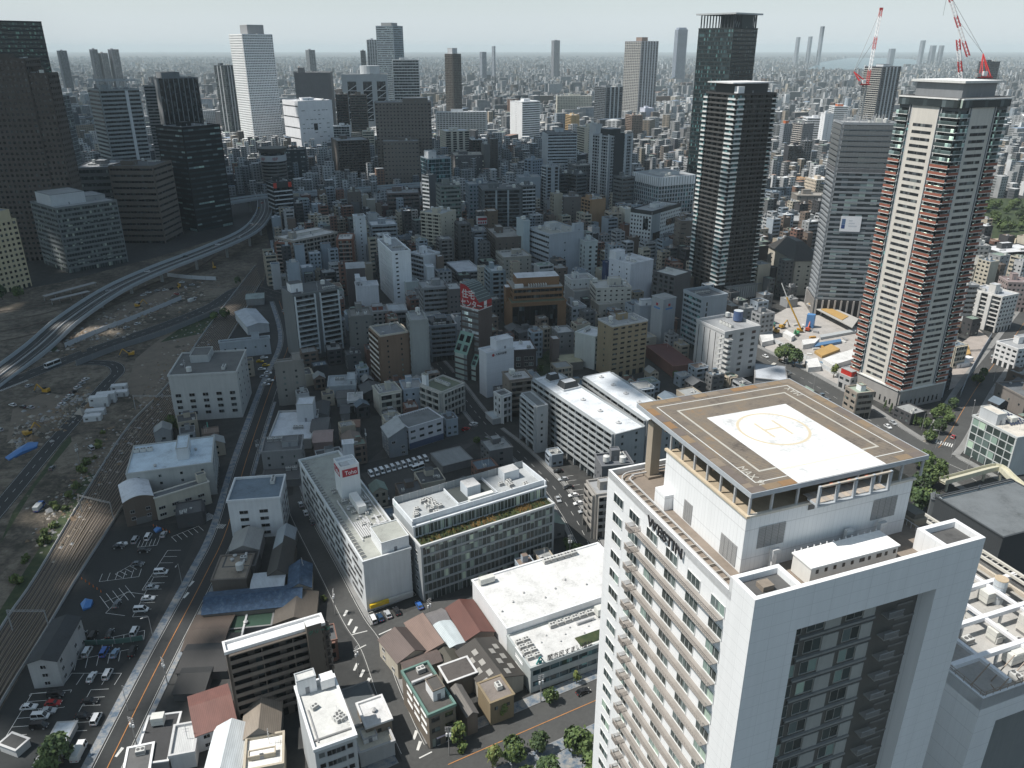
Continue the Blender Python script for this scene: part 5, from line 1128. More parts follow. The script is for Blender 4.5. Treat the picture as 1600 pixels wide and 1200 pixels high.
bld('slab_apartments','long white slab of apartments below the slim dark brown tower',676,682,760,175,223,ang=8,wall=W_(.6,.62,.63),sf=BA(fh=3.4,uw=6),roof=RW,cat=AP,dl=18)
bld('striped_apartments','apartment block with white and dark vertical stripes beside the brown slab hotel',687,696,734,205,263,wall=W_(.62,.58,.5),sf=FN(fh=3.3,cw=9,pw=3.4,fd=1,gl=GLD),sl=PU(cw=3),roof=RW,cat=AP)
bld('lattice_apartments','small white lattice fronted block left of the brown slab hotel',518,520,546,197,250,ang=8,wall=WHT,sf=CU(fh=4,cw=4,pr=.4),roof=RW,cat=AP,dl=20)
bld('cream_office','cream office block above the dark brown gridded apartments',562,566,584,205,250,ang=8,wall=CRM,sf=RB(fh=4),roof=RW,cat=OB,dl=20)
bld('dotted_office','dark box with pale dotted windows behind the round tower',440,446,476,234,290,ang=10,wall=W_(.04,.05,.055),sf=PU(fh=6,cw=7,wh=.3,ww=.3,gl=('g',.2,.22,.24)),roof=RD,cat=OB,dl=25)
b=bld('white_banded_block','black office with thin white bands and red corner signs at the viaduct bend',416,426,455,285,352,wall=W_(.03,.032,.035),sf=RB(fh=4.2,wh=.72,gl=GLD,sk=W_(.6,.62,.64),pr=.4),roof=RD,cat=OB)
m=MB();fc=Face('f',b.W,b.D);fc.box(m,.2,3.6,b.h-6,b.h-.9,.45,.6,P_(.55,.05,.03));fc.box(m,b.W-3.8,b.W-.3,b.h-6,b.h-.9,.45,.6,P_(.55,.05,.03));fc.box(m,3.6,b.W-3.8,b.h-6,b.h-.9,.42,.55,BLK)
m.build('corner_sign',b.root)
bld('grey_museum','dark grey museum like block with scattered square windows',704,711,758,243,285,wall=W_(.15,.145,.15),sf=PU(fh=5,cw=5,wh=.3,ww=.3,gl=('g',.25,.26,.25)),roof=R_(.4,.37,.32),cat=OB)
bld('dark_slab','windowless dark grey slab right of the museum like block',755,757,766,226,285,ang=14,wall=W_(.15,.148,.145),sf=BL(),roof=RG,cat=OB,dl=22)
bld('dark_apartments','dark apartment block with a white roof edge behind the museum like block',735,738,752,218,270,ang=14,wall=DBR,sf=BA(fh=3.4,uw=5),roof=RW,rim=WHT,cat=AP,dl=20)
bld('dark_apartments','plain dark brown apartment slab right of the white edged dark block',764,767,778,217,280,ang=14,wall=W_(.12,.105,.095),sf=BL(n=2),roof=RW,cat=AP,dl=20)
bld('office_row_block','narrow dark office with sloping white window strips at the left of the dark row',659,670,682,274,372,wall=W_(.1,.11,.12),sf=BL(),sl=RB(fh=3.6,wh=.6,sk=LGR),roof=RD,cat=OB)
bld('office_row_block','grey green office with ribbon windows in the middle of the dark row',681,688,720,290,388,wall=W_(.2,.22,.21),sf=RB(fh=3.7,wh=.5,gl=('g',.03,.05,.05)),roof=RD,cat=OB)
bld('office_row_block','blue grey office with small square windows behind the dark row',727,733,766,288,366,wall=W_(.22,.26,.3),sf=PU(fh=3.6,cw=3.5,gl=GLB),roof=RG,cat=OB)
bld('wide_apartments','wide dark apartment block with two pale vertical strips in the dark row',749,756,813,296,392,wall=W_(.12,.135,.145),sf=FN(fh=3.3,cw=10,pw=1.6,fd=.8,tr=W_(.3,.34,.37),gl=GLD),sl=BA(fh=3.3),roof=RD,cat=AP)
bld('white_slot_apartments','dark apartment block with white slotted balconies at the right end of the dark row',808,815,837,290,372,wall=W_(.16,.175,.185),sf=BA(fh=3.6,uw=7,pk=W_(.6,.63,.66)),sl=BL(),roof=RG,cat=AP)
bld('grey_office','plain grey windowless box behind the white slotted balconies',806,812,845,277,345,wall=W_(.3,.34,.38),sf=BL(),roof=RG,cat=OB)
bld('stair_apartments','blue grey apartments with zigzag outside stairs behind the dark row',820,832,847,250,325,wall=W_(.27,.32,.38),sf=PU(),sl=BA(fh=3.2),roof=RG,cat=AP)
bld('white_office','white office tower with a blank left wall and rows of windows',797,816,844,159,226,wall=WHT,sf=RB(fh=4,wh=.45),sl=BL(n=1),roof=RW,cat=OB)
bld('striped_slab','grey and white striped slab office with an advertisement in front',847,856,902,208,280,wall=W_(.5,.53,.56),sf=RB(fh=4,wh=.5,gl=GLD),sl=BL(),roof=RD,rim=DGR,cat=OB)
bld('cream_apartments','pale cream apartments right of the striped slab office',902,914,940,199,262,wall=CRM,sf=BL(n=2),sl=RB(fh=3.5),roof=RW,cat=AP)
bld('pale_tower_block','round cornered pale grey block behind the paired pale shafts',926,931,941,194,300,ang=20,wall=LGR,sf=BL(),roof=RW,cat=OB,dl=18)
b=bld('twin_shaft_tower','grey apartment tower with pale corner shafts and a dark slot in the middle',926,954,988,213,332,wall=W_(.4,.42,.44),sf=BA(fh=3.4,uw=5,gl=GLD),roof=RG,pent=(.2,.7,.3,.8,7,BLK),cat=TW)
m=MB();fc=Face('f',b.W,b.D);fc.box(m,b.W*.15,b.W*.6,2,b.h+3,1.36,1.6,W_(.05,.055,.06));fl=Face('l',b.W,b.D);fl.box(m,0,3,0,b.h+2,1.4,1.7,LGR);fl.box(m,b.D*.45,b.D*.6,0,b.h+2,1.4,1.7,LGR);fl.box(m,b.D-2.5,b.D,0,b.h+2,1.4,1.7,LGR);fc.box(m,b.W*.62,b.W*.72,0,b.h+2,1.4,1.7,LGR);fc.box(m,b.W-2.5,b.W,0,b.h+2,1.4,1.7,LGR)
m.build('shaft',b.root)
bld('banded_block','dark banded block at the foot of the paired pale shafts',959,973,992,277,352,wall=W_(.13,.14,.145),sf=RB(fh=4,wh=.45,gl=GLD),roof=RG,cat=OB)
b=bld('white_crown_office','office with white vertical fins and a solid white crown on top',990,1030,1086,277,354,wall=W_(.45,.49,.52),sf=FN(fh=4,cw=3.4,pw=.4,fd=.9,tr=W_(.6,.62,.65),gl=GLB),roof=RG,pent=[(.25,.75,.25,.75,3,LGR)],cat=OB)
m=MB()
for k in 'fl':
 fc=Face(k,b.W,b.D);fc.box(m,-.0,fc.L,b.h-9,b.h-.2,.5,1.1,W_(.74,.76,.78))
 for i in range(int(fc.L/3.4)):fc.box(m,i*3.4+1.4,i*3.4+1.9,b.h-8.6,b.h-.6,1.1,1.18,DGR)
m.build('crown',b.root)
bld('dark_notch_block','dark apartment block with rows of recessed balconies behind the brown apartments',889,900,927,259,322,wall=W_(.16,.17,.175),sf=PU(gl=GLD),roof=R_(.4,.38,.35),cat=AP)
bld('dark_twin_block','dark grey block with a pale roof left of the paired pale shafts',887,901,917,272,340,wall=W_(.13,.14,.15),sf=RB(gl=GLD,fh=3.6),roof=RW,cat=OB)
bld('dark_twin_block','near black block touching the dark grey block with a pale roof',871,875,888,271,340,ang=20,wall=W_(.07,.075,.08),sf=RB(gl=GLD,fh=3.6),roof=RG,cat=OB,dl=20)
bld('fin_block','grey block with broad vertical slabs and white curved balconies',847,855,873,260,345,wall=W_(.33,.36,.39),sf=FN(fh=3.4,cw=7,pw=4.4,fd=.8,gl=GLD),sl=BA(fh=3.2,pk=WHT,ph=.8),roof=RG,cat=AP)
bld('cream_strip_block','cream apartments with a dull side wall next to the dark grey brown block',860,866,879,303,366,wall=W_(.45,.41,.33),sf=BL(),sl=PU(cw=4),roof=RG,cat=AP)
bld('grey_brown_block','dark grey brown block with one column of white balconies',874,882,909,308,366,wall=W_(.17,.155,.145),sf=BL(n=1),sl=BA(fh=3.4,pk=WHT),roof=RG,cat=AP)
bld('orange_apartments','orange brown apartments with rows of dark balconies',909,925,946,312,378,wall=W_(.34,.22,.13),sf=BL(),sl=BA(fh=3.2,uw=5,gl=GLD),roof=RG,cat=AP,extra=1)
bld('beige_apartments','small beige apartments left of the slim white slab',951,955,972,333,382,ang=16,wall=BEI,sf=BA(fh=3.2,uw=9),roof=R_(.45,.38,.3),cat=AP,dl=14)
bld('slim_white_slab','slim blank cream white slab beside the office with square windows',972,977,987,326,380,ang=16,wall=W_(.72,.7,.62),sf=BL(),roof=RW,cat=OB,dl=14)
b=bld('checker_office','white office with square punched windows and dark patches',986,1019,1064,330,407,yl=322,yr=317,wall=W_(.6,.62,.63),sf=PU(fh=3.5,cw=2.9,wh=.5,ww=.5,gl=GLD),roof=RG,rim=BLK,cat=OB,eq=8)
m=MB();fl=Face('l',b.W,b.D);fc=Face('f',b.W,b.D)
fl.box(m,b.D*.62,b.D*.86,b.h*.62,b.h*.84,.26,.34,GLD);fl.box(m,b.D*.2,b.D*.42,b.h*.1,b.h*.46,.26,.34,GLD);fc.box(m,.3,b.W*.28,b.h*.03,b.h-3,.26,.36,W_(.3,.34,.37));fc.box(m,b.W*.06,b.W*.3,b.h*.4,b.h*.55,.37,.42,GLD);fc.box(m,b.W*.5,b.W*.95,b.h*.62,b.h*.75,.26,.36,GLD);fl.box(m,0,b.D,b.h-3.2,b.h-.2,.3,.45,BLK);fc.box(m,0,b.W,b.h-3.2,b.h-.2,.3,.45,BLK)
m.build('dark_panel',b.root)
bld('brown_side_block','brown block between the office with square windows and the black balcony tower',1055,1064,1092,345,420,wall=W_(.18,.155,.135),sf=PU(fh=4,cw=7,wh=.2,ww=.2),roof=RG,cat=AP)
# ---- the right hand towers
b=bld('brick_tower','tall apartment tower with red brick balcony bands and cream window panels',1409,1502,1578,153,640,wall=W_(.14,.14,.145),sf=BL(),sl=BL(),roof=RW,pent=[(.16,.84,.12,.9,6.5,W_(.2,.21,.22)),(.12,.88,.08,.94,.01)],eq=0,cat='tower',asp=1.05)
BT=b;W,D,h=b.W,b.D,b.h;CP=W_(.58,.55,.5);RBK=('brick',.27,.095,.062);SLB=W_(.72,.72,.7)
mm=MB();mm.box(W*.1,W*.9,D*.06,D*.96,b.zr+6.6,b.zr+7.6,W_(.6,.6,.58),R_(.8));mm.build('roof_canopy',b.root)
mm=MB()
for k in 'fl':
 fc=Face(k,W,D);L=fc.L
 for a0,a1 in((.2,.25),(.7,.75)):
  fc.box(mm,L*a0,L*a1,11,h-3,0,.3,W_(.06,.07,.08));fc.box(mm,L*a1-.25,L*a1,11,h-3,.3,.7,W_(.6,.6,.6));fc.box(mm,L*a0,L*a0+.25,11,h-3,.3,.7,W_(.6,.6,.6))
 for j in range(41):fc.box(mm,L*.205,L*.245,13+3.1*j,14.6+3.1*j,.3,.36,GLB)
 fc.box(mm,L*.25,L*.7,11,h-4,0,.55,CP)
 for j in range(41):
  z=12.6+3.1*j
  fc.box(mm,L*.31,L*.64,z,z+1.35,.55,.6,('g',.04,.045,.05,1.3,3.1));fc.box(mm,L*.475-.12,L*.475+.12,z,z+1.35,.6,.64,W_(.15,.15,.15))
 fc.box(mm,0,L,0,10.4,0,.8,W_(.3,.29,.28));fc.box(mm,-.8,L,10.4,11,0,1.4,SLB)
 for i in range(9):fc.box(mm,L*(.06+.1*i),L*(.09+.1*i),1.5,4.5,.8,.86,GLD)
 fc.box(mm,0,L,h-4.2,h-.9,.3,1.3,('g',.05,.065,.07,2.0,3.1));fc.box(mm,0,L,h-.9,h-.4,0,1.6,SLB)
mm.build('facade_panel',b.root)
def balc_part(k,a0,a1,red):
 m_=MB()
 for kk,s0,s1 in([(k,a0,a1)]if k!='c' else[('l',.75,1.0),('f',0,.2)]):
  fc=Face(kk,W,D);L=fc.L;e0,e1=L*s0,L*s1
  if k=='c':
   if kk=='l':e1+=1.6
   else:e0=-.0
  fc.box(m_,e0,e1,0,.25,0,1.6,SLB);fc.box(m_,e0,e1,.25,1.5,1.45,1.6,RBK if red else('g',.1,.14,.14,1.5,9))
  fc.box(m_,e0,e1,1.52,1.8,1.5,1.56,('g',.2,.26,.26,1.5,9));fc.box(m_,e0,min(e1,L),.26,2.9,.02,.06,GL)
 return m_
for red in(True,False):
 cmesh,lmesh,rmesh=balc_part('c',0,0,red).mesh('balcony'),balc_part('l',0,.2,red).mesh('balcony'),balc_part('f',.75,1,red)
 for j in range(int((h-15.4)/3.1)):
  if(j<36)!=red:continue
  z=11.2+3.1*j
  inst(cmesh,'balcony',b.root,(0,0,z));inst(lmesh,'balcony',b.root,(0,0,z))
mm=MB()
for j in range(int((h-15.4)/3.1)):
 r_=balc_part('f',.75,1,j<36);z=11.2+3.1*j
 for p,k,u in zip(r_.f,r_.k,r_.uv):mm.quad([(r_.v[i][0],r_.v[i][1],r_.v[i][2]+z)for i in p],k,u)
o=mm.build('balcony',b.root);o['kind']='stuff'
mm=MB();mm.box(W*.8,W+4,1.5,D*.5,0,38,W_(.4,.42,.45),RG);mm.build('side_block',b.root)
b=bld('unfinished_tower','apartment tower under construction with grey slab bands and a white banner',1306,1319,1404,191,491,wall=W_(.23,.25,.27),sf=RB(fh=3.3,wh=.62,pr=1.2,g0=12,gl=('g',.1,.12,.13,4,3.3),tr=W_(.2),ep=.1,mw=12),sl=RB(fh=3.3,wh=.62,pr=1.2,g0=12,ep=.1),roof=RG,pent=[],eq=9,cat='tower',asp=.75)
UT=b;W,D,h=b.W,b.D,b.h
mm=MB();q=random.Random(6)
for k in 'fl':
 fc=Face(k,W,D);[fc.box(mm,0,fc.L,h*.76+3.3*i,h*.76+3.3*i+2.3,1.3,1.4,('panel',.17,.18,.185,1.9,3.3,.12))for i in range(int(h*.25/3.3))];fc.box(mm,0,fc.L,h*.755,h*.78,1.22,1.4,W_(.3,.31,.33))
mm.build('scaffold_net',b.root)
mm=MB()
for i in range(26):x,y=q.uniform(1,W-1),q.uniform(1,D-1);mm.box(x,x+.3,y,y+.3,h-.8,h+q.uniform(2,5),P_(.5))
mm.build('column_stub',b.root)
mm=MB();fc=Face('f',W,D);fc.box(mm,W*.22,W*.62,h*.46,h*.54,1.5,1.6,P_(.78,.78,.8));bn=mm.build('banner',b.root)
mm=MB();fc.box(mm,W*.245,W*.315,h*.475,h*.495,1.6,1.64,P_(.03,.07,.22));fc.box(mm,W*.245,W*.315,h*.496,h*.525,1.6,1.64,P_(.1,.17,.3))
for i in range(3):fc.box(mm,W*.38,W*(.55-.05*i),h*(.485+.014*i),h*(.492+.014*i),1.6,1.62,P_(.6,.62,.66))
mm.build('banner_print',bn)
mm=MB()
for k in 'fl':
 fc=Face(k,W,D);fc.box(mm,0,fc.L,0,11,1.2,1.3,W_(.03,.03,.032))
 for i in range(9):fc.box(mm,fc.L*i/8-.5,fc.L*i/8+.5,0,11,1.3,2.2,W_(.36,.34,.32))
mm.build('ground_column',b.root)
b=bld('black_balcony_tower','black apartment tower with white balcony corners and a flat canopy',1104,1151,1213,146,470,wall=W_(.05,.05,.051),sf=BA(fh=3.15,uw=6,pk=W_(.07,.07,.069),gl=GLD,g0=12),sl=BA(fh=3.15,uw=6,pk=W_(.07,.07,.069),gl=GLD,g0=12),roof=RG,pent=[(.15,.9,.15,.9,6.5,BLK)],eq=0,cat='tower')
W,D,h=b.W,b.D,b.h
mm=MB();mm.box(-1,W*.98,D*.1,D*.95,b.zr+6.6,b.zr+7.4,W_(.62),R_(.7));mm.box(2,7,1,5,b.zr+.1,b.zr+5,WHT);mm.build('roof_canopy',b.root)
def cornerb(parts):
 m_=MB()
 for kk,s0,s1 in parts:
  fc=Face(kk,W,D);L=fc.L;e0,e1=L*s0,L*s1+(2.1 if kk=='l' and s1==1 else 0)
  fc.box(m_,e0,e1,0,.3,0,2.1,W_(.66,.66,.64));fc.box(m_,e0,e1,.3,1.0,1.95,2.1,W_(.7,.7,.69));fc.box(m_,e0,e1,1.0,1.5,1.98,2.06,P_(.3,.36,.36));fc.box(m_,e0,min(e1,L),.3,3.0,1.36,1.44,GLB)
 return m_.mesh('corner_balcony')
cms=[cornerb([('l',.82,1),('f',0,.17)]),cornerb([('l',0,.14)]),cornerb([('f',.88,1)])]
nf=int((h-13)/3.15)
for j in range(nf):
 for c_ in cms[:2]:inst(c_,'balcony',b.root,(0,0,12.2+3.15*j))
mm=MB();r_=Face('f',W,D)
for j in range(nf):
 z=12.2+3.15*j;r_.box(mm,W*.88,W,z,z+.75,1.4,2.1,W_(.66,.66,.64));r_.box(mm,W*.88,W,z+.75,z+1.5,1.98,2.06,GLB)
o=mm.build('balcony',b.root);o['kind']='stuff'
mm=MB()
for i in range(14):x=W*.25+i*W*.06;mm.box(x,x+.8,-3.5,-1.5,0,9.5,W_(.62,.62,.6))
mm.box(W*.2,W*1.15,-1.5,0,0,9,W_(.05));mm.box(W*.2,W*1.15,-3.6,.5,9.5,10.2,W_(.3));mm.build('colonnade',b.root)
b=bld('teal_glass_tower','tallest dark teal glass tower with an open crown and flat roof plate',1092,1147,1184,43,332,wall=W_(.02,.03,.034),sf=CU(fh=4,cw=1.9,wh=.6,gl=('g',.008,.016,.02,1.9,4)),sl=CU(fh=4,cw=1.9,wh=.7,gl=('g',.012,.03,.036,1.9,4)),roof=RD,pent=[(.3,.75,.0,.6,13.8,W_(.03,.045,.05))],eq=0,cat='tower')
W,D,h=b.W,b.D,b.h;mm=MB();q=random.Random(9)
for i in range(12):
 for x,y in((W*(.03+.085*i),D*.04),(W*.05,D*(.04+.085*i)),(W*.95,D*(.04+.085*i))):mm.box(x-.5,x+.5,y-.5,y+.5,h-.3,h+12.5,W_(.05,.06,.07))
for i in range(10):x=W*.06+W*.09*i;mm.bar((x,D*.05,h),(x+W*.09,D*.05,h+12),.5,W_(.3,.33,.35))
mm.box(-3,W+3,-3,D+3,h+12.5,h+14,W_(.45,.47,.48));mm.build('crown',b.root)
b=bld('twin_white_tower','pale tower of white and brown vertical bands behind the grey apartment shafts',977,1003,1029,64,192,wall=W_(.4,.4,.42),sf=FN(fh=3.6,cw=9,pw=3,fd=1.4,tr=W_(.62,.62,.64),gl=GLD),sl=BA(fh=3.6,uw=6,pk=W_(.6,.58,.54)),roof=RG,pent=[(.3,.65,.3,.65,9,W_(.25,.18,.15))],eq=0,cat='tower')
bld('three_shaft_tower','dark and white three shafted tower in front of the pale banded tower',930,948,973,136,210,wall=W_(.16,.18,.2),sf=FN(fh=3.6,cw=10,pw=3,fd=1.2,tr=LGR,gl=GLD),sl=BA(fh=3.6),roof=RG,cat='tower')
bld('oval_far_tower','hazy rounded tower on the skyline left of the teal glass tower',1056,1060,1075,46,132,ang=8,dl=50,wall=W_(.3,.34,.42),sf=RB(fh=5),roof=RG,pent=[(.1,.9,.1,.9,9,W_(.3,.34,.42))],eq=0,cat='tower')
bld('lone_far_tower','lone pale tower on the skyline above the white office tower',861,866,875,63,122,ang=25,dl=35,wall=W_(.3,.3,.33),sf=FN(fh=5,cw=9,pw=3),roof=RG,cat='tower',eq=0)
bld('cream_stepped_slab','long cream apartment slab stepping down to the right, with trees in front',869,871,925,150,193,ang=6,dl=20,wall=W_(.55,.53,.46),sf=PU(fh=3.6,cw=4),roof=RW,cat='apartment block',eq=0)
bld('orange_block','small sunny ochre apartment block below the cream stepped slab',884,893,905,180,215,ang=20,wall=W_(.5,.36,.2),sf=BL(n=1),sl=BA(),roof=RW,cat='apartment block')
bld('brown_mid_block','brown balconied block in front of the pale banded tower',978,987,1004,180,222,ang=20,wall=W_(.3,.23,.19),sf=BA(),roof=RG,cat='apartment block')
bld('blank_white_pair','blank pale lilac box beside the pale banded tower',1000,1008,1022,169,200,ang=20,wall=W_(.55,.57,.66),sf=BL(),roof=RW,cat='building',eq=0)
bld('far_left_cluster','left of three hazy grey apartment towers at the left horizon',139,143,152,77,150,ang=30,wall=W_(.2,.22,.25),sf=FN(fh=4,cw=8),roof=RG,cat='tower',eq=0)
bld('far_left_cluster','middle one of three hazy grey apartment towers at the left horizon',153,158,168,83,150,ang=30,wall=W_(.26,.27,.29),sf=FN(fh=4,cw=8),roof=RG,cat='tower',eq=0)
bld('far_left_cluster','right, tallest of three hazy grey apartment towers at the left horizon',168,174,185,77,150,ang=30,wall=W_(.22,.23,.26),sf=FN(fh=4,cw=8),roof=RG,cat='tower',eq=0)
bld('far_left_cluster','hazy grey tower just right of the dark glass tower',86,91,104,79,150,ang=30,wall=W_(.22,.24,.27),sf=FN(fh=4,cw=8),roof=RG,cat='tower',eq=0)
bld('lone_far_tower','pale grey tower rising behind the dark windowless store',477,482,492,78,150,ang=30,wall=W_(.36,.38,.4),sf=FN(fh=4,cw=8),roof=RG,cat='tower',eq=0)
bld('dark_waist_tower','dark banded apartment tower behind the construction crane with white balcony strips',1352,1380,1408,104,237,wall=W_(.13,.135,.15),sf=FN(fh=3.5,cw=8,pw=2.6,fd=1,tr=LGR,gl=GLD),sl=BA(fh=3.5,uw=5,pk=W_(.5,.48,.44)),roof=RG,pent=[(.2,.6,.2,.6,4,LGR)],cat='tower',eq=2)
bld('black_drum_tower','near black tower behind the red crane on the brick tower',1530,1541,1563,96,205,wall=W_(.05,.06,.07),sf=RB(fh=4,wh=.3,gl=GLD),roof=RD,cat='tower',eq=3)
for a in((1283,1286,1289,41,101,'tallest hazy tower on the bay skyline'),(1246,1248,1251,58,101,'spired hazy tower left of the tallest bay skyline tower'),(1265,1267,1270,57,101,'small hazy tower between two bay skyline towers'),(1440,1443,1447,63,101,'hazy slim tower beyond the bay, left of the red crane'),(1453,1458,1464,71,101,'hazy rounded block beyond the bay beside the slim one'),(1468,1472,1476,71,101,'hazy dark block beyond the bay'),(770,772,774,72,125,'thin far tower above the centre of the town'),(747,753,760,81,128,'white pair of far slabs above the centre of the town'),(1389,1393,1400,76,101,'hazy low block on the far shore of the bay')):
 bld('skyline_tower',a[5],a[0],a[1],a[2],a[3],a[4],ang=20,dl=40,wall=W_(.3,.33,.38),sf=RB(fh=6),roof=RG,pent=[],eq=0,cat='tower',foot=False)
# ---- right side, beyond the site
b=frame(1192,1243,1286,408,462,yl=378,asp=.9);W,D,h=b.W,b.D,b.h
root=empty('black_roof_hall','cream walled hall with a big black pyramid roof','hall',(b.N.x,b.N.y,0),b.phi);FOOT.append((b.N.x,b.N.y,b.phi,W,D,h));HC=W_(.52,.49,.42)
W=min(W,45);D=min(D,50);m=MB()
for k in 'flrb':facade(m,Face(k,W,D),0,h,BL(n=3,w=.8),HC)
m.build('wall',root);m=MB();BR=('c',.04,.037,.034);e=1.2;t=10
A_=[(-e,-e,h),(W+e,-e,h),(W+e,D+e,h),(-e,D+e,h)];B_=[(W*.38,D*.4,h+t),(W*.62,D*.4,h+t),(W*.62,D*.75,h+t),(W*.38,D*.75,h+t)]
for i in range(4):j=(i+1)%4;m.quad([A_[i],A_[j],B_[j],B_[i]],BR)
m.quad(B_,R_(.16));m.quad(A_[::-1],BR);m.build('roof',root)
bld('curved_band_block','dark banded block behind the black pyramid roof',1217,1232,1296,345,375,wall=W_(.3,.3,.29),sf=RB(fh=3.6,gl=GLD),roof=RG,cat='building',asp=.7)
bld('brown_plant_block','brown grey plant block between the black pyramid roof and the unfinished tower',1237,1246,1300,305,340,wall=W_(.24,.22,.2),sf=BL(v=5),roof=R_(.3,.28,.25),cat='building',asp=.6)
bld('cream_dotted_office','cream office with three rows of small windows left of the unfinished tower',1272,1276,1302,281,312,ang=12,dl=25,wall=W_(.6,.52,.42),sf=PU(fh=3.6,cw=3.2),roof=RW,cat='office')
bld('blue_front_store','low blue fronted store with a white billboard and an orange roof edge',1227,1232,1266,281,300,ang=10,dl=26,wall=W_(.25,.3,.36),sf=PU(cw=5),roof=R_(.36,.22,.12),cat='store',eq=3,rim=W_(.45,.3,.16))
bld('black_twin_slabs','black slab with two white edges right of the black balcony tower',1226,1233,1254,228,276,wall=W_(.035,.037,.045),sf=FN(cw=14,pw=1.2,tr=WHT,gl=GLD),sl=BL(),roof=RG,cat='building')
bld('dark_stack_apartments','dark grey apartment tower touching the black slab with two white edges',1253,1258,1270,220,275,wall=W_(.15,.16,.175),sf=FN(cw=4,gl=GLD),roof=RW,cat='apartment block')
bld('striped_brown_apartments','apartments with brown and white slanting balcony bands behind the black slab',1240,1256,1272,193,250,wall=W_(.2,.2,.21),sf=PU(),sl=BA(pk=W_(.55,.5,.46)),roof=RG,cat='apartment block')
bld('white_pair_block','bright white blank slab left of the unfinished tower',1283,1290,1303,177,235,wall=W_(.74,.75,.77),sf=BL(n=1),roof=RW,cat='building')
bld('white_pair_block','white banded office behind the bright white blank slab',1255,1262,1290,184,228,wall=W_(.72,.73,.74),sf=RB(fh=4),roof=RW,cat='office')
bld('grey_gable_block','grey gridded block with an orange tank on its roof right of the black balcony tower',1220,1226,1238,193,245,wall=W_(.3,.32,.35),sf=PU(cw=3.4),roof=RG,pent=[(.2,.6,.2,.8,5,P_(.5,.13,.04))],cat='building',eq=0)
bld('orange_tank_office','white office with an orange tank behind the construction crane',1296,1304,1326,166,205,wall=W_(.72,.73,.74),sf=RB(fh=4),roof=RW,pent=[(.3,.7,.2,.7,5,P_(.5,.13,.04))],cat='office',eq=0)
bld('right_apartments','grey apartment block directly behind the brick tower on its right',1505,1518,1547,383,440,wall=W_(.36,.36,.35),sf=PU(),sl=BA(),roof=RW,cat='apartment block')
bld('stepped_apartments','stepped beige apartment house at the right, in front of the sports field',1510,1528,1553,412,458,wall=W_(.4,.39,.36),sf=BA(),roof=RG,cat='apartment block')
b=bld('white_end_apartments','white apartments with two lift shafts on the street beyond the brick tower',1516,1567,1592,463,520,wall=W_(.6,.59,.57),sf=PU(fh=3,cw=3),sl=FN(fh=3,cw=7,pw=2.6,fd=1.2,tr=W_(.6,.59,.57),gl=GLD),roof=R_(.4,.42,.45),pent=[(.1,.4,.3,.5,6,W_(.6,.59,.57))],cat='apartment block',asp=1.4)
bld('grey_band_block','grey banded block beside the white apartments with lift shafts',1502,1512,1530,445,508,wall=W_(.3,.31,.32),sf=RB(gl=GLD),roof=RG,cat='building')
bld('pink_house_block','pinkish grey apartment house at the right edge',1562,1576,1612,440,486,wall=W_(.33,.27,.26),sf=PU(),roof=R_(.25,.2,.2),cat='apartment block')
bld('black_band_block','black banded block in front of the sports field at the right edge',1560,1566,1630,395,430,ang=14,dl=25,wall=W_(.07,.075,.08),sf=RB(gl=GLD,fh=3),roof=RW,cat='building')
bld('white_white_office','white office cut by the right edge at the far crossing',1586,1592,1650,545,580,ang=20,dl=14,wall=W_(.66),sf=PU(),roof=RG,cat='office')
bld('tower_foot_block','brown brick block with a green roof at the foot of the brick tower',1322,1340,1366,614,656,wall=W_(.3,.26,.22),sf=RB(fh=3.5,gl=GLD),sl=PU(fh=3.5,cw=4),roof=R_(.3,.36,.3),pent=[(.4,.7,.3,.7,3,WHT)],cat='building',eq=3)
bld('red_sign_shop','narrow shop with a red roof sign beside the construction site',1326,1330,1344,590,612,ang=25,dl=8,wall=W_(.4),sf=PU(),roof=RG,pent=[(.05,.95,.05,.95,3.6,P_(.45,.03,.02))],cat='shop',eq=0)
# ---- middle blocks
bld('bent_brick_apartments','red brick and grey apartment block with a pale bent roof near the viaduct',429,458,527,376,432,wall=W_(.33,.3,.27),sf=BA(fh=3.3,uw=7,gl=GLD,pk=W_(.36,.33,.3)),sl=PU(fh=3.3),roof=R_(.66,.63,.6),pent=[(.1,.2,.3,.5,5,W_(.3,.28,.25)),(.3,.9,.5,.9,2,R_(.6,.58,.55))],eq=4,cat='apartment block',yl=369)
bld('brick_wing','red brick right wing of the pale roofed apartment block near the viaduct',526,527,550,374,428,ang=8,dl=22,wall=('brick',.22,.1,.065),sf=BA(fh=3.3,uw=6,pk=W_(.35,.31,.28)),roof=R_(.66,.63,.6),pent=[],eq=2,cat='apartment block')
bld('brick_wing','red brick left wing of the pale roofed apartment block near the viaduct',427,430,458,378,430,ang=-8,dl=20,wall=('brick',.22,.1,.065),sf=BA(fh=3.3,uw=6,pk=W_(.35,.31,.28)),roof=R_(.66,.63,.6),pent=[],eq=1,cat='apartment block')
b=bld('railed_apartments','dark apartment tower with two bays of white railed balconies',457,457.5,529,461,566,yr=449,dl=20,wall=W_(.17,.18,.185),sf=BL(),roof=R_(.1,.105,.11),pent=[(.04,.3,.3,.6,5,WHT)],eq=7,cat='apartment block',par=.6)
W,D,h=b.W,b.D,b.h;rr=MB();WR=P_(.62,.66,.68)
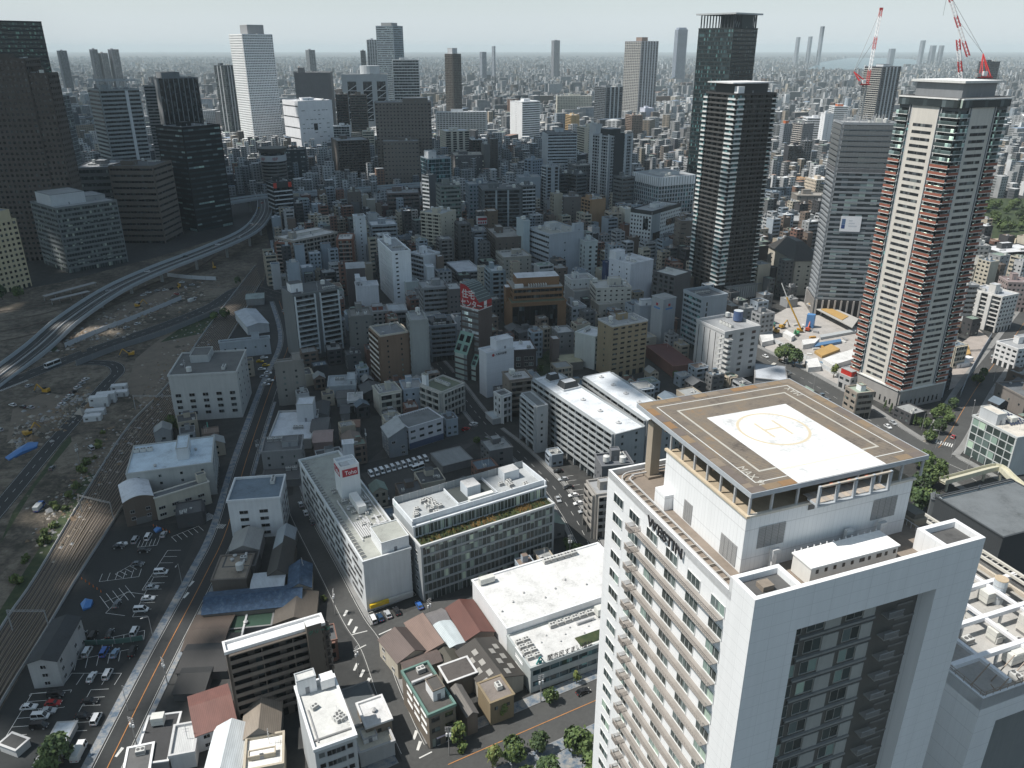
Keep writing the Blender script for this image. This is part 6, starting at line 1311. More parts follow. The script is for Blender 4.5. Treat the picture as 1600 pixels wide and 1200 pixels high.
for s0,s1 in((.02,.46),(.56,.98)):
 a0,a1=W*s0,W*s1;rr.box(a0,a1,-1.5,0,0,.22,WR)
 for i in range(19):x=a0+(a1-a0)*i/18;rr.box(x-.05,x+.05,-1.5,-1.42,.22,1.15,WR)
 rr.box(a0,a1,-1.52,-1.4,1.15,1.25,WR);rr.box(a0,a0+.5,-1.6,0,.22,2.9,WR);rr.box(a1-.5,a1,-1.6,0,.22,2.9,WR);rr.box(a0+.5,a1-.5,-.06,-.02,.3,2.5,GLD)
rme=rr.mesh('balcony');nf=int((h-4)/3.05)
for j in range(nf):inst(rme,'balcony',b.root,(0,0,3.4+3.05*j))
bld('grey_tile_block','grey brown tiled block with curved balconies on its right side',432,470,490,562,630,yl=566,wall=W_(.25,.235,.215),sf=BA(fh=3.1,uw=5,pk=W_(.4,.39,.37)),sl=BL(n=2),roof=R_(.36,.35,.33),eq=5,cat='apartment block',pent=[(.1,.6,.02,.35,4,W_(.3,.28,.26))])
bld('brown_tile_tower','brown tiled apartment tower with a cream top and scalloped white balconies',578,594,637,524,606,wall=W_(.2,.135,.095),sf=BL(n=2,fh=3,w=.4),sl=BA(fh=3.0,uw=5,pk=W_(.6,.57,.52)),roof=R_(.22,.23,.24),rim=W_(.48,.44,.38),eq=3,cat='apartment block',asp=1.1,pent=[])
bld('white_ribbed_slab','tall white slab office with one column of black windows on its end wall',590,612,641,393,476,yl=373,wall=W_(.84,.86,.88),sf=BL(n=1,w=.9,fh=3.1,sh=-.25),sl=FN(fh=3.1,cw=1.8,pw=.9,fd=.25,gl=GL),roof=R_(.35,.36,.37),eq=9,cat='office')
bld('white_step_block','low plain step at the foot of the white slab with black windows',631,634,655,441,476,ang=26,dl=10,wall=W_(.5,.54,.53),sf=BL(),roof=RG,cat='office',eq=0,pent=[])
bld('louvre_office','white office with a louvred front and a round roof tank',641,662,687,399,458,wall=W_(.66,.68,.71),sf=BL(),sl=RB(fh=3.4,gl=GLD,wh=.6),roof=R_(.6,.62,.64),eq=5,cat='office')
bld('slim_white_shaft','slim white blank office with dark side beside the banded office',553,554,571,338,414,ang=20,dl=10,wall=W_(.6,.63,.66),sf=BL(n=1),roof=RW,pent=[],eq=1,cat='office')
bld('banded_white_roof','dark banded office with a long white roof right of the slim white shaft',570,580,620,352,408,ang=16,dl=20,wall=W_(.3,.33,.36),sf=RB(gl=GLD),roof=R_(.66,.68,.7),eq=2,cat='office')
bld('cream_balcony_tower','cream apartment tower with balconies and a blank right strip',657,690,712,334,420,wall=W_(.46,.43,.36),sf=BL(n=2),sl=BA(fh=3.0,uw=6,gl=GLD),roof=R_(.4,.42,.43),eq=4,cat='apartment block')
bld('grey_small_tower','small dark grey apartment block at the foot of the cream balcony tower',685,688,707,374,430,ang=18,dl=12,wall=W_(.17,.165,.16),sf=BA(fh=3,uw=8,pk=W_(.22,.21,.2),gl=GLD),roof=RG,eq=1,cat='apartment block',pent=[])
ghouse('pitched_block','maroon dark block under a pale pitched roof',535,541,570,420,480,'u',2.5,W_(.09,.075,.075),R_(.4,.41,.42),ang=14,dl=14,cat='building',nw=0)
bld('stepped_white_wall','blank white wall block with a stepped roofline',551,556,591,447,492,ang=14,dl=12,wall=W_(.64,.65,.68),sf=BL(),roof=RW,pent=[(.02,.5,.05,.95,3.5,W_(.64,.65,.68)),(.02,.22,.05,.95,6,W_(.64,.65,.68))],eq=0,cat='building')
bld('grey_ribbon_front','grey fronted office with fine ribbon windows behind the dark mansard block',655,661,701,450,512,ang=16,dl=18,wall=W_(.24,.25,.26),sf=RB(fh=3.2,gl=GLD),roof=RG,eq=4,cat='office')
bld('grey_side_front','dark grey narrow office right of the fine ribbon windows',699,702,722,452,515,ang=16,dl=16,wall=W_(.13,.125,.125),sf=BL(n=3),roof=R_(.42,.43,.43),eq=2,cat='office')
b=bld('mansard_block','blue grey block with a dark slanted glass mansard',665,672,713,509,566,ang=16,dl=18,wall=W_(.2,.23,.26),sf=RB(fh=3.2,gl=GLD),roof=RD,eq=3,cat='building',pent=[(.3,.7,.3,.7,3,BLK)])
mm=MB();mm.quad([(0,-.3,b.h-7),(b.W,-.3,b.h-7),(b.W-1,3,b.h+1),(1,3,b.h+1)],GLD);mm.quad([(-.3,0,b.h-7),(1,3,b.h+1),(1,b.D-2,b.h+1),(-.3,b.D,b.h-7)],GLD);mm.build('mansard_glass',b.root)
bld('white_panel_block','small block with a white square panel roof in the side street',605,608,636,486,505,ang=14,dl=16,wall=W_(.3),sf=RB(),roof=R_(.5,.54,.56),rim=W_(.5),eq=0,cat='building',pent=[])
bld('rusty_roof_block','low block with a rust red roof hut in the side street',569,573,606,488,512,ang=14,dl=14,wall=W_(.35,.34,.32),sf=PU(),roof=RG,pent=[(.3,.8,.4,.9,2.4,W_(.25,.1,.07))],eq=3,cat='building')
bld('tan_side_block','dull block with a tan edge right of the railed apartment tower',541,548,580,494,560,ang=14,dl=16,wall=W_(.2,.2,.19),sf=BL(n=2),sl=BA(),roof=R_(.3,.29,.27),eq=2,cat='building')
bld('grey_green_shaft','grey green slab right behind the brown tiled apartment tower',637,643,666,500,600,ang=14,dl=16,wall=W_(.3,.315,.31),sf=BL(),sl=BA(),roof=RG,eq=2,cat='building',pent=[])
b=bld('red_sign_tower','brown office tower with a curved top carrying a large red and white sign',720,749,768,480,592,wall=W_(.09,.07,.065),sf=BL(),sl=RB(fh=3.4,wh=.62,gl=('g',.3,.33,.34,2.6,3.4),g0=2),roof=RG,pent=[],eq=0,cat='office',par=.2,asp=1.3)
W,D,h=b.W,b.D,b.h;mm=MB();n=10
prof=[(D*i/n,2.5+8.5*math.sin(math.pi/2*min(1,i/n*1.15)))for i in range(n+1)]
RS=P_(.32,.012,.018);WS=P_(.62,.62,.62)
for x in(-.2,W+.2):mm.quad([(x,y,h+z)for y,z in prof][::1 if x>0 else-1]+([(x,D,h-1.5),(x,0,h-1.5)]if x>0 else[(x,0,h-1.5),(x,D,h-1.5)]),RS)
for(ya,za),(yb_,zb)in zip(prof,prof[1:]):mm.quad([(-.2,ya,h+za),(W+.2,ya,h+za),(W+.2,yb_,h+zb),(-.2,yb_,h+zb)],W_(.08,.1,.1));mm.box(-.25,W+.25,yb_-.15,yb_+.15,h+zb,h+zb+.1,P_(.3,.36,.36))
mm.quad([(-.2,D,h-1.5),(W+.2,D,h-1.5),(W+.2,D,h+prof[-1][1]),(-.2,D,h+prof[-1][1])][::-1],RS)
mm.quad([(-.2,-.02,h-1.5),(W+.2,-.02,h-1.5),(W+.2,-.02,h+2.5),(-.2,-.02,h+2.5)],RS)
mm.box(W*.38,W*.6,-.12,-.02,h-1.4,h+2.4,WS);mm.box(-.3,W+.3,-.15,-.03,h-1.9,h-1.5,WS);mm.box(-.4,-.2,0,D,h-1.9,h-1.4,WS)
sg=mm.build('curved_sign',b.root)
text_obj('住宅','sign_letters',sg,(-.28,D*.92,h+4.0),(math.pi/2,0,-math.pi/2),5.2,WS,.1,.9,bold=.05);text_obj('センター','sign_letters',sg,(-.28,D*.97,h-.9),(math.pi/2,0,-math.pi/2),4.6,WS,.1,.82,bold=.05)
GR=P_(.22,.36,.31)
for(y0,y1,z0,z1,d)in((D*.3,D*1.02,h*.36,h*.62,6.5),(0,D*.28,h*.2,h*.34,4)):
 mm=MB();mm.quad([(-d,y1,z0),(-d,y0,z0),(-.3,y0,z1),(-.3,y1,z1)],GR);mm.quad([(-d,y0,z0),(-d,y0,0),(-.02,y0,0),(-.02,y0,z1)],W_(.08,.07,.065));mm.quad([(-d,y1,0),(-d,y1,z0),(-.02,y1,z1),(-.02,y1,0)],W_(.08,.07,.065));mm.quad([(-d,y1,0),(-d,y0,0),(-d,y0,z0),(-d,y1,z0)],('g',.12,.14,.14,2.4,3.2))
 for j in range(int(z0//3.2)):mm.box(-d-.15,-d,y0,y1,3.2*j+2.2,3.2*j+3.2,W_(.1,.08,.075))
 nn=max(1,int((y1-y0)/3.4))
 for i in range(nn):
  for f in(.12,.55):
   ya,yb2=y0+(y1-y0)*(i+.2)/nn,y0+(y1-y0)*(i+.8)/nn;P0=lambda y,t:(-d+(d-.3)*t-.12,y,z0+(z1-z0)*t+.1);mm.quad([P0(yb2,f),P0(ya,f),P0(ya,f+.3),P0(yb2,f+.3)],GLD)
 mm.build('sloped_annex',b.root)
b=bld('stepped_brown_office','orange brown stepped office with a huge dark glass front',790,799,885,474,524,ang=11,dl=26,wall=W_(.22,.125,.065),sf=BL(),roof=R_(.1,.12,.08),pent=[],eq=0,cat='office',par=.5)
W,D,h=b.W,b.D,b.h;OB_=W_(.22,.125,.065)
mm=MB();mm.box(W*.02,W*.84,-.1,-.02,1.0,h-2.5,GLD)
for i in range(8):mm.box(W*(.02+.105*i),W*(.02+.105*i)+.12,-.14,-.1,1,h-2.5,BLK)
mm.build('glass_front',b.root)
mm=MB();facade(mm,Face('f',W*.92,8),0,8,RB(fh=4,gl=GLD,g0=.2),OB_);facade(mm,Face('l',W*.92,D-8),0,8,RB(fh=4,gl=GLD,g0=.2),OB_)
mm.quad([(W*.92,0,0),(W*.92,D-6,0),(W*.92,D-6,8),(W*.92,0,8)],OB_);mm.quad([(0,0,8),(W*.92,0,8),(W*.92,D-6,8),(0,D-6,8)],R_(.3,.29,.27));mm.box(W*.1,W*.88,5,D-8,8.02,13.5,OB_,RW);mm.box(-W*.09,W*.05,D*.3,D*.55,-3,7,OB_,RW)
up=mm.build('upper_storey',b.root,(W*.06,6,h-.4))
for i in range(8):mm=MB();mm.box(0,.5,0,2.2,0,1.8,P_(.6,.6,.58));mm.box(0,.5,-.7,0,.9,1.8,P_(.6,.6,.58));mm.build('air_duct',up,(W*.3+i*1.6,2,8.02))
mm=MB();mm.box(W*.05,W*.2,1.4,4,8.02,10,P_(.66));mm.build('white_tank',up)
bld('sign_white_slab','white blank slab office with small red and dark lettering high on its front',752,760,803,551,622,yr=542,dl=8,wall=('panel',.6,.62,.66,2.4,3.2,.012),sf=BL(),roof=RW,pent=[(.4,1.0,.1,.95,5.5,W_(.6,.62,.66))],eq=0,cat='office')
bS=frame(752,760,803,551,622,yr=542,dl=8)
SL_=[o for o in COL.objects if o.get('label','').startswith('white blank slab office')][0]
text_obj('大阪市設備','sign_letters',SL_,(bS.W*.32,-.1,bS.h-2.6),(math.pi/2,0,0),1.35,P_(.03,.03,.05),.04);mm=MB();mm.cyl(0,0,0,.1,.8,P_(.35,.03,.04),12);lg=mm.build('logo',SL_,(bS.W*.24,-.1,bS.h-2.2));lg.rotation_euler=(math.pi/2,0,0)
b=bld('dark_window_house','near black block with white framed windows behind the white blank slab',800,803,838,547,598,ang=10,dl=16,wall=W_(.06,.05,.05),sf=BL(),roof=R_(.66,.69,.73),pent=[],eq=2,cat='building')
wm=m_window(2.2,1.9,P_(.55,.53,.48),GL,nm=1).mesh('framed_window');many(b.root,'window',wm,[(b.W*x,-.03,z,0)for x in(.2,.55,.78)for z in(1.5,5.5,9.5,13)])
bld('brown_balcony_block','brown balconied block with an orange left wall at the street corner',785,796,832,594,652,wall=W_(.2,.17,.145),sf=BA(fh=3.0,uw=9,pk=W_(.23,.2,.17),gl=GLD),sl=BL(n=1),roof=R_(.5,.5,.5),eq=4,cat='apartment block',pent=[])
bld('white_arch_house','white fronted narrow house with arched openings at the street corner',772,783,799,618,662,wall=W_(.6),sf=BA(fh=3,uw=6),sl=BL(n=2,h=1.6),roof=RD,eq=0,cat='house',pent=[])
bld('canopy_shop','single storey shop with a pale blue roof at the street corner',753,770,785,655,664,ang=25,dl=9,wall=W_(.4),sf=BL(),roof=R_(.42,.47,.5),pent=[],eq=0,cat='shop',par=.3)
bld('domed_turret_block','apartments with a green roof and a little domed turret',657,690,725,612,656,wall=W_(.45,.44,.41),sf=BA(fh=3,uw=5),sl=BA(fh=3,uw=4),roof=R_(.16,.18,.13),pent=[(.02,.14,.75,.95,6,WHT)],eq=4,cat='apartment block')
bld('cream_stair_block','cream balconied apartments with a blank stair strip left of the grey blue block',582,592,627,615,650,wall=W_(.5,.48,.42),sf=BA(fh=3,uw=9),sl=BL(),roof=RG,eq=2,cat='apartment block')
bld('grey_blue_block','grey blue low block behind the cream balconied apartments',625,630,661,608,642,ang=16,dl=12,wall=W_(.36,.41,.47),sf=BL(n=3),roof=R_(.4),eq=2,cat='building')
ghouse('slanted_metal_house','grey metal house with a tall slanted roof and a yellow corner',592,607,636,684,716,'v',4.0,W_(.21,.23,.25),R_(.42,.44,.45),ang=24,dl=12,cat='building',nw=3,off=.92)
b=bld('blue_white_shop','white and blue two storey building with a dark roof beside the slanted metal house',636,638,692,668,703,yr=652,dl=14,wall=W_(.6,.61,.64),sf=BL(n=4,h=1.1,w=1.2),roof=R_(.2,.21,.215),pent=[],eq=0,cat='shop',par=.3)
mm=MB();mm.box(0,b.W,-.15,-.02,.2,3.2,W_(.06,.09,.16));mm.build('blue_front',b.root)
for i in range(14):inst(shared('roof_vent',m_vent),'roof_vent',b.root,(1.5+i*(b.W-3)/13,b.D-1.5,b.zr),0,.5)
bld('flat_grey_shed','flat grey metal roofed shed behind the planted glass office',673,692,738,728,740,ang=25,yl=708,wall=W_(.2),sf=BL(),roof=CT(.25,.26,.26),pent=[],eq=0,cat='shed',par=.2)
b=frame(415,416,487,690,704,ang=8,dl=30)
bld('white_roof_hall','low hall with a white roof behind pale parapets, in front of the grey tiled block',415,418,486,688,704,ang=6,dl=32,wall=W_(.4,.4,.39),sf=BL(),roof=R_(.62,.65,.69),pent=[(.55,.95,.62,.9,9,W_(.56,.57,.59))],eq=2,cat='hall',par=1.0)
bld('long_grey_shop','long low grey building left of the long office',405,408,470,706,745,ang=10,dl=14,wall=W_(.24,.24,.24),sf=BL(n=3),roof=R_(.16,.165,.17),pent=[(.5,.9,.3,.7,2.5,MGR)],eq=2,cat='shop')
bld('dark_long_roof','dark roofed low shop at the corner below the long grey building',404,408,468,752,764,ang=9,dl=16,wall=W_(.14),sf=BL(),roof=R_(.1,.1,.102),pent=[],eq=2,cat='shop',par=.3)
ghouse('striped_roof_house','house with a pink and grey striped metal roof behind the long office',485,489,519,692,712,'u',1.6,W_(.3,.22,.2),CT(.34,.25,.23),ang=10,dl=12,nw=0)
ghouse('dark_tin_house','dark tin roofed house left of the striped metal roof',482,485,512,674,690,'u',1.0,W_(.18),CT(.11,.11,.11),ang=8,dl=14,nw=0)
bld('white_shaft_sign','slim white tilted billboard slab behind the red signed tower',532,535,552,694,742,ang=12,dl=3,wall=W_(.7,.72,.75),sf=BL(),roof=RW,pent=[],eq=0,cat='billboard',par=.2)
bld('l_shaped_house','pale house with an L shaped roof among the dark low houses',508,512,556,603,622,ang=10,dl=14,wall=W_(.4,.43,.45),sf=BL(n=3),roof=R_(.4,.44,.47),pent=[(.7,.98,.1,.8,3,W_(.45,.48,.5))],eq=1,cat='house')
ghouse('dark_low_house','dark ridged low house beside the L shaped roof',523,526,552,623,636,'u',1.4,W_(.3),CT(.12,.12,.12),ang=10,dl=10,nw=0)
ghouse('dark_low_house','dark slate low house below the L shaped roof',528,532,546,647,660,'u',1.2,W_(.2),CT(.08,.085,.09),ang=10,dl=12,nw=0)
ghouse('dark_low_house','black roofed low house right of the white roofed hall',486,489,512,650,662,'v',1.2,W_(.2),CT(.05,.052,.055),ang=8,dl=16,nw=0)
ghouse('orange_roof_house','small house with a faded orange roof behind the long office',544,547,562,668,680,'u',1.0,W_(.2),CT(.24,.14,.1),ang=10,dl=8,nw=0)
bld('white_clinic','small ragged white house with roof clutter among the dark low houses',540,543,566,626,645,ang=10,dl=10,wall=W_(.55),sf=PU(),roof=R_(.5),pent=[],eq=3,cat='house')
b=bld('rail_apartments','grey four storey apartment block with a roof hut beside the railway',262,369,384,580,652,yl=586,wall=W_(.46,.46,.45),sf=BL(n=3),sl=BL(),roof=R_(.16,.16,.155),rim=W_(.5,.5,.49),pent=[(.55,.95,.5,.78,3.6,W_(.4,.42,.43))],eq=4,cat='apartment block')
wm=m_window(2.5,1.6,P_(.4),GLD,nm=1).mesh('wide_window');many(b.root,'window',wm,[(-.03,b.D*(.1+.2*i),z,-math.pi/2)for z in(3.4,6.6,9.8,13)for i in range(5)if z<b.h-2])
bld('rail_depot','low pale blue building with roof machinery beyond the railway apartments',342,421,436,527,553,yl=535,wall=W_(.42,.46,.5),sf=BL(n=2),sl=BL(n=5),roof=R_(.14,.145,.15),rim=W_(.45,.49,.53),pent=[(.3,.8,.2,.36,3.5,W_(.45,.49,.53))],eq=5,cat='depot')
ghouse('white_pitched_depot','long building with pale crumpled pitched roofs beyond the low pale blue building',379,386,420,511,524,'v',1.5,W_(.5,.52,.54),R_(.5,.53,.57),ang=30,dl=36,cat='depot',nw=0)
ghouse('glazed_shed','shed with a greenish translucent roof at the head of the wide street',380,384,412,468,478,'u',1.0,W_(.25),R_(.3,.35,.34),ang=15,dl=14,cat='shed',nw=0)
bld('cream_church','cream fronted low house at the foot of the red brick apartments',436,438,461,432,448,ang=10,dl=10,wall=W_(.5,.48,.44),sf=BL(n=2),roof=RG,pent=[],eq=1,cat='house')
bld('glass_gallery_block','pale blue grey office complex with a barrel roof light and a blank right wall',826,859,912,366,440,wall=W_(.4,.44,.49),sf=BL(n=2,fh=6,sh=-.3),sl=RB(fh=4.2,wh=.42,gl=GLD),roof=R_(.38,.38,.35),pent=[(.3,.62,.45,.75,5,R_(.5,.52,.54)),(.72,1.0,0,.12,6,W_(.4,.44,.49))],eq=7,cat='office')
bld('pale_teal_annex','pale teal annex left of the barrel roofed office complex',815,818,828,345,430,ang=20,dl=16,wall=W_(.4,.47,.5),sf=BL(),roof=R_(.5),pent=[],eq=2,cat='office')
bld('mint_block','pale mint block with one column of dark windows',911,914,934,377,438,ang=16,dl=14,wall=W_(.5,.55,.55),sf=BL(n=2,w=1.0,h=1.8,fh=3.4,sh=.2),roof=RG,eq=2,cat='office')
b=bld('white_blank_block','white blank walled building with roof ducts left of the black framed block',952,986,1021,412,476,wall=W_(.66,.68,.73),sf=BL(),sl=BL(n=3),roof=RW,pent=[(.0,.4,.7,1.0,6,W_(.68,.7,.73))],eq=4,cat='office')
bld('blue_banner_strip','narrow dark blue sign block left of the white blank walled building',945,947,952,410,455,ang=20,dl=6,wall=W_(.04,.07,.16),sf=BL(),roof=RG,pent=[],eq=0,cat='sign')
bld('white_framed_block','black block with white window frames and a pale roof',1021,1055,1080,431,505,wall=W_(.09,.09,.095),sf=BL(),sl=PU(fh=3.2,cw=4.5,wh=.6,ww=.6,gl=GLD),roof=R_(.55,.55,.53),eq=2,cat='office',pent=[])
bld('cream_long_apartments','pale grey white slab of apartments with small dark windows',922,932,987,450,502,wall=W_(.52,.5,.45),sf=PU(fh=3.1,cw=4,wh=.35,ww=.35,gl=GLD),sl=RB(fh=3.1),roof=R_(.5,.5,.48),eq=5,cat='apartment block',asp=.8)
bld('white_l_block','white L shaped block behind the brown stepped office',890,893,930,437,486,ang=16,dl=14,wall=W_(.62,.63,.62),sf=BL(n=4),roof=R_(.35),eq=2,cat='building')
bld('grey_school_block','white grey low block with a dull yard roof',892,898,924,455,492,ang=18,dl=18,wall=W_(.4),sf=BL(),roof=R_(.28,.27,.25),pent=[],eq=0,cat='building')
bld('cream_low_block','small round cornered cream block in front of the pale apartments',929,936,970,476,506,ang=18,dl=14,wall=W_(.46,.43,.38),sf=BL(n=2),roof=R_(.4),eq=2,cat='building')
bld('small_grey_offices','small grey cluttered office right of the brown stepped office',888,894,916,480,516,ang=20,dl=14,wall=W_(.4,.42,.44),sf=PU(),roof=RG,eq=5,cat='office')
bld('white_green_window_block','white block with green tinted windows and a white roof',899,930,951,526,578,wall=W_(.58,.6,.57),sf=RB(fh=3.2,gl=('g',.06,.1,.1)),sl=BL(),roof=R_(.66,.68,.7),eq=2,cat='office',pent=[])
bld('tan_tile_apartments','tan tiled apartment block with white upper floors and a mast on its roof',935,957,1012,509,592,wall=W_(.3,.24,.155),sf=PU(fh=3,cw=4.4,wh=.4,ww=.55,gl=GLD),sl=BL(n=1),roof=R_(.36,.37,.38),rim=W_(.5,.5,.5),eq=5,cat='apartment block',asp=.6)
b=bld('logo_slab','grey blank slab office with a small red and blue logo on each face',1019,1037,1057,468,542,wall=W_(.38,.4,.42),sf=BL(),roof=R_(.34),pent=[],eq=0,cat='office',par=.3)
mm=MB()
for k in 'fl':fc=Face(k,b.W,b.D);fc.box(mm,fc.L*.4,fc.L*.56,b.h-5,b.h-3.4,0,.06,P_(.4,.02,.03));fc.box(mm,fc.L*.22,fc.L*.75,b.h-7,b.h-6,0,.06,P_(.1,.25,.5))
mm.build('logo',b.root)
bld('slanted_stair_block','stepped blue grey block with slanted white stair roofs left of the logo slab',992,1000,1022,478,530,wall=W_(.36,.39,.43),sf=BL(),roof=RW,pent=[(.1,.9,.1,.5,4,WHT)],eq=0,cat='office')
bld('blue_grey_office','blue grey office with a deep roof tray and tall glass strip',1069,1098,1137,464,550,wall=W_(.33,.37,.41),sf=BL(n=1,w=.5,h=2.2,fh=3.4,sh=-.3),sl=RB(fh=3.4,gl=GLB,wh=.55),roof=R_(.15,.16,.17),pent=[],eq=2,cat='office',par=1.6)
b=bld('stair_white_block','pale block with zigzag stair balconies and a blue striped roof tank',1089,1133,1188,518,598,wall=W_(.5,.5,.5),sf=BL(n=3,w=1.3,h=1.6,fh=3.5),sl=BL(v=5,vw=.22),roof=R_(.3,.31,.32),pent=[],eq=5,cat='office',par=1.6)
W,D,h=b.W,b.D,b.h;mm=MB();mm.cyl(W*.86,D*.6,0,5.6,2.6,P_(.07,.11,.22),16,2.6,P_(.5,.53,.56));mm.cyl(W*.86,D*.6,.1,5.4,2.64,P_(.3,.31,.34),4);mm.build('striped_tank',b.root,(0,0,h-.9))
sb=MB();SW=W_(.62,.62,.6);sb.box(-3.2,0,-3.4,.6,0,1.1,SW);sb.box(-3.0,-.2,-3.2,.4,1.1,1.12,W_(.2));sb.bar((-3.3,4.4,-.4),(-3.3,.6,1.6),.3,SW,.9);sb.box(-3.3,0,4.2,6,-.6,.5,SW);sbm=sb.mesh('stair_balcony')
for j in range(int(h/3.0)):inst(sbm,'stair_balcony',b.root,(3.3,-.05,.8+3.0*j))
bld('rust_roof_market','single storey market hall with a large rust red ribbed roof',1010,1052,1086,572,590,ang=30,yl=540,wall=W_(.2,.1,.08),sf=BL(),roof=CT(.12,.045,.04),pent=[],eq=1,cat='market hall',par=.3)
bld('pale_flat_workshop','flat pale grey workshop roofs right of the zigzag stair block',1145,1180,1230,590,606,ang=-15,dl=22,wall=W_(.3),sf=BL(),roof=R_(.45,.48,.52),pent=[],eq=0,cat='workshop',par=.3)
bld('brown_road_block','narrow brown grey block with a white roof hut beside the tan tiled apartments',866,872,897,520,556,ang=16,dl=12,wall=W_(.25,.25,.25),sf=BL(n=2),roof=R_(.5),pent=[],eq=2,cat='building')
bld('straw_roof_block','low block with a straw yellow roof behind the white roofed slabs',872,878,912,568,580,ang=14,dl=14,wall=W_(.2,.19,.17),sf=BL(),roof=R_(.42,.4,.28),pent=[],eq=1,cat='building',par=.3)
bld('dark_pillar_block','dark slim block at the edge of the overgrown lot',861,864,872,530,572,ang=14,dl=6,wall=W_(.15,.12,.11),sf=BL(),roof=R_(.5),pent=[],eq=0,cat='building',par=.3)
bld('red_white_sign_block','brown tower block with a white and red lettered box sign',758,762,778,330,400,ang=14,dl=14,wall=W_(.15,.11,.08),sf=BL(n=1),roof=R_(.55,.52,.48),eq=0,cat='building',pent=[(-.95,.0,.2,.8,.02)])
mm=MB();mm.box(-9,-.3,1,6,0,6.5,P_(.6,.6,.6));mm.box(-8.6,-.6,.88,1,3.6,5.8,P_(.32,.03,.04));[mm.box(-8.4+i*2,-7.1+i*2,.88,1,.8,2.6,P_(.32,.03,.04))for i in range(4)]
SB_=[o for o in COL.objects if o.get('label','').startswith('brown tower block with a white and red')][0];mm.build('box_sign',SB_,(0,0,28))
bld('white_stripe_block','block with stacked white balconies beside a dark glass strip',730,740,762,361,415,ang=16,dl=16,wall=W_(.26,.28,.3),sf=BA(fh=3.2,uw=8,pk=W_(.5,.53,.57),gl=GLD),roof=RG,eq=3,cat='building')
bld('brown_wide_block','wide plain brown block right of the stacked white balconies',760,776,817,371,430,ang=14,wall=W_(.13,.11,.095),sf=BL(n=4),sl=BA(fh=3.2),roof=R_(.33,.32,.3),eq=4,cat='building',asp=.5)
bld('cream_cluttered_block','pale cream block with a cluttered roof in front of the wide plain brown block',775,787,830,402,445,ang=16,wall=W_(.36,.34,.3),sf=BL(n=4),sl=PU(),roof=R_(.45,.45,.44),eq=9,cat='building',asp=.7)
bld('panel_roof_hall','low hall with a large white panel roof left of the curved red sign',698,716,752,425,452,ang=20,wall=W_(.25),sf=RB(),roof=R_(.6,.62,.65),rim=W_(.5,.52,.55),eq=0,cat='hall',asp=1.2,pent=[])
bld('blue_grey_ladder_block','blue grey office with stacked dark balconies behind the curved red sign',758,768,788,424,490,ang=16,dl=16,wall=W_(.24,.29,.32),sf=BA(fh=3.3,uw=9,pk=W_(.24,.29,.32),gl=GLD),roof=R_(.5,.54,.56),eq=2,cat='office')
bld('dark_balcony_block','dark recessed block in shadow left of the stacked white balconies',712,718,734,350,425,ang=16,dl=16,wall=W_(.1,.1,.1),sf=BA(gl=GLD),roof=RD,eq=2,cat='building')
bld('white_jut_block','white narrow stair shaft block in front of the louvred office',664,667,678,417,470,ang=16,dl=8,wall=W_(.6,.63,.66),sf=BL(),roof=RW,eq=0,cat='building',pent=[])
bld('brown_band_office','brown office with dark ribbon bands behind the banded white roof',601,605,655,302,348,ang=10,dl=26,wall=W_(.16,.13,.12),sf=RB(fh=4,gl=GLD),roof=RG,eq=5,cat='office')
bld('tan_shaft','slim tan and white shaft in front of the brown banded office',571,573,586,312,346,ang=10,dl=10,wall=W_(.5,.48,.42),sf=BL(),roof=RW,eq=0,cat='building',pent=[])
bld('brown_shaft','dark brown balconied block left of the slim tan and white shaft',538,545,562,300,352,ang=14,dl=18,wall=W_(.14,.125,.115),sf=BL(n=2),sl=BA(fh=3.3,pk=W_(.2,.18,.17)),roof=R_(.3,.31,.26),eq=2,cat='building')
bld('maroon_block','low maroon block right of the slim tan and white shaft',585,588,606,322,352,ang=10,dl=16,wall=W_(.13,.08,.075),sf=BL(n=3),roof=RG,eq=2,cat='building')
b=bld('round_gate_tower','placeholder',400,404,440,228,306,ang=10,dl=30,wall=DGR,sf=BL(),roof=RD,pent=[],eq=0,cat='tower')if False else None
g,hh=corner(420,240,308);R0=20/1234.0*(g.y*cT+CAMH*sT)
root=empty('round_tower','dark round banded tower with a flared top and a lettered white band','tower',(g.x,g.y+R0,0));FOOT.append((g.x-R0,g.y,0,2*R0,2*R0,hh))
m=MB();m.cyl(0,0,0,hh-10,R0*.93,GLD,28)
for j in range(int((hh-12)/4)):m.cyl(0,0,2+4*j,4+4*j,R0,W_(.17,.165,.16),28)
m.build('wall',root);m=MB();m.cyl(0,0,hh-10,hh-3,R0*1.01,W_(.5,.51,.53),28);m.cyl(0,0,hh-3,hh,R0*.9,GLD,28);m.build('sign_band',root)
m=MB();m.cyl(0,0,hh,hh+5.5,R0*.96,W_(.1,.095,.09),28,R0*1.12,R_(.2,.19,.17));m.build('roof',root)
for a in(-2.1,-1.15):o=text_obj('IBP','sign_letters',root,(R0*1.03*math.cos(a),R0*1.03*math.sin(a),hh-8.4),(math.pi/2,0,a+math.pi/2),5,P_(.28,.05,.05),.1,1,'CENTER')
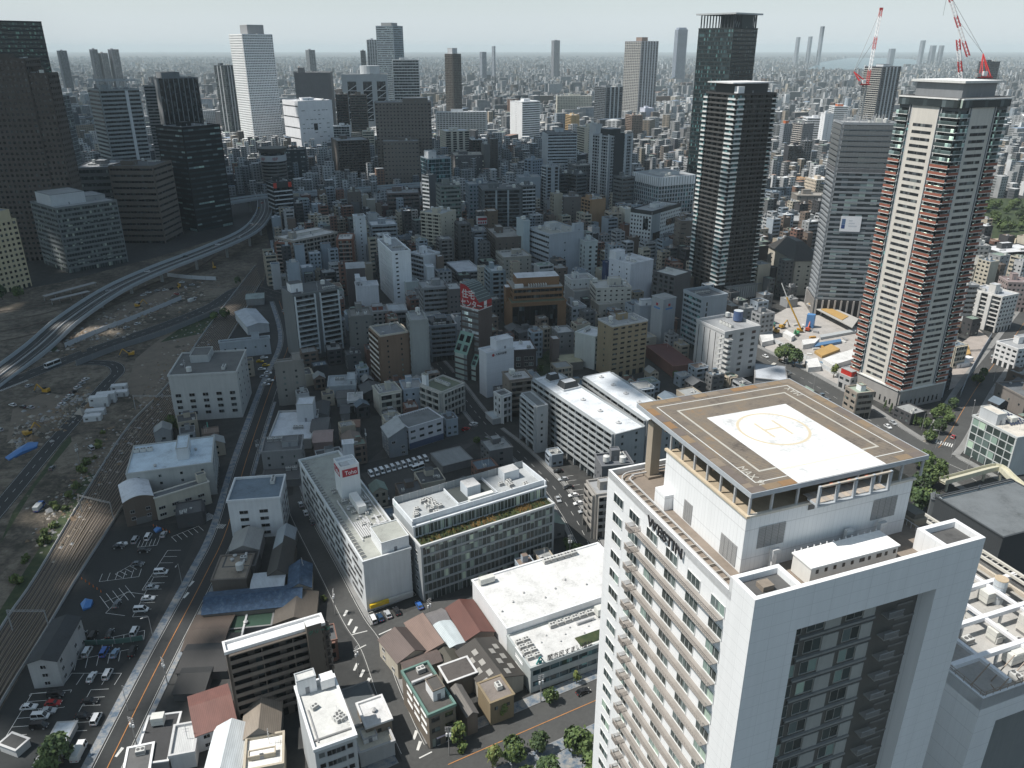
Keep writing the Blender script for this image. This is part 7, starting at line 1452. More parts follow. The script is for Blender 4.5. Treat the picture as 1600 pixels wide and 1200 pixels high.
# ================================================================ VEHICLES, TREES, CRANES, STREET FURNITURE
GLV=('g',.015,.018,.02,9,9);TY=P_(.02);HL=P_(.75,.75,.7);TL=P_(.4,.02,.02)
def wheel_me():b=MB();b.cyl(0,0,-.1,.1,.31,TY,10,None,P_(.35));return b
CARS={}
def car_parts(kind,col):
 k=('k',)+col;b=MB();g=MB()
 L,W,H,hood,c0,c1,r0,r1=dict(car=(4.3,1.7,1.45,.88,-1.85,.95,-1.25,.25),van=(4.5,1.72,1.95,1.0,-2.2,1.7,-2.1,.95),bus=(9.5,2.4,3.0,1.1,-4.7,4.7,-4.65,4.5),truck=(6.2,2.1,2.2,1.0,.9,3.0,1.0,2.7))[kind]
 w=W/2;l=L/2
 prof=[(-l,.35),(-l,hood-.08),(-l+.15,hood),(c0,hood),(c1,hood),(l-.25,hood-.12),(l,hood-.3),(l,.35)]
 for s in(1,-1):b.quad([(x,s*w,z)for x,z in prof][::-s],k)
 for(xa,za),(xb,zb)in zip(prof,prof[1:]):b.quad([(xa,-w,za),(xa,w,za),(xb,w,zb),(xb,-w,zb)],k)
 b.quad([(-l,-w,.35),(l,-w,.35),(l,w,.35),(-l,w,.35)],TY)
 wt=w-.16;A=[(c0,-w+.04,hood),(c1,-w+.04,hood),(c1,w-.04,hood),(c0,w-.04,hood)];T=[(r0,-wt,H),(r1,-wt,H),(r1,wt,H),(r0,wt,H)]
 for i in range(4):j=(i+1)%4;g.quad([A[i],A[j],T[j],T[i]],GLV)
 b.quad(T,k);b.quad([(r0-.02,-wt-.02,H-.08),(r1+.02,-wt-.02,H-.08),(r1+.02,wt+.02,H-.08),(r0-.02,wt+.02,H-.08)][::-1],k)
 for x in(r0,r1,(r0+r1)/2):
  t=.5 if x==(r0+r1)/2 else 0;xb=(c0+c1)/2 if t else(c0 if x==r0 else c1)
  for s in(1,-1):b.bar((xb,s*(w-.03),hood),(x,s*(wt+.01),H),.09,k)
 if kind=='truck':b.box(-3.1,.75,-1.05,1.05,.7,2.5,P_(.6,.6,.58))
 if kind=='bus':
  b.box(-l+.05,l-.1,-w-.01,w+.01,1.0,1.35,k);b.box(-3,-1,-.8,.8,H,H+.25,P_(.7));b.box(-l+.2,l-.4,-w-.02,w+.02,.55,.8,P_(.05,.2,.25))
 return b.mesh('body'),g.mesh('cabin_glass'),l,w
def car(px,py,hdg,col,label,kind='car',cat=None,group=None,parts=True,z=0.03,loc=None):
 key=(kind,col)
 if key not in CARS:CARS[key]=car_parts(kind,col)
 b,g,l,w=CARS[key];p=loc if loc is not None else un(px,py);name={'car':'parked_car','van':'van','bus':'bus','truck':'truck'}[kind]
 t=empty(name,label,cat or kind,(p[0],p[1],z),math.radians(hdg),group)
 inst(b,'body',t);inst(g,'window',t)
 if parts:
  wm_=shared('wheel',wheel_me);hm_=shared('headlight',lambda:(lambda q:(q.box(-.03,.03,-.22,.22,-.09,.09,HL),q)[1])(MB()));tm_=shared('taillight',lambda:(lambda q:(q.box(-.03,.03,-.18,.18,-.12,.12,TL),q)[1])(MB()))
  for sx in(.62,-.62):
   for sy in(1,-1):o=inst(wm_,'wheel',t,(l*sx,sy*(w-.08),.31));o.rotation_euler=(math.pi/2,0,0)
  for sy in(.6,-.6):inst(hm_,'headlight',t,(l,sy*w,.62));inst(tm_,'taillight',t,(-l,sy*w,.72))
 return t
CW,CS,CK,CR,CB,CY,CG=(.72,.73,.74),(.4,.42,.44),(.02,.021,.024),(.35,.02,.02),(.04,.13,.4),(.6,.4,.03),(.12,.13,.14)
def hd(x0,y0,x1,y1):a,b=un(x0,y0),un(x1,y1);return math.degrees(math.atan2(b.y-a.y,b.x-a.x))
ORD=['first','second','third','fourth','fifth','sixth','seventh','eighth','ninth','tenth','eleventh','twelfth','thirteenth','fourteenth']
h0=hd(574,734,585,750)
for i in range(11):
 f=i/10;car(580+85*f,743-24*f,h0,CW,'%s van from the left in the row of white vans behind the long office'%ORD[i],'van',group='row of white vans')
car(653,733,hd(672,727,633,740),CW,'white minibus parked in front of the row of white vans','bus','minibus',z=.03).scale=(.62,.75,.72)
car(594,783,hd(588,774,600,792),CS,'silver car behind the long office, below the white vans');car(604,779,hd(600,772,608,786),CW,'small white car next to the silver car behind the long office')
hl=hd(207,964,240,902);hb=hl-90
for n,(x,y,h,c,k,lab)in enumerate([(238,920,hb,CS,'car','silver car at the head of the bay row beside the tiled pavement'),(232,937,hb,CW,'car','white car in the middle of the bay row beside the tiled pavement'),(221,955,hb,CW,'van','white van at the near end of the bay row beside the tiled pavement'),(183,946,hl,CG,'car','dark grey car alone in the marked island of the upper car park'),(130,995,hl,CK,'car','black car by the gable of the black roofed house'),(146,996,hl,CK,'van','black van next to the gable of the black roofed house'),(172,992,hl,CK,'car','black car behind the middle of the green fence'),(211,989,hl,CW,'van','white van parked behind the green mesh fence'),(137,1021,hl,CW,'van','white box van in front of the green mesh fence'),(164,1021,hl,CB,'van','blue van in front of the green mesh fence'),(180,1023,hl,(.2,.3,.42),'car','pale blue car between the blue van and the black one'),(208,1020,hl,CK,'van','black van at the right end, in front of the green mesh fence'),(144,1060,hl,CW,'car','white car in the yard below the black roofed house'),(169,1056,hl,CW,'van','white topped van at the right of the yard below the black roofed house'),(88,1088,hb,CK,'van','black van at the top of the lower car park'),(84,1101,hb,CR,'car','red car in the lower car park, the only red one'),(46,1107,hb,CW,'car','white car at the left of the lower car park, opposite the red car'),(76,1113,hb,CS,'car','silver car just below the red car'),(64,1122,hb,CW,'van','big white van below the silver car in the lower car park'),(62,1137,hb,CK,'van','black van at the bottom of the lower car park'),(141,1098,hb,CK,'car','black car on the right side of the lower car park'),(131,1121,hb,CK,'car','near black car in the bay below, right side of the lower car park'),(151,1126,hl,CW,'van','long white van parked at the road edge of the lower car park'),(186,856,hb,CK,'car','black car at the top left of the upper car park'),(190,853,hb+30,CW,'car','white car tucked behind the black one at the top of the upper car park'),(226,862,hb,CK,'car','black car in the top row of the upper car park'),(256,837,hl,CS,'car','silver car beside the orange posts at the top of the upper car park'),(232,841,hl,CW,'van','white van beside the orange posts at the top of the upper car park'),(212,846,hl,CS,'van','silver van beside the orange posts at the top of the upper car park'),(216,883,hb,CG,'car','grey car with a green tarpaulin neighbour in the upper car park'),(252,896,hb,CW,'van','white van near the top of the bay row beside the tiled pavement'),(124,1178,hl,CW,'truck','white truck at the bottom of the left road')]):
 car(x,y,h,c,lab,k)
hc=hd(575,958,566,940)
for x,y,c,k,lab in((583,970,CW,'van','white box van under the yellow shop sign'),(594,967,(.02,.05,.1),'car','dark blue car beside the white box van under the yellow shop sign'),(606,962,CS,'car','silver car third from the left under the yellow shop sign'),(620,957,CK,'car','black car fourth from the left under the yellow shop sign'),(655,948,CB,'car','bright blue car at the right end under the yellow shop sign')):car(x,y,hc,c,lab,k)
hr4=hd(930,868,868,765)
for i,c in enumerate((CK,CS,CK,CW,CW,CS)):car(872+8*i,738+12.6*i,hr4+90,c,'%s car from the far end of the bays under the long apartment slab'%ORD[i],group='cars under the long apartment slab')
for x,y,h,c,lab,k in((939,834,hr4,CW,'white car turning at the junction left of the hotel','car'),(872,782,hr4+180,CS,'silver car driving behind the planted glass office','car'),(789,694,hr4,CB,'bright blue car at the crossing behind the planted glass office','car'),(911,1083,hd(700,1195,930,1095),CK,'black car driving on the avenue beside the hotel','car'),(740,664,hd(700,692,764,668),CW,'white car waiting at the crossing by the canopy shop','car'),(728,672,hd(700,692,764,668),CR,'red car at the crossing by the canopy shop','car'),(478,803,hd(468,805,446,752),CW,'white car parked on the pavement beside the long office','car'),(470,790,hd(468,805,446,752),CS,'silver car parked behind the white one beside the long office','car'),(488,818,hd(468,805,446,752),CG,'grey car parked nearest the shop sign beside the long office','car'),(83,572,hd(0,604,140,549),CW,'white bus on the road through the works','bus'),(300,471,hd(250,511,330,479),CW,'white lorry on the road through the works','truck'),(215,507,hd(140,549,250,511),CW,'white car on the road through the works, nearest the noise barrier','car'),(198,513,hd(140,549,250,511),CS,'silver car behind the white one on the road through the works','car'),(46,604,hd(0,604,140,549),CS,'silver car near the striped marking on the road through the works','car'),(1463,667,hd(1475,690,1505,640),CW,'white camper van on the street by the trees','van'),(1550,560,hd(1505,640,1530,600),CS,'silver van on the street beyond the brick tower','van'),(1489,684,hd(1475,690,1505,640),CR,'red and white scooter like small car at the zebra crossing','car'),(1387,668,hd(1330,637,1410,690),CW,'white car parked below the hedge at the foot of the brick tower','car'),(1395,662,hd(1330,637,1410,690),CS,'silver car parked beside the white one below the hedge','car'),(1196,558,hd(1184,556,1257,593),CW,'white car on the avenue beside the construction site','car'),(1232,583,hd(1184,556,1257,593),CG,'grey car on the avenue beside the construction site','car'),(447,477,hd(425,600,452,530),CW,'white car first in the short queue on the wide street','car'),(443,487,hd(425,600,452,530),CS,'silver car second in the short queue on the wide street','car'),(447,494,hd(425,600,452,530),CW,'white car last in the short queue on the wide street','car'),(62,795,hl,CB,'blue flatbed lorry standing on the waste ground','truck'),(82,733,hl,CG,'grey car alone on the waste ground track','car'),(143,702,hl+40,CS,'silver van alone beside the railway on the waste ground','van')):car(x,y,h,c,lab,k)
for i in range(7):car(97+6.2*i,633-6.5*i,hd(0,604,140,549),(CW,CS,CW,CK,CW,CS,CW)[i],'%s car from the near end of the diagonal row on the left gravel'%ORD[i],group='cars on the gravel')
for i,(x,y)in enumerate(((36,637),(48,638),(20,634),(0,673))):car(x,y,hl+60,(CK,CS,CW,CS)[i],('black','silver','white','far left silver')[i]+' car on the gravel at the left edge','car')
for i in range(8):car(413+1.5*i-(i%2)*8,560+6*i,10,(CW,CY,CY,CW,CW,CS,CW,CW)[i],('white','yellow','yellow','white','white','silver','white','white')[i]+' car, %s down the column beside the grey brown tiled block'%ORD[i],'car',group='cars beside the grey brown tiled block',parts=False)
for i in range(9):x,y=[(232,458),(246,455),(258,454),(268,452),(290,450),(276,460),(300,446),(284,442),(224,462)][i];car(x,y,20+25*i,(CW,CS,CW,CK,CW,CR,CS,CW,CW)[i],'%s vehicle from the left in the works yard below the viaduct'%ORD[i],'car',group='vehicles in the works yard',parts=False)
for i in range(9):p=un(*[(398,338),(404,326),(392,350),(372,372),(340,383),(290,402),(230,425),(170,455),(410,318)][i],13.5 if i<5 or i==8 else(12,10.2,7.6)[i-5]);car(0,0,[80,85,60,40,25,20,22,28,85][i],(CW,CY,CW,CS,CW,CK,CW,CS,CR)[i],'%s car along the viaduct counted from its far bend'%ORD[i],'car',group='cars on the viaduct',parts=False,z=p.z+.06,loc=p)
# ---- trees
def crown(R,H,n,seed,key,key2,s=.55,cone=False):
 r=random.Random(seed);b=MB();cl=[(r.gauss(0,R*.42),r.gauss(0,R*.42),r.uniform(.15,.95))for _ in range(9)]
 for i in range(n):
  c=r.choice(cl);z=min(1,max(0,c[2]+r.gauss(0,.13)));lim=R*((1-z)*.9+.12 if cone else math.sqrt(max(.05,1-(2*z-.9)**2*.8)))
  x,y=c[0]+r.gauss(0,R*.22),c[1]+r.gauss(0,R*.22);d=math.hypot(x,y)or 1
  if d>lim:x,y=x/d*lim*r.uniform(.8,1),y/d*lim*r.uniform(.8,1)
  nx,ny,nz=x/R+r.gauss(0,.5),y/R+r.gauss(0,.5),z-.2+r.gauss(0,.5);N=Vector((nx,ny,nz));N=N.normalized()if N.length>.01 else Vector((0,0,1));A=N.orthogonal().normalized();B=N.cross(A);q_=s*r.uniform(.6,1.3);P=Vector((x,y,z*H));a=r.uniform(0,6.28);A,B=A*math.cos(a)+B*math.sin(a),B*math.cos(a)-A*math.sin(a)
  b.quad([P-A*q_,P-B*q_*.6,P+A*q_,P+B*q_*.6],key if r.random()<.65 else key2)
 return b.mesh('crown')
def trunk(h,R):
 b=MB();T=W_(.09,.07,.05);b.cyl(0,0,0,h,.2,T,7,.13)
 for i in range(5):a=1.256*i;b.bar((0,0,h*.8),(R*.5*math.cos(a),R*.5*math.sin(a),h+R*.55),.11,T)
 return b.mesh('trunk')
LF=[('leaf',.07,.11,.034),('leaf',.1,.145,.04),('leaf',.045,.075,.03),('leaf',.15,.17,.045)]
TR={'broad':[(crown(3.2,5.0,900,1,LF[0],LF[1]),trunk(2.2,3)),(crown(3.6,4.6,1000,2,LF[1],LF[2]),trunk(2.4,3)),(crown(2.8,5.4,850,3,LF[2],LF[0]),trunk(2.6,3))],'young':[(crown(1.7,4.2,380,4,LF[3],LF[1],.4),trunk(2.2,1.6)),(crown(1.5,3.6,330,5,LF[1],LF[3],.4),trunk(2.0,1.5))],'cone':[(crown(1.3,6.5,420,6,LF[2],LF[0],.4,True),trunk(.8,.6))],'bush':[(crown(1.5,1.8,260,7,LF[1],LF[3],.4),trunk(.3,.8))]}
tn=[0]
def tree(px,py,kind,sc,label,group=None,base=None):
 tn[0]+=1;L_=TR[kind];c,t=L_[tn[0]%len(L_)];p=un(px,py)if base is None else base
 o=empty('tree' if kind!='bush' else 'bush',label,'tree' if kind!='bush' else 'bush',(p[0],p[1],0),tn[0]*1.7,group);o.scale=(sc,sc,sc)
 inst(t,'trunk',o);inst(c,'crown',o,(0,0,{'broad':1.8,'young':1.6,'cone':.5,'bush':.1}[kind]));return o
for x,y,k,s,lab in((804,1188,'broad',1.05,'rounded green tree at the front left of the avenue trees'),(843,1176,'broad',.95,'thin olive tree between two rounded green trees on the avenue'),(903,1180,'broad',1.3,'largest rounded tree beside the foot of the hotel'),(770,1205,'young',1.5,'small round tree standing nearest the orange road line'),(858,1225,'broad',1.2,'dark tree cut by the bottom edge, left of the largest rounded tree'),(925,1222,'broad',1.25,'dark tree cut by the bottom edge against the hotel wall'),(825,1240,'broad',1.1,'tree cut by the bottom edge below the thin olive tree'),(890,1250,'broad',1.2,'tree at the bottom edge below the largest rounded tree'),(860,1098,'broad',.72,'kerb tree in front of the signed grey office'),(901,1068,'young',.8,'smallest kerb sapling beside the black car on the avenue'),(717,1166,'young',1.5,'yellowish tree beside the corner office'),(724,1172,'bush',1.3,'bush under the yellowish tree beside the corner office'),(786,1122,'young',1.2,'young tree on the mosaic pavement before the narrow ochre house'),(893,868,'broad',.8,'tree at the junction left of the hotel'),(905,862,'bush',1.5,'yellow green bush at the junction left of the hotel'),(887,855,'broad',.6,'dark tree behind the planted glass office corner'),(760,698,'broad',.6,'tree beside the flat grey shed, left one'),(745,694,'broad',.55,'tree beside the flat grey shed, nearest the crossing'),(773,712,'bush',1.6,'bush at the bright blue car'),(98,1192,'broad',1.3,'dark tree in the bottom left corner by the lower car park'),(80,1205,'broad',1.1,'second dark tree in the bottom left corner'),(275,672,'broad',.9,'dark tree at the left wall of the railway apartments'),(268,660,'bush',2,'scrub beside the railway apartments'),(352,498,'broad',1.1,'tree on the green bank at the end of the noise barrier'),(335,500,'broad',.9,'second tree on the green bank at the end of the noise barrier'),(372,445,'broad',.9,'tree beside the railway below the red brick apartments'),(1056,592,'broad',.7,'tree behind the rust red market hall'),(1225,565,'broad',1.75,'tall dark tree on the pavement of the construction site'),(1241,573,'broad',1.5,'tall yellow green tree on the pavement of the construction site'),(1302,590,'young',1.4,'thin tree before the white tents of the construction site'),(470,905,'bush',1.3,'bush in the courtyard beside the blue roofed shed'),(377,905,'broad',.6,'dark tree between the old houses above the long blue roof'),(505,938,'bush',.9,'hedge bush on the central street near the blue roofed shed'),(845,580,'bush',1.8,'scrub on the overgrown lot'),(852,566,'broad',.6,'small tree on the overgrown lot')):
 tree(x,y,k,s,lab)
for i,(x,y,s)in enumerate(((1440,735,1.9),(1456,760,2.0),(1436,775,2.0),(1466,745,1.6),(1448,800,2.0),(1430,800,2.0),(1415,720,1.3))):tree(x,y,'broad',s*.75,'%s big tree from the top in the dark clump right of the helipad'%ORD[i],'trees right of the helipad')
for i in range(9):tree(1382+9*i,641+4.6*i,'cone',.8,'%s from the left of the slim conical trees below the brick tower'%ORD[i],'conical hedge trees')
for i,(x,y,s)in enumerate(((1452,690,.9),(1466,678,1.1),(1480,662,1.0),(1472,650,1.0),(1488,640,.9),(1461,655,.9),(1446,668,.8),(1440,655,.7),(1432,664,.6),(1526,600,.9),(1535,590,.8),(1556,562,.7),(1416,650,.5),(1424,657,.5))):tree(x,y,'broad',s,'%s street tree right of the brick tower, counted from the crossing'%ORD[i],'street trees right of the brick tower')
qt=random.Random(4)
for i in range(34):x,y=1532+qt.random()*110,322+qt.random()*42;tree(x,y,'broad',qt.uniform(1.2,1.9),'one of the dense green park trees at the right edge','park trees')
for i in range(14):tree(868+i*4.3,194+qt.random()*3,'broad',1.8,'one of the trees below the cream stepped apartment slab','trees below the cream slab')
for i in range(5):tree(1204+12*i+qt.random()*4,280-8*i,'broad',1.6,'one of the scattered trees between the small blocks beyond the black balcony tower','scattered trees')
tree(4,468,'broad',1.5,'dark tree at the foot of the domed hotel');tree(30,466,'broad',1.3,'smaller dark tree at the right foot of the domed hotel')
for i in range(26):
 f=i/25;x,y=20+300*f,965-560*f
 if i%3:tree(18+140*f+qt.uniform(-8,8),925-240*f+qt.uniform(-8,8),'bush',qt.uniform(.8,1.8),'one of the scrub bushes scattered on the waste ground','scrub bushes')
# ---- cranes
def lattice(m,p,q,w,keys,n):
 p,q=Vector(p),Vector(q);d=q-p;u=d.normalized();a=u.orthogonal().normalized();b=u.cross(a);cs=[(a+b)*w/2,(a-b)*w/2,(-a-b)*w/2,(b-a)*w/2]
 for i in range(n):
  k=keys[int(i/n*len(keys))%len(keys)];s,e=p+d*(i/n),p+d*((i+1)/n)
  for j in range(4):m.bar(s+cs[j],e+cs[j],w*.16,k);m.bar(s+cs[j],e+cs[(j+1)%4],w*.1,k)
RC_,WC_=P_(.42,.035,.035),P_(.7,.7,.7)
def at_depth(x,y,dep):u,v=(x-800)/F,(y-600)/F;return Vector((u*dep,(cT-v*sT)*dep,CAMH+(-sT-v*cT)*dep))
def tower_crane(label,dep,mast,cab,tip,af,zbase,keys,second=None):
 B0=at_depth(*mast,dep);root=empty('tower_crane',label,'crane',(B0.x,B0.y,zbase));o0=Vector((B0.x,B0.y,zbase));L_=lambda p:at_depth(p[0],p[1],dep)-o0
 m=MB();top=L_(cab);lattice(m,(0,0,0),(top.x*0,0,top.z),2.2,[P_(.3,.32,.33)]if second is None else[P_(.4)],14);m.build('mast',root)
 m=MB();m.box(-3,3,-1.8,1.8,top.z,top.z+.8,RC_);m.box(-2.5,-.5,-2.6,-1,top.z+1.2,top.z+3.4,WC_);m.box(-5,-3,-1.5,1.5,top.z+.6,top.z+2.4,P_(.3))
 A=L_(af);
 for x in(-2.5,2.0):
  for y in(-1.4,1.4):m.bar((x,y,top.z+1),(A.x,A.y,A.z),.4,RC_)
 m.build('machinery',root)
 j0,j1=Vector((1.5,0,top.z+1.5))if second is None else L_(second[0]),L_(tip);m=MB();lattice(m,j0,j1,1.5,keys,18);m.box(j1.x-1,j1.x+1,j1.y-.6,j1.y+.6,j1.z-.6,j1.z+.8,RC_);m.build('jib',root)
 if second:m=MB();lattice(m,L_(second[1]),L_(second[2]),1.6,[WC_,RC_,WC_,RC_],12);m.build('jib',root)
 m=MB();m.bar(A,j1,.16,P_(.12));m.bar(A,j0+(j1-j0)*.6,.14,P_(.12));m.bar(j1,j1-Vector((0,0,12)),.1,P_(.12));m.build('cable',root)
 return root
ud=(UT.N.y+30)*cT+(CAMH-UT.h)*sT
tower_crane('red and white crane standing on the unfinished tower',ud,(1342,188),(1342,132),(1377,14),(1334,112),UT.h-1,[RC_,WC_,WC_,RC_,WC_,WC_,RC_])
bd=(BT.N.y+75)*cT+20
tower_crane('red and white crane rising behind the brick tower',bd,(1524,190),(1524,121),(1481,-14),(1536,84),0,[RC_,WC_,RC_,WC_,RC_],((1513,88),(1502,130),(1497,62)))
# ---- construction site and works
def excav(px,py,rot,col,label,boom=6,long=False):
 t=empty('excavator' if not long else 'mobile_crane',label,'excavator' if not long else 'crane',un(px,py),rot);k=P_(*col)
 m=MB();m.box(-1.9,1.9,-1.4,-.8,0,.9,P_(.05));m.box(-1.9,1.9,.8,1.4,0,.9,P_(.05));m.build('track',t)
 m=MB();m.box(-2,1.2,-1.3,1.3,1.0,2.2,k);m.box(.2,1.6,-1.3,-.2,2.2,3.1,GLV);m.box(-2.2,-1,-1.2,1.2,2.2,2.7,k);m.build('body',t)
 m=MB()
 if long:m.bar((.5,0,2),(-boom*.45,boom*.25,boom),.8,k);m.bar((-boom*.25,boom*.14,boom*.56),(-boom*.62,boom*.35,boom*1.4),.5,P_(.6,.6,.58))
 else:m.bar((1,.3,1.8),(1+boom*.5,.3,1.8+boom*.55),.5,k);m.bar((1+boom*.5,.3,1.8+boom*.55),(1+boom*.9,.3,1.2),.4,k);m.box(.6+boom*.9,1.6+boom*.9,-.2,.8,.3,1.3,P_(.15))
 m.build('boom',t)
YC=(.5,.28,.03)
excav(1250,519,0,YC,'yellow mobile crane with its boom raised in the construction site',22,True)
for x,y,r,c,lab in((1222,513,.5,YC,'yellow excavator left of the raised boom'),(1212,520,2,YC,'second yellow excavator at the site fence'),(1262,517,1,(.5,.08,.03),'orange red machine beside the raised boom'),(1205,510,2.4,(.06,.28,.2),'green excavator in the construction site'),(1244,524,4,(.08,.3,.15),'green machine under the raised boom'),(72,614,3,YC,'yellow excavator on the gravel left of the two lane road'),(45,680,1,YC,'yellow excavator by the blue tarpaulins'),(216,480,.6,YC,'yellow excavator under the viaduct ramp'),(335,420,2,YC,'yellow excavator under the high end of the viaduct'),(205,556,3.5,YC,'yellow excavator at the noise barrier'),(328,680,2,(.05,.25,.2),'teal green crane truck behind the lift tower of the blue white office'),(280,450,5,YC,'small yellow digger in the works yard')):excav(x,y,r,c,lab)
def slab(name,label,cat,px,z0,z1,key,group=None):P=[un(x,y)for x,y in px];m=MB();m.prism([(p.x,p.y)for p in P],z0,z1,key,None,True);return tag(m.build(name),label,cat,group)
slab('work_deck','long raised work deck covered in orange sheets before the unfinished tower','deck',[(1258,484),(1272,478),(1340,508),(1330,522)],4.0,4.6,W_(.4,.39,.37))
for i,a in enumerate(([(1281,494),(1290,489),(1324,505),(1314,511)],[(1261,485),(1268,481),(1280,486),(1273,490)],[(1272,552),(1298,541),(1312,549),(1284,560)],[(1494,552),(1512,542),(1516,556),(1496,562)])):slab('sheet_stack',('longest orange sheet covering on the raised deck','short orange sheet covering at the far end of the raised deck','stack of orange timber in the middle of the site','orange sheet stack right of the brick tower')[i],'materials',a,4.7 if i<2 else .1,5.0 if i<2 else 1.6,W_(.42,.27,.1))
slab('tarpaulin','bright blue tarpaulin hanging on the raised deck','tarpaulin',[(1258,512),(1270,513),(1272,511),(1260,509)],.1,9,P_(.1,.25,.5))
slab('pipe_stack','long blue pipe stack across the construction site','pipes',[(1272,540),(1313,533),(1314,537),(1273,545)],.1,1.6,P_(.1,.2,.35))
slab('steel_beam','long grey steel beams across the construction site','beams',[(1280,527),(1336,517),(1337,521),(1282,531)],.1,1.6,P_(.42,.44,.45))
for i,a in enumerate(([(1284,568),(1332,552),(1338,566),(1300,578)],[(1252,538),(1280,535),(1272,543),(1254,546)],[(1186,530),(1206,526),(1208,538),(1190,542)],[(1257,570),(1276,566),(1282,580),(1262,582)],[(1228,522),(1242,530),(1236,534),(1222,526)])):slab('site_hut',('largest white flat roofed hut of the construction site','thin pale hut roof beside the blue pipes','white hut at the left end of the construction site','white tents at the avenue side of the construction site','white sheet covered heap below the raised boom')[i],'hut',a,0,3,R_(.66,.66,.65))
for i,a in enumerate(((1506,565),(1500,572))):p=un(*a);m=MB();m.box(-5,5,-2,2,0,2.6,P_(.7),R_(.75));m.box(-3,-2,-2.05,-2,.1,2.1,P_(.3));m.build('site_hut',None,p,.4);tag(COL.objects[-1]if False else bpy.data.objects[[o.name for o in COL.objects][-1]],('white site hut right of the brick tower','second white site hut right of the brick tower')[i],'hut')
for i in range(30):
 x,y=qt.uniform(1200,1330),qt.uniform(500,575);
 if y<495+(x-1200)*.2:continue
 p=un(x,y);m=MB();m.box(-qt.uniform(.8,3),qt.uniform(.8,3),-qt.uniform(.5,1.2),qt.uniform(.5,1.2),0,qt.uniform(.4,1.4),W_(*qt.choice([(.5,.28,.08),(.6,.6,.58),(.3,.3,.3),(.35,.25,.18),(.15,.25,.35),(.5,.49,.45)])));o=m.build('material_pile',None,p,qt.uniform(0,3));tag(o,'one of the small heaps of material strewn over the construction site','materials','heaps of site material')
for i,(x,y,w,h)in enumerate(((157,634,9,5.4),(168,628,9,5.4),(190,618,7,2.8),(146,656,8,2.8),(150,647,9,2.6),(187,608,8,2.6))):
 m=MB();m.box(-w/2,w/2,-2,2,0,h,P_(.58,.59,.6),R_(.64,.65,.66));m.box(-w/2+1,-w/2+2.2,-2.05,-2,h-1.8,h-.9,P_(.08));m.box(w/2-2.2,w/2-1.2,-2.05,-2,.1,2,P_(.25));tag(m.build('site_cabin',None,un(x,y),.25),'%s white site cabin from the near end beside the two lane road'%ORD[(2,3,4,0,1,5)[i]],'cabin','white site cabins')
for i,px in enumerate(([(8,716),(30,702),(45,695),(60,692),(58,700),(35,710),(14,720)],[(126,945),(134,938),(146,942),(142,950),(130,955)],[(240,829),(247,826),(253,829),(244,833)])):
 P=[un(x,y)for x,y in px];m=MB();c=sum(P,Vector())/len(P);n=len(P)
 for j in range(n):
  a,b=P[j],P[(j+1)%n];ha,hb=.5+.4*((j*7)%3),.5+.4*(((j+1)%n*7)%3)
  m.quad([(a.x,a.y,0),(b.x,b.y,0),(b.x,b.y,hb),(a.x,a.y,ha)],P_(.05,.17,.42));m.quad([(a.x,a.y,ha),(b.x,b.y,hb),(c.x,c.y,1.8)],P_(.06,.2,.48))
 tag(m.build('tarpaulin'),('long crumpled blue tarpaulin on the gravel at the left','blue sheet covered heap in the upper car park','small blue canopy at the top of the upper car park')[i],'tarpaulin')
m=MB()
for i in range(1900):
 f=qt.random();x,y=(70+260*f+qt.gauss(0,14),840-330*f+qt.gauss(0,22))if i<1000 else(90+220*f+qt.gauss(0,16),545-95*f+qt.gauss(0,9))if i<1500 else(20+120*f,690-70*f+qt.gauss(0,12));p=un(x,y);s=qt.uniform(.25,1.1)*(1 if i<1000 else 1.5)*(2.2 if i%40==0 else 1);a=qt.uniform(0,3);c,d=s*math.cos(a),s*math.sin(a);h=s*qt.uniform(.3,.9);k=W_(*qt.choice([(.16,.135,.105),(.26,.22,.17),(.09,.08,.065),(.34,.31,.27),(.2,.14,.09),(.3,.3,.3)]))
 m.quad([(p.x-c,p.y-d,-.03),(p.x+d,p.y-c,-.03),(p.x,p.y,h)],k);m.quad([(p.x+d,p.y-c,-.03),(p.x+c,p.y+d,-.03),(p.x,p.y,h)],k);m.quad([(p.x+c,p.y+d,-.03),(p.x-d,p.y+c,-.03),(p.x,p.y,h)],k);m.quad([(p.x-d,p.y+c,-.03),(p.x-c,p.y-d,-.03),(p.x,p.y,h)],k)
tag(m.build('rubble'),'rubble and clods strewn over the waste ground','rubble',kind='stuff')
FB=smooth([tuple(un(x,y,5.5))for x,y in((1472,752),(1510,742),(1552,731),(1566,733),(1582,748),(1606,768))],3);t=empty('footbridge','pale cream footbridge over the avenue beside the glass office','footbridge',(0,0,0));m=MB();ribbon(m,FB,1.5,-1.5,0,W_(.5,.48,.38));ribbon(m,FB,-1.5,1.5,-.8,W_(.4,.38,.3));m.build('deck',t)
for s in(1,-1):m=MB();wallrib(m,FB,1.5*s,.15,-.9,1.2,W_(.58,.56,.44));m.build('parapet',t)
for i in(1,5,9,13):p=FB[min(i,len(FB)-1)];m=MB();m.box(p[0]-.4,p[0]+.4,p[1]-.4,p[1]+.4,0,4.7,W_(.45,.43,.35));m.build('pier',t)
def m_pole():b=MB();b.cyl(0,0,0,10,.16,P_(.3,.29,.28),7,.1);return b
def m_arm():b=MB();[b.box(-.9,.9,-.05,.05,z,z+.1,P_(.4))for z in(8.4,9.1,9.7)];return b
def m_trf():b=MB();b.cyl(.45,0,6.6,7.7,.32,P_(.6),8);b.cyl(-.45,0,6.7,7.6,.28,P_(.62),8);return b
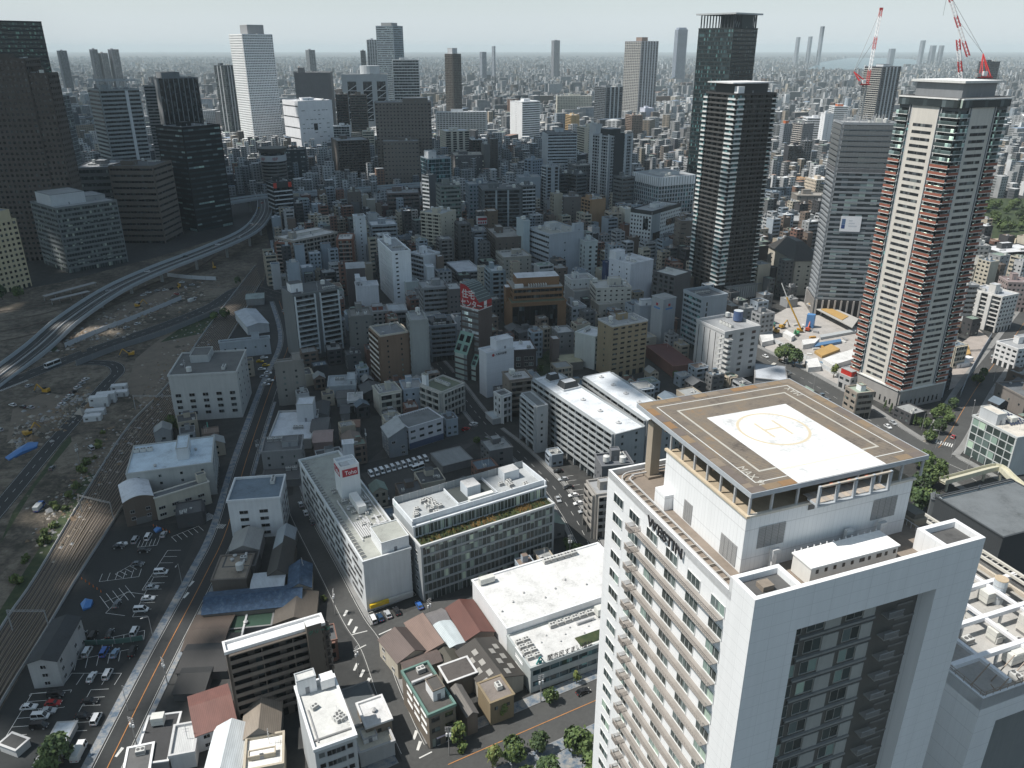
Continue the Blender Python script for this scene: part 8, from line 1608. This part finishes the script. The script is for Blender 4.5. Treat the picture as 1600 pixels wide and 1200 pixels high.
for i,(x,y,lab)in enumerate(((750-48,1180,'utility pole in front of the corner office'),(845,1097,'utility pole before the signed grey office'),(672,975,'utility pole at the corner of the glass office'),(560,1052,'utility pole beside the wavy balconies'),(524,960,'utility pole on the central street near the blue roofed shed'),(476,910,'utility pole on the central street by the pale skylight house'),(262,1070,'utility pole standing in the left road verge, middle one'),(214,1165,'utility pole at the left road, nearest the bottom edge'),(890,872,'utility pole at the junction left of the hotel'),(310,770,'utility pole by the cream wing office'),(405,718,'utility pole left of the white roofed hall'),(125,725,'lone utility pole on the waste ground'),(778,660,'utility pole at the crossing by the canopy shop'),(573,700,'utility pole beside the slanted metal house'))):
 t=empty('utility_pole',lab,'utility pole',un(x,y),.4*i);inst(shared('pole',m_pole),'pole',t);inst(shared('crossarm',m_arm),'crossarm',t);inst(shared('transformer',m_trf),'transformer',t)
def m_lamp():b=MB();b.cyl(0,0,0,9,.1,P_(.35),6,.06);b.bar((0,0,9),(1.8,0,9.3),.08,P_(.35));return b
def m_head():b=MB();b.box(1.5,2.3,-.15,.15,9.2,9.36,P_(.55));return b
for i,(x,y)in enumerate(((1486,715),(1462,700),(1518,650),(1552,596),(1440,672),(1508,745),(1270,612),(1225,590),(240,1000),(285,915),(200,1110))):
 t=empty('street_lamp','%s street lamp %s'%(ORD[i]if i<8 else ORD[i-8],'from the zebra crossing right of the hotel' if i<8 else 'up the left road from the far end of the car park'),'street lamp',un(x,y),2+i);inst(shared('lamp_post',m_lamp),'post',t);inst(shared('lamp_head',m_head),'lamp_head',t)
for i in range(12):x,y=((240+5*(i%6),822+2*i)if i<6 else(128+6*(i-6),905+(i-6)*4));m=MB();m.cyl(0,0,0,.9,.22,P_(.6,.16,.03),7,.08);tag(m.build('traffic_post',None,un(x,y)),'one of the small orange posts round the upper car park','bollard','orange car park posts')
# ================================================================ INFILL HOUSES, FAR TOWN, BAY, CLOUDS, HAZE
q=random.Random(21);FA=np.array(FOOT);nr=np.random.RandomState(5)
def blocked(X,Y,rad):
 """True where a plot of radius rad at (X, Y) would touch a building, a street or an open zone"""
 bad=np.zeros(len(X),bool)
 for fx,fy,ph,W,D,h in FA:
  c,s=math.cos(ph),math.sin(ph);u=(X-fx)*c+(Y-fy)*s;v=-(X-fx)*s+(Y-fy)*c
  du=np.maximum(np.maximum(-u,u-W),0);dv=np.maximum(np.maximum(-v,v-D),0);bad|=(du*du+dv*dv)<rad*rad
 for P,hw in ROADS:
  for a,b in zip(P,P[1:]):
   d=b-a;L2=max(d@d,1e-6);t=np.clip(((X-a[0])*d[0]+(Y-a[1])*d[1])/L2,0,1)
   bad|=np.hypot(X-a[0]-t*d[0],Y-a[1]-t*d[1])<(rad*.8+hw)
 for Z in ZONES:
  ins=np.zeros(len(X),bool);n=len(Z)
  for i in range(n):
   a,b=Z[i],Z[(i+1)%n];cnd=(a[1]>Y)!=(b[1]>Y)
   ins^=cnd&(X<(b[0]-a[0])*(Y-a[1])/((b[1]-a[1])or 1e-9)+a[0])
  bad|=ins
 return bad
ph=math.radians(22);c_,s_=math.cos(ph),math.sin(ph);U,V=np.meshgrid(np.arange(-1500,1900,11.5),np.arange(60,1900,11.5));U=U.ravel()+nr.uniform(-2,2,U.size);V=V.ravel()+nr.uniform(-2,2,V.size)
X,Y=U*c_-V*s_,U*s_+V*c_
PX=800+F*X/(Y*cT+CAMH*sT);ok=(Y>120)&(Y<1400)&(PX>-90)&(PX<1690)&~((PX<415)&(Y>420)&(Y<1000))&~((PX>900)&(Y<330))&~((PX<270)&(Y<330));X,Y,PX=X[ok],Y[ok],PX[ok]
sz=nr.uniform(4.0,7.0,len(X));bl=blocked(X,Y,4.4);X,Y,PX,sz=X[~bl],Y[~bl],PX[~bl],sz[~bl];bl=blocked(X,Y,sz+.4);sz[bl]=3.8
kp=[];gr_={}
for i in nr.permutation(len(X)):
 gx_,gy_=int(X[i]//16),int(Y[i]//16)
 if all((X[i]-X[j])**2+(Y[i]-Y[j])**2>((sz[i]+sz[j])*1.02)**2 for a in(-1,0,1)for b in(-1,0,1)for j in gr_.get((gx_+a,gy_+b),())):kp.append(i);gr_.setdefault((gx_,gy_),[]).append(i)
X,Y,PX,sz=X[kp],Y[kp],PX[kp],sz[kp]
o_=np.argsort(Y);X,Y,PX,sz=X[o_],Y[o_],PX[o_],sz[o_]
WC=[('white',W_(.6,.61,.62)),('pale grey',W_(.45,.46,.47)),('grey',W_(.3,.31,.32)),('cream',W_(.5,.46,.38)),('brown',W_(.18,.14,.115)),('dark grey',W_(.13,.135,.14)),('beige',W_(.4,.35,.28)),('bluish grey',W_(.33,.38,.43)),('near black',W_(.06,.06,.065)),('reddish brown',W_(.2,.11,.085))]
RC=[('a pale roof',R_(.6,.62,.64)),('a grey roof',R_(.3,.31,.31)),('a dark roof',R_(.1,.105,.11)),('a greenish roof',R_(.2,.26,.22)),('a brown roof',R_(.22,.17,.14)),('a blue roof',R_(.13,.17,.21))]
marks=[]
for o in COL.objects:
 if o.get('category')and not any(c in o['category']for c in('car','van','tree','bush','pole','lamp','truck','bus','cabin','materials','bollard','fence','track','gantry','deck','hut','crane','excav','tarp'))and o.get('label')and not o.parent and o.location.y>100 and o.location.length>50:
  w=o['label'].split();cut=len(w)
  for i,x in enumerate(w):
   if i>1 and x in('with','in','on','of','beside','behind','between','at','right','left','standing','carrying','across','along','near','under','over','by','squeezed','touching','among','covered','cut','facing','seen','below','above','curving','crossing','rising','stepping','cropped','from','just','directly','beyond','high','round'):cut=i;break
   if i>0 and x in('with','behind','beside','and'):cut=i;break
  t=' '.join(w[:min(cut,5 if cut<6 else 4)]).rstrip(',');marks.append((o.location.x,o.location.y,t))
cnt={}
for mk in marks:cnt[mk[2]]=cnt.get(mk[2],0)+1
marks=[mk for mk in marks if cnt[mk[2]]==1 and len(mk[2].split())>2]
seen=set();NT=230;used=0;rest=[]
for x,y,s in zip(X,Y,sz):
 d=math.hypot(x,y)
 if used>=NT:rest.append((x,y,s));continue
 mk=min(marks,key=lambda k:(k[0]-x)**2+(k[1]-y)**2);dx,dy=x-mk[0],y-mk[1]
 rel=('right of' if dx>0 else 'left of')if abs(dx)>abs(dy)else('behind' if dy>0 else 'in front of')
 h=q.choice((5.5,6,6.5,7,8.5,9))if y<420 else q.choice((7,9,11,13,16))
 for _ in range(40):
  wc,rc=q.choice(WC if y>600 else WC[1:]+WC[4:]),q.choice(RC if y>600 else RC[1:]+RC[1:3]);gab=h<8 and q.random()<.45
  art=mk[2]if mk[2].startswith(('the ','nearer','farther'))else mk[2]
  lab='%s %s with %s %s the %s'%(wc[0],'gabled house' if gab else('flat house' if h<10 else 'small block'),rc[0],rel,art)
  if lab not in seen and len(lab.split())<=16:break
 if lab in seen:rest.append((x,y,s));continue
 seen.add(lab);used+=1
 W,D=s*q.uniform(1.3,1.75),s*q.uniform(1.3,1.75);a=ph+q.choice((0,0,.03,-.04));root=empty('house' if h<10 else 'small_block',lab,'house' if h<10 else 'building',(x,y,0),a,'small buildings filling the blocks')
 m=MB();r=MB();w2,d2=W/2,D/2
 for k in 'flrb':
  fc=Face(k,W,D);b0=len(m.v);facade(m,fc,0,h,q.choice([('punch',dict(fh=2.9,cw=3.2,g0=.4,ep=1)),('blank',dict(n=2,fh=2.9,g0=.2,w=.7)),('blank',dict(n=1,fh=2.9,g0=.2,w=.8)),('balc',dict(fh=2.9,g0=.3,uw=5,d=.9))])if k!='b' else('blank',{}),wc[1])
  for i in range(b0,len(m.v)):p=m.v[i];m.v[i]=(p[0]-w2,p[1]-d2,p[2])
 if gab:
  rz=h+1.9;e=.4;m.quad([(-w2,-d2,h),(w2,-d2,h),(0,-d2,rz)],wc[1]);m.quad([(w2,d2,h),(-w2,d2,h),(0,d2,rz)],wc[1]);sl_=1.9/w2
  for sg in(1,-1):r.quad([(sg*(w2+e),-d2-e,h-e*sl_+.15),(sg*(w2+e),d2+e,h-e*sl_+.15),(0,d2+e,rz+.15),(0,-d2-e,rz+.15)][::sg],('c',)+rc[1][1:])
 else:
  r.quad([(-w2,-d2,h+.02),(w2,-d2,h+.02),(w2,d2,h+.02),(-w2,d2,h+.02)],rc[1])
  for b in((-w2-.1,w2+.1,-d2-.1,-d2+.2),(-w2-.1,w2+.1,d2-.2,d2+.1),(-w2-.1,-w2+.2,-d2+.2,d2-.2),(w2-.2,w2+.1,-d2+.2,d2-.2)):r.box(b[0],b[1],b[2],b[3],h-.1,h+.5,wc[1])
  if q.random()<.6:r.box(-w2*.3,w2*.4,d2*.1,d2*.7,h+.03,h+2.6,wc[1],rc[1])
 m.build('wall',root);r.build('roof',root)
 if not gab:
  for _ in range(q.choice((0,1,2,3))):k=q.choice(['air_conditioner','air_conditioner','roof_vent','antenna']);inst(shared(k,EQ[k]),k,root,(q.uniform(-w2*.7,w2*.7),q.uniform(-d2*.75,-d2*.1),h+.03),q.choice((0,math.pi/2)),.7)
bx=[[],[],[],[],[],[]]
def put(x,y,w,d,h,a):
 for l,v in zip(bx,(x,y,w,d,h,a)):l.append(v)
nb=MB()
for x,y,s in[r for r in rest if r[1]<900]:
 W,D,h=s*q.uniform(1.2,1.8),s*q.uniform(1.2,1.8),q.choice((6,7,9,11,13))if y<560 else q.choice((8,12,16,20,24,28));wc,rc=q.choice(WC[1:])[1],q.choice(RC)[1];b0=len(nb.v)
 for k in 'fl':facade(nb,Face(k,W,D),0,h,q.choice([('punch',dict(fh=3,cw=3.2,g0=.6)),('balc',dict(fh=3,uw=5,g0=.4,d=1)),('blank',dict(n=2,fh=3,g0=.4,w=.7)),('rib',dict(fh=3.3,g0=.6)),('blank',{})]),wc)
 for k in 'rb':Face(k,W,D).pane(nb,0,W if k=='b' else D,0,h,0,wc)
 nb.quad([(0,0,h-.5),(W,0,h-.5),(W,D,h-.5),(0,D,h-.5)],rc)
 for a in((-.1,W+.1,-.1,.25),(-.1,W+.1,D-.25,D+.1),(-.1,.25,.25,D-.25),(W-.25,W+.1,.25,D-.25)):nb.box(a[0],a[1],a[2],a[3],h-.6,h,wc)
 if s>4.5:
  for _ in range(q.choice((1,2,3))):a,b=q.uniform(.6,W-3.2),q.uniform(.6,D-3);nb.box(a,a+q.uniform(1,2.6),b,b+q.uniform(.8,2.2),h-.5,h+q.uniform(.6,2.4),q.choice((wc,P_(.5))),rc)
 for i in range(b0,len(nb.v)):p=nb.v[i];u,v=p[0]-W/2,p[1]-D/2;nb.v[i]=(x+u*c_-v*s_,y+u*s_+v*c_,p[2])
tag(nb.build('town_blocks'),'many small blocks packed between the taller buildings','town',kind='stuff')
for x,y,s in[r for r in rest if r[1]>=900]:
 put(x,y,s*q.uniform(1.2,1.8),s*q.uniform(1.2,1.8),(q.choice((6,8,10,12))if y<560 else q.choice((8,12,16,20,26))if y<1000 else q.choice((9,12,17,22,28,33))),ph)
r_=1390.0
while r_<16000:
 st=max(15,min(150,r_*r_/134000*.5));lat=15 if r_<3800 else 20 if r_<6000 else 34
 n=int(1.5*r_/lat);xs=(np.arange(n)-n/2)*lat+nr.uniform(-6,6,n);ys=r_+nr.uniform(-st*.5,st*.5,n)
 pxx=800+F*xs/(ys*cT+CAMH*sT);k=(pxx>-80)&(pxx<1680)&(nr.rand(n)<.8);xs,ys=xs[k],ys[k]
 gv=np.sin(xs/330+.4*np.sin(ys/410))*np.sin(ys/370+xs/900)
 for x,y,g_ in zip(xs,ys,gv):
  u=q.random();h=q.uniform(5,12)if u<.62 else q.uniform(10,22)if u<.9 else q.uniform(22,40)if u<.993 else q.uniform(45,80)
  if g_>.55:h=min(h,9)
  gu,gv_=x*c_+y*s_,-x*s_+y*c_
  if gu%410<24 or gv_%530<26 or(abs(gv_-2650-.25*gu)<60):continue
  if u>.965:put(x,y,q.uniform(24,60),q.uniform(12,18),q.uniform(14,40),q.choice((.38,1.1)));continue
  put(x,y,q.uniform(7,14)*(1+.00005*r_),q.uniform(7,15),h,q.choice((.38,.38,.2,.7,1.1)))
 r_+=st
B=[np.array(l)for l in bx]
bay=[(-1,0)];BAYPX=[(1262,108),(1283,97),(1330,90),(1420,92),(1452,97),(1420,105),(1330,109)]
BZ=np.array([tuple(un(x,y,0))[:2]for x,y in BAYPX]);Zs=ZONES;ZONES=[BZ];RS_=ROADS;ROADS=[]
bad=blocked(B[0],B[1],8.0);ZONES,ROADS=Zs,RS_
B=[b[~bad]for b in B];n=len(B[0])
ca,sa=np.cos(B[5]),np.sin(B[5]);co=np.zeros((n,8,3),np.float32)
for i,(sx,sy)in enumerate(((-1,-1),(1,-1),(1,1),(-1,1))):
 lx,ly=sx*B[2]/2,sy*B[3]/2
 for t in(0,4):co[:,i+t,0]=B[0]+lx*ca-ly*sa;co[:,i+t,1]=B[1]+lx*sa+ly*ca;co[:,i+t,2]=0 if t==0 else B[4]
fq=np.array([[0,1,5,4],[1,2,6,5],[2,3,7,6],[3,0,4,7],[4,5,6,7]]);idx=(np.arange(n)[:,None,None]*8+fq[None]).reshape(-1)
me=bpy.data.meshes.new('distant_town');me.vertices.add(n*8);me.vertices.foreach_set('co',co.ravel());me.loops.add(len(idx));me.loops.foreach_set('vertex_index',idx.astype(np.int32));me.polygons.add(n*5);me.polygons.foreach_set('loop_start',np.arange(0,n*20,4,dtype=np.int32));me.polygons.foreach_set('loop_total',np.full(n*5,4,np.int32));me.polygons.foreach_set('use_smooth',np.zeros(n*5,bool));me.update();me.validate()
pal=1.15*np.array([(.62,.63,.64),(.5,.51,.52),(.38,.39,.4),(.26,.27,.28),(.55,.5,.42),(.42,.36,.29),(.2,.17,.15),(.14,.15,.17),(.66,.67,.68),(.34,.39,.44),(.3,.18,.13)]);rpl=1.15*np.array([(.62,.63,.63),(.45,.46,.46),(.3,.31,.31),(.18,.19,.19),(.5,.47,.42),(.2,.26,.34),(.3,.2,.16),(.24,.3,.26)])
wi=nr.choice(len(pal),n,p=[.15,.17,.17,.14,.05,.03,.04,.08,.09,.07,.01]);ri=nr.choice(len(rpl),n,p=[.22,.24,.2,.14,.05,.06,.04,.05])
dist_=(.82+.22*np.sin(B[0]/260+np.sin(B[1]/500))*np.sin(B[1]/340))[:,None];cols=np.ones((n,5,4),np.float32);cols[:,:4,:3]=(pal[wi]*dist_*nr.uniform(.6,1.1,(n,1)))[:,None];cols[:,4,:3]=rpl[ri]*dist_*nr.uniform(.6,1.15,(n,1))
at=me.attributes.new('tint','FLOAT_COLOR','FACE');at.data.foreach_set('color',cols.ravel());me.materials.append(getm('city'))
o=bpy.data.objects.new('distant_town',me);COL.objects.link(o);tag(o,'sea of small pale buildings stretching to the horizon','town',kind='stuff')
m=MB();m.quad([(p[0],p[1],.3)for p in BZ][::-1],'water');tag(m.build('water'),kind='structure')
def lump(mb,x,y,z,r,fl=.55):
 n1,n2=7,4
 P=[[(x+r*math.cos(2*math.pi*i/n1)*math.cos(math.pi*(j/n2-.5)),y+r*math.sin(2*math.pi*i/n1)*math.cos(math.pi*(j/n2-.5)),z+fl*r*math.sin(math.pi*(j/n2-.5)))for i in range(n1)]for j in range(n2+1)]
 for j in range(n2):
  for i in range(n1):k=(i+1)%n1;mb.quad([P[j][i],P[j][k],P[j+1][k],P[j+1][i]],'cloud')
CZ=900.0;sh=SD*(CZ/SD.z)
SHADE=[(-500,1500),(40,1290),(250,1040),(330,985),(470,925),(560,905),(650,872),(770,832),(860,770),(950,700),(1040,640),(1100,610),(1150,575),(1176,520),(1180,430),(1100,340),(1040,285),(960,248),(830,238),(700,238),(560,242),(480,258),(410,268),(330,285),(262,255),(215,195),(190,158),(60,150),(-200,150),(-700,210),(-1500,500),(-1500,1500)]
SP=np.array([tuple(un(x,y,0))[:2]for x,y in SHADE]);Zs=ZONES;ZONES=[SP];FA_=FA;FA=np.zeros((0,6));RS_=ROADS;ROADS=[]
g=26.0;gx,gy=np.meshgrid(np.arange(-1300,420,g),np.arange(30,3400,g));gx,gy=gx.ravel()+nr.uniform(-8,8,gx.size),gy.ravel()+nr.uniform(-8,8,gy.size);ins=blocked(gx,gy,0)
ed=np.full(len(gx),1e9)
for a,b in zip(SP,np.roll(SP,-1,0)):
 d=b-a;t=np.clip(((gx-a[0])*d[0]+(gy-a[1])*d[1])/(d@d),0,1);ed=np.minimum(ed,np.hypot(gx-a[0]-t*d[0],gy-a[1]-t*d[1]))
ZONES,FA,ROADS=Zs,FA_,RS_
m=MB()
for x,y,i_,e in zip(gx,gy,ins,ed):
 sg=e if i_ else-e;far=max(1.0,y/500)
 if sg>34:
  if q.random()<.6:lump(m,x+sh.x,y+sh.y,CZ+q.uniform(-15,40),q.uniform(30,40))
 elif sg>-22*far:
  p_=(sg+22*far)/(34+22*far)
  for _ in range(3):
   if q.random()<p_*.95:lump(m,x+sh.x+q.uniform(-13,13),y+sh.y+q.uniform(-13,13),CZ+q.uniform(-10,20),q.uniform(5,11))
tag(m.build('clouds'),'broken cloud bank high above the town','clouds',kind='stuff')
hz=MB();hz.box(-30000,30000,-2000,40000,-1.2,262,'haze_air');ho=hz.build('haze');tag(ho,'pale summer haze lying over the town','haze',kind='stuff')
hm=MATS['haze_air'];t=hm.node_tree
for nd in list(t.nodes):
 if nd.type!='OUTPUT_MATERIAL':t.nodes.remove(nd)
pv=t.nodes.new('ShaderNodeVolumePrincipled');pv.inputs['Color'].default_value=(.85,.96,1.0,1);pv.inputs['Density'].default_value=HAZE;pv.inputs['Anisotropy'].default_value=0.0
t.links.new(pv.outputs[0],[n for n in t.nodes if n.type=='OUTPUT_MATERIAL'][0].inputs['Volume']);hm.cycles.homogeneous_volume=True if hasattr(hm.cycles,'homogeneous_volume')else None
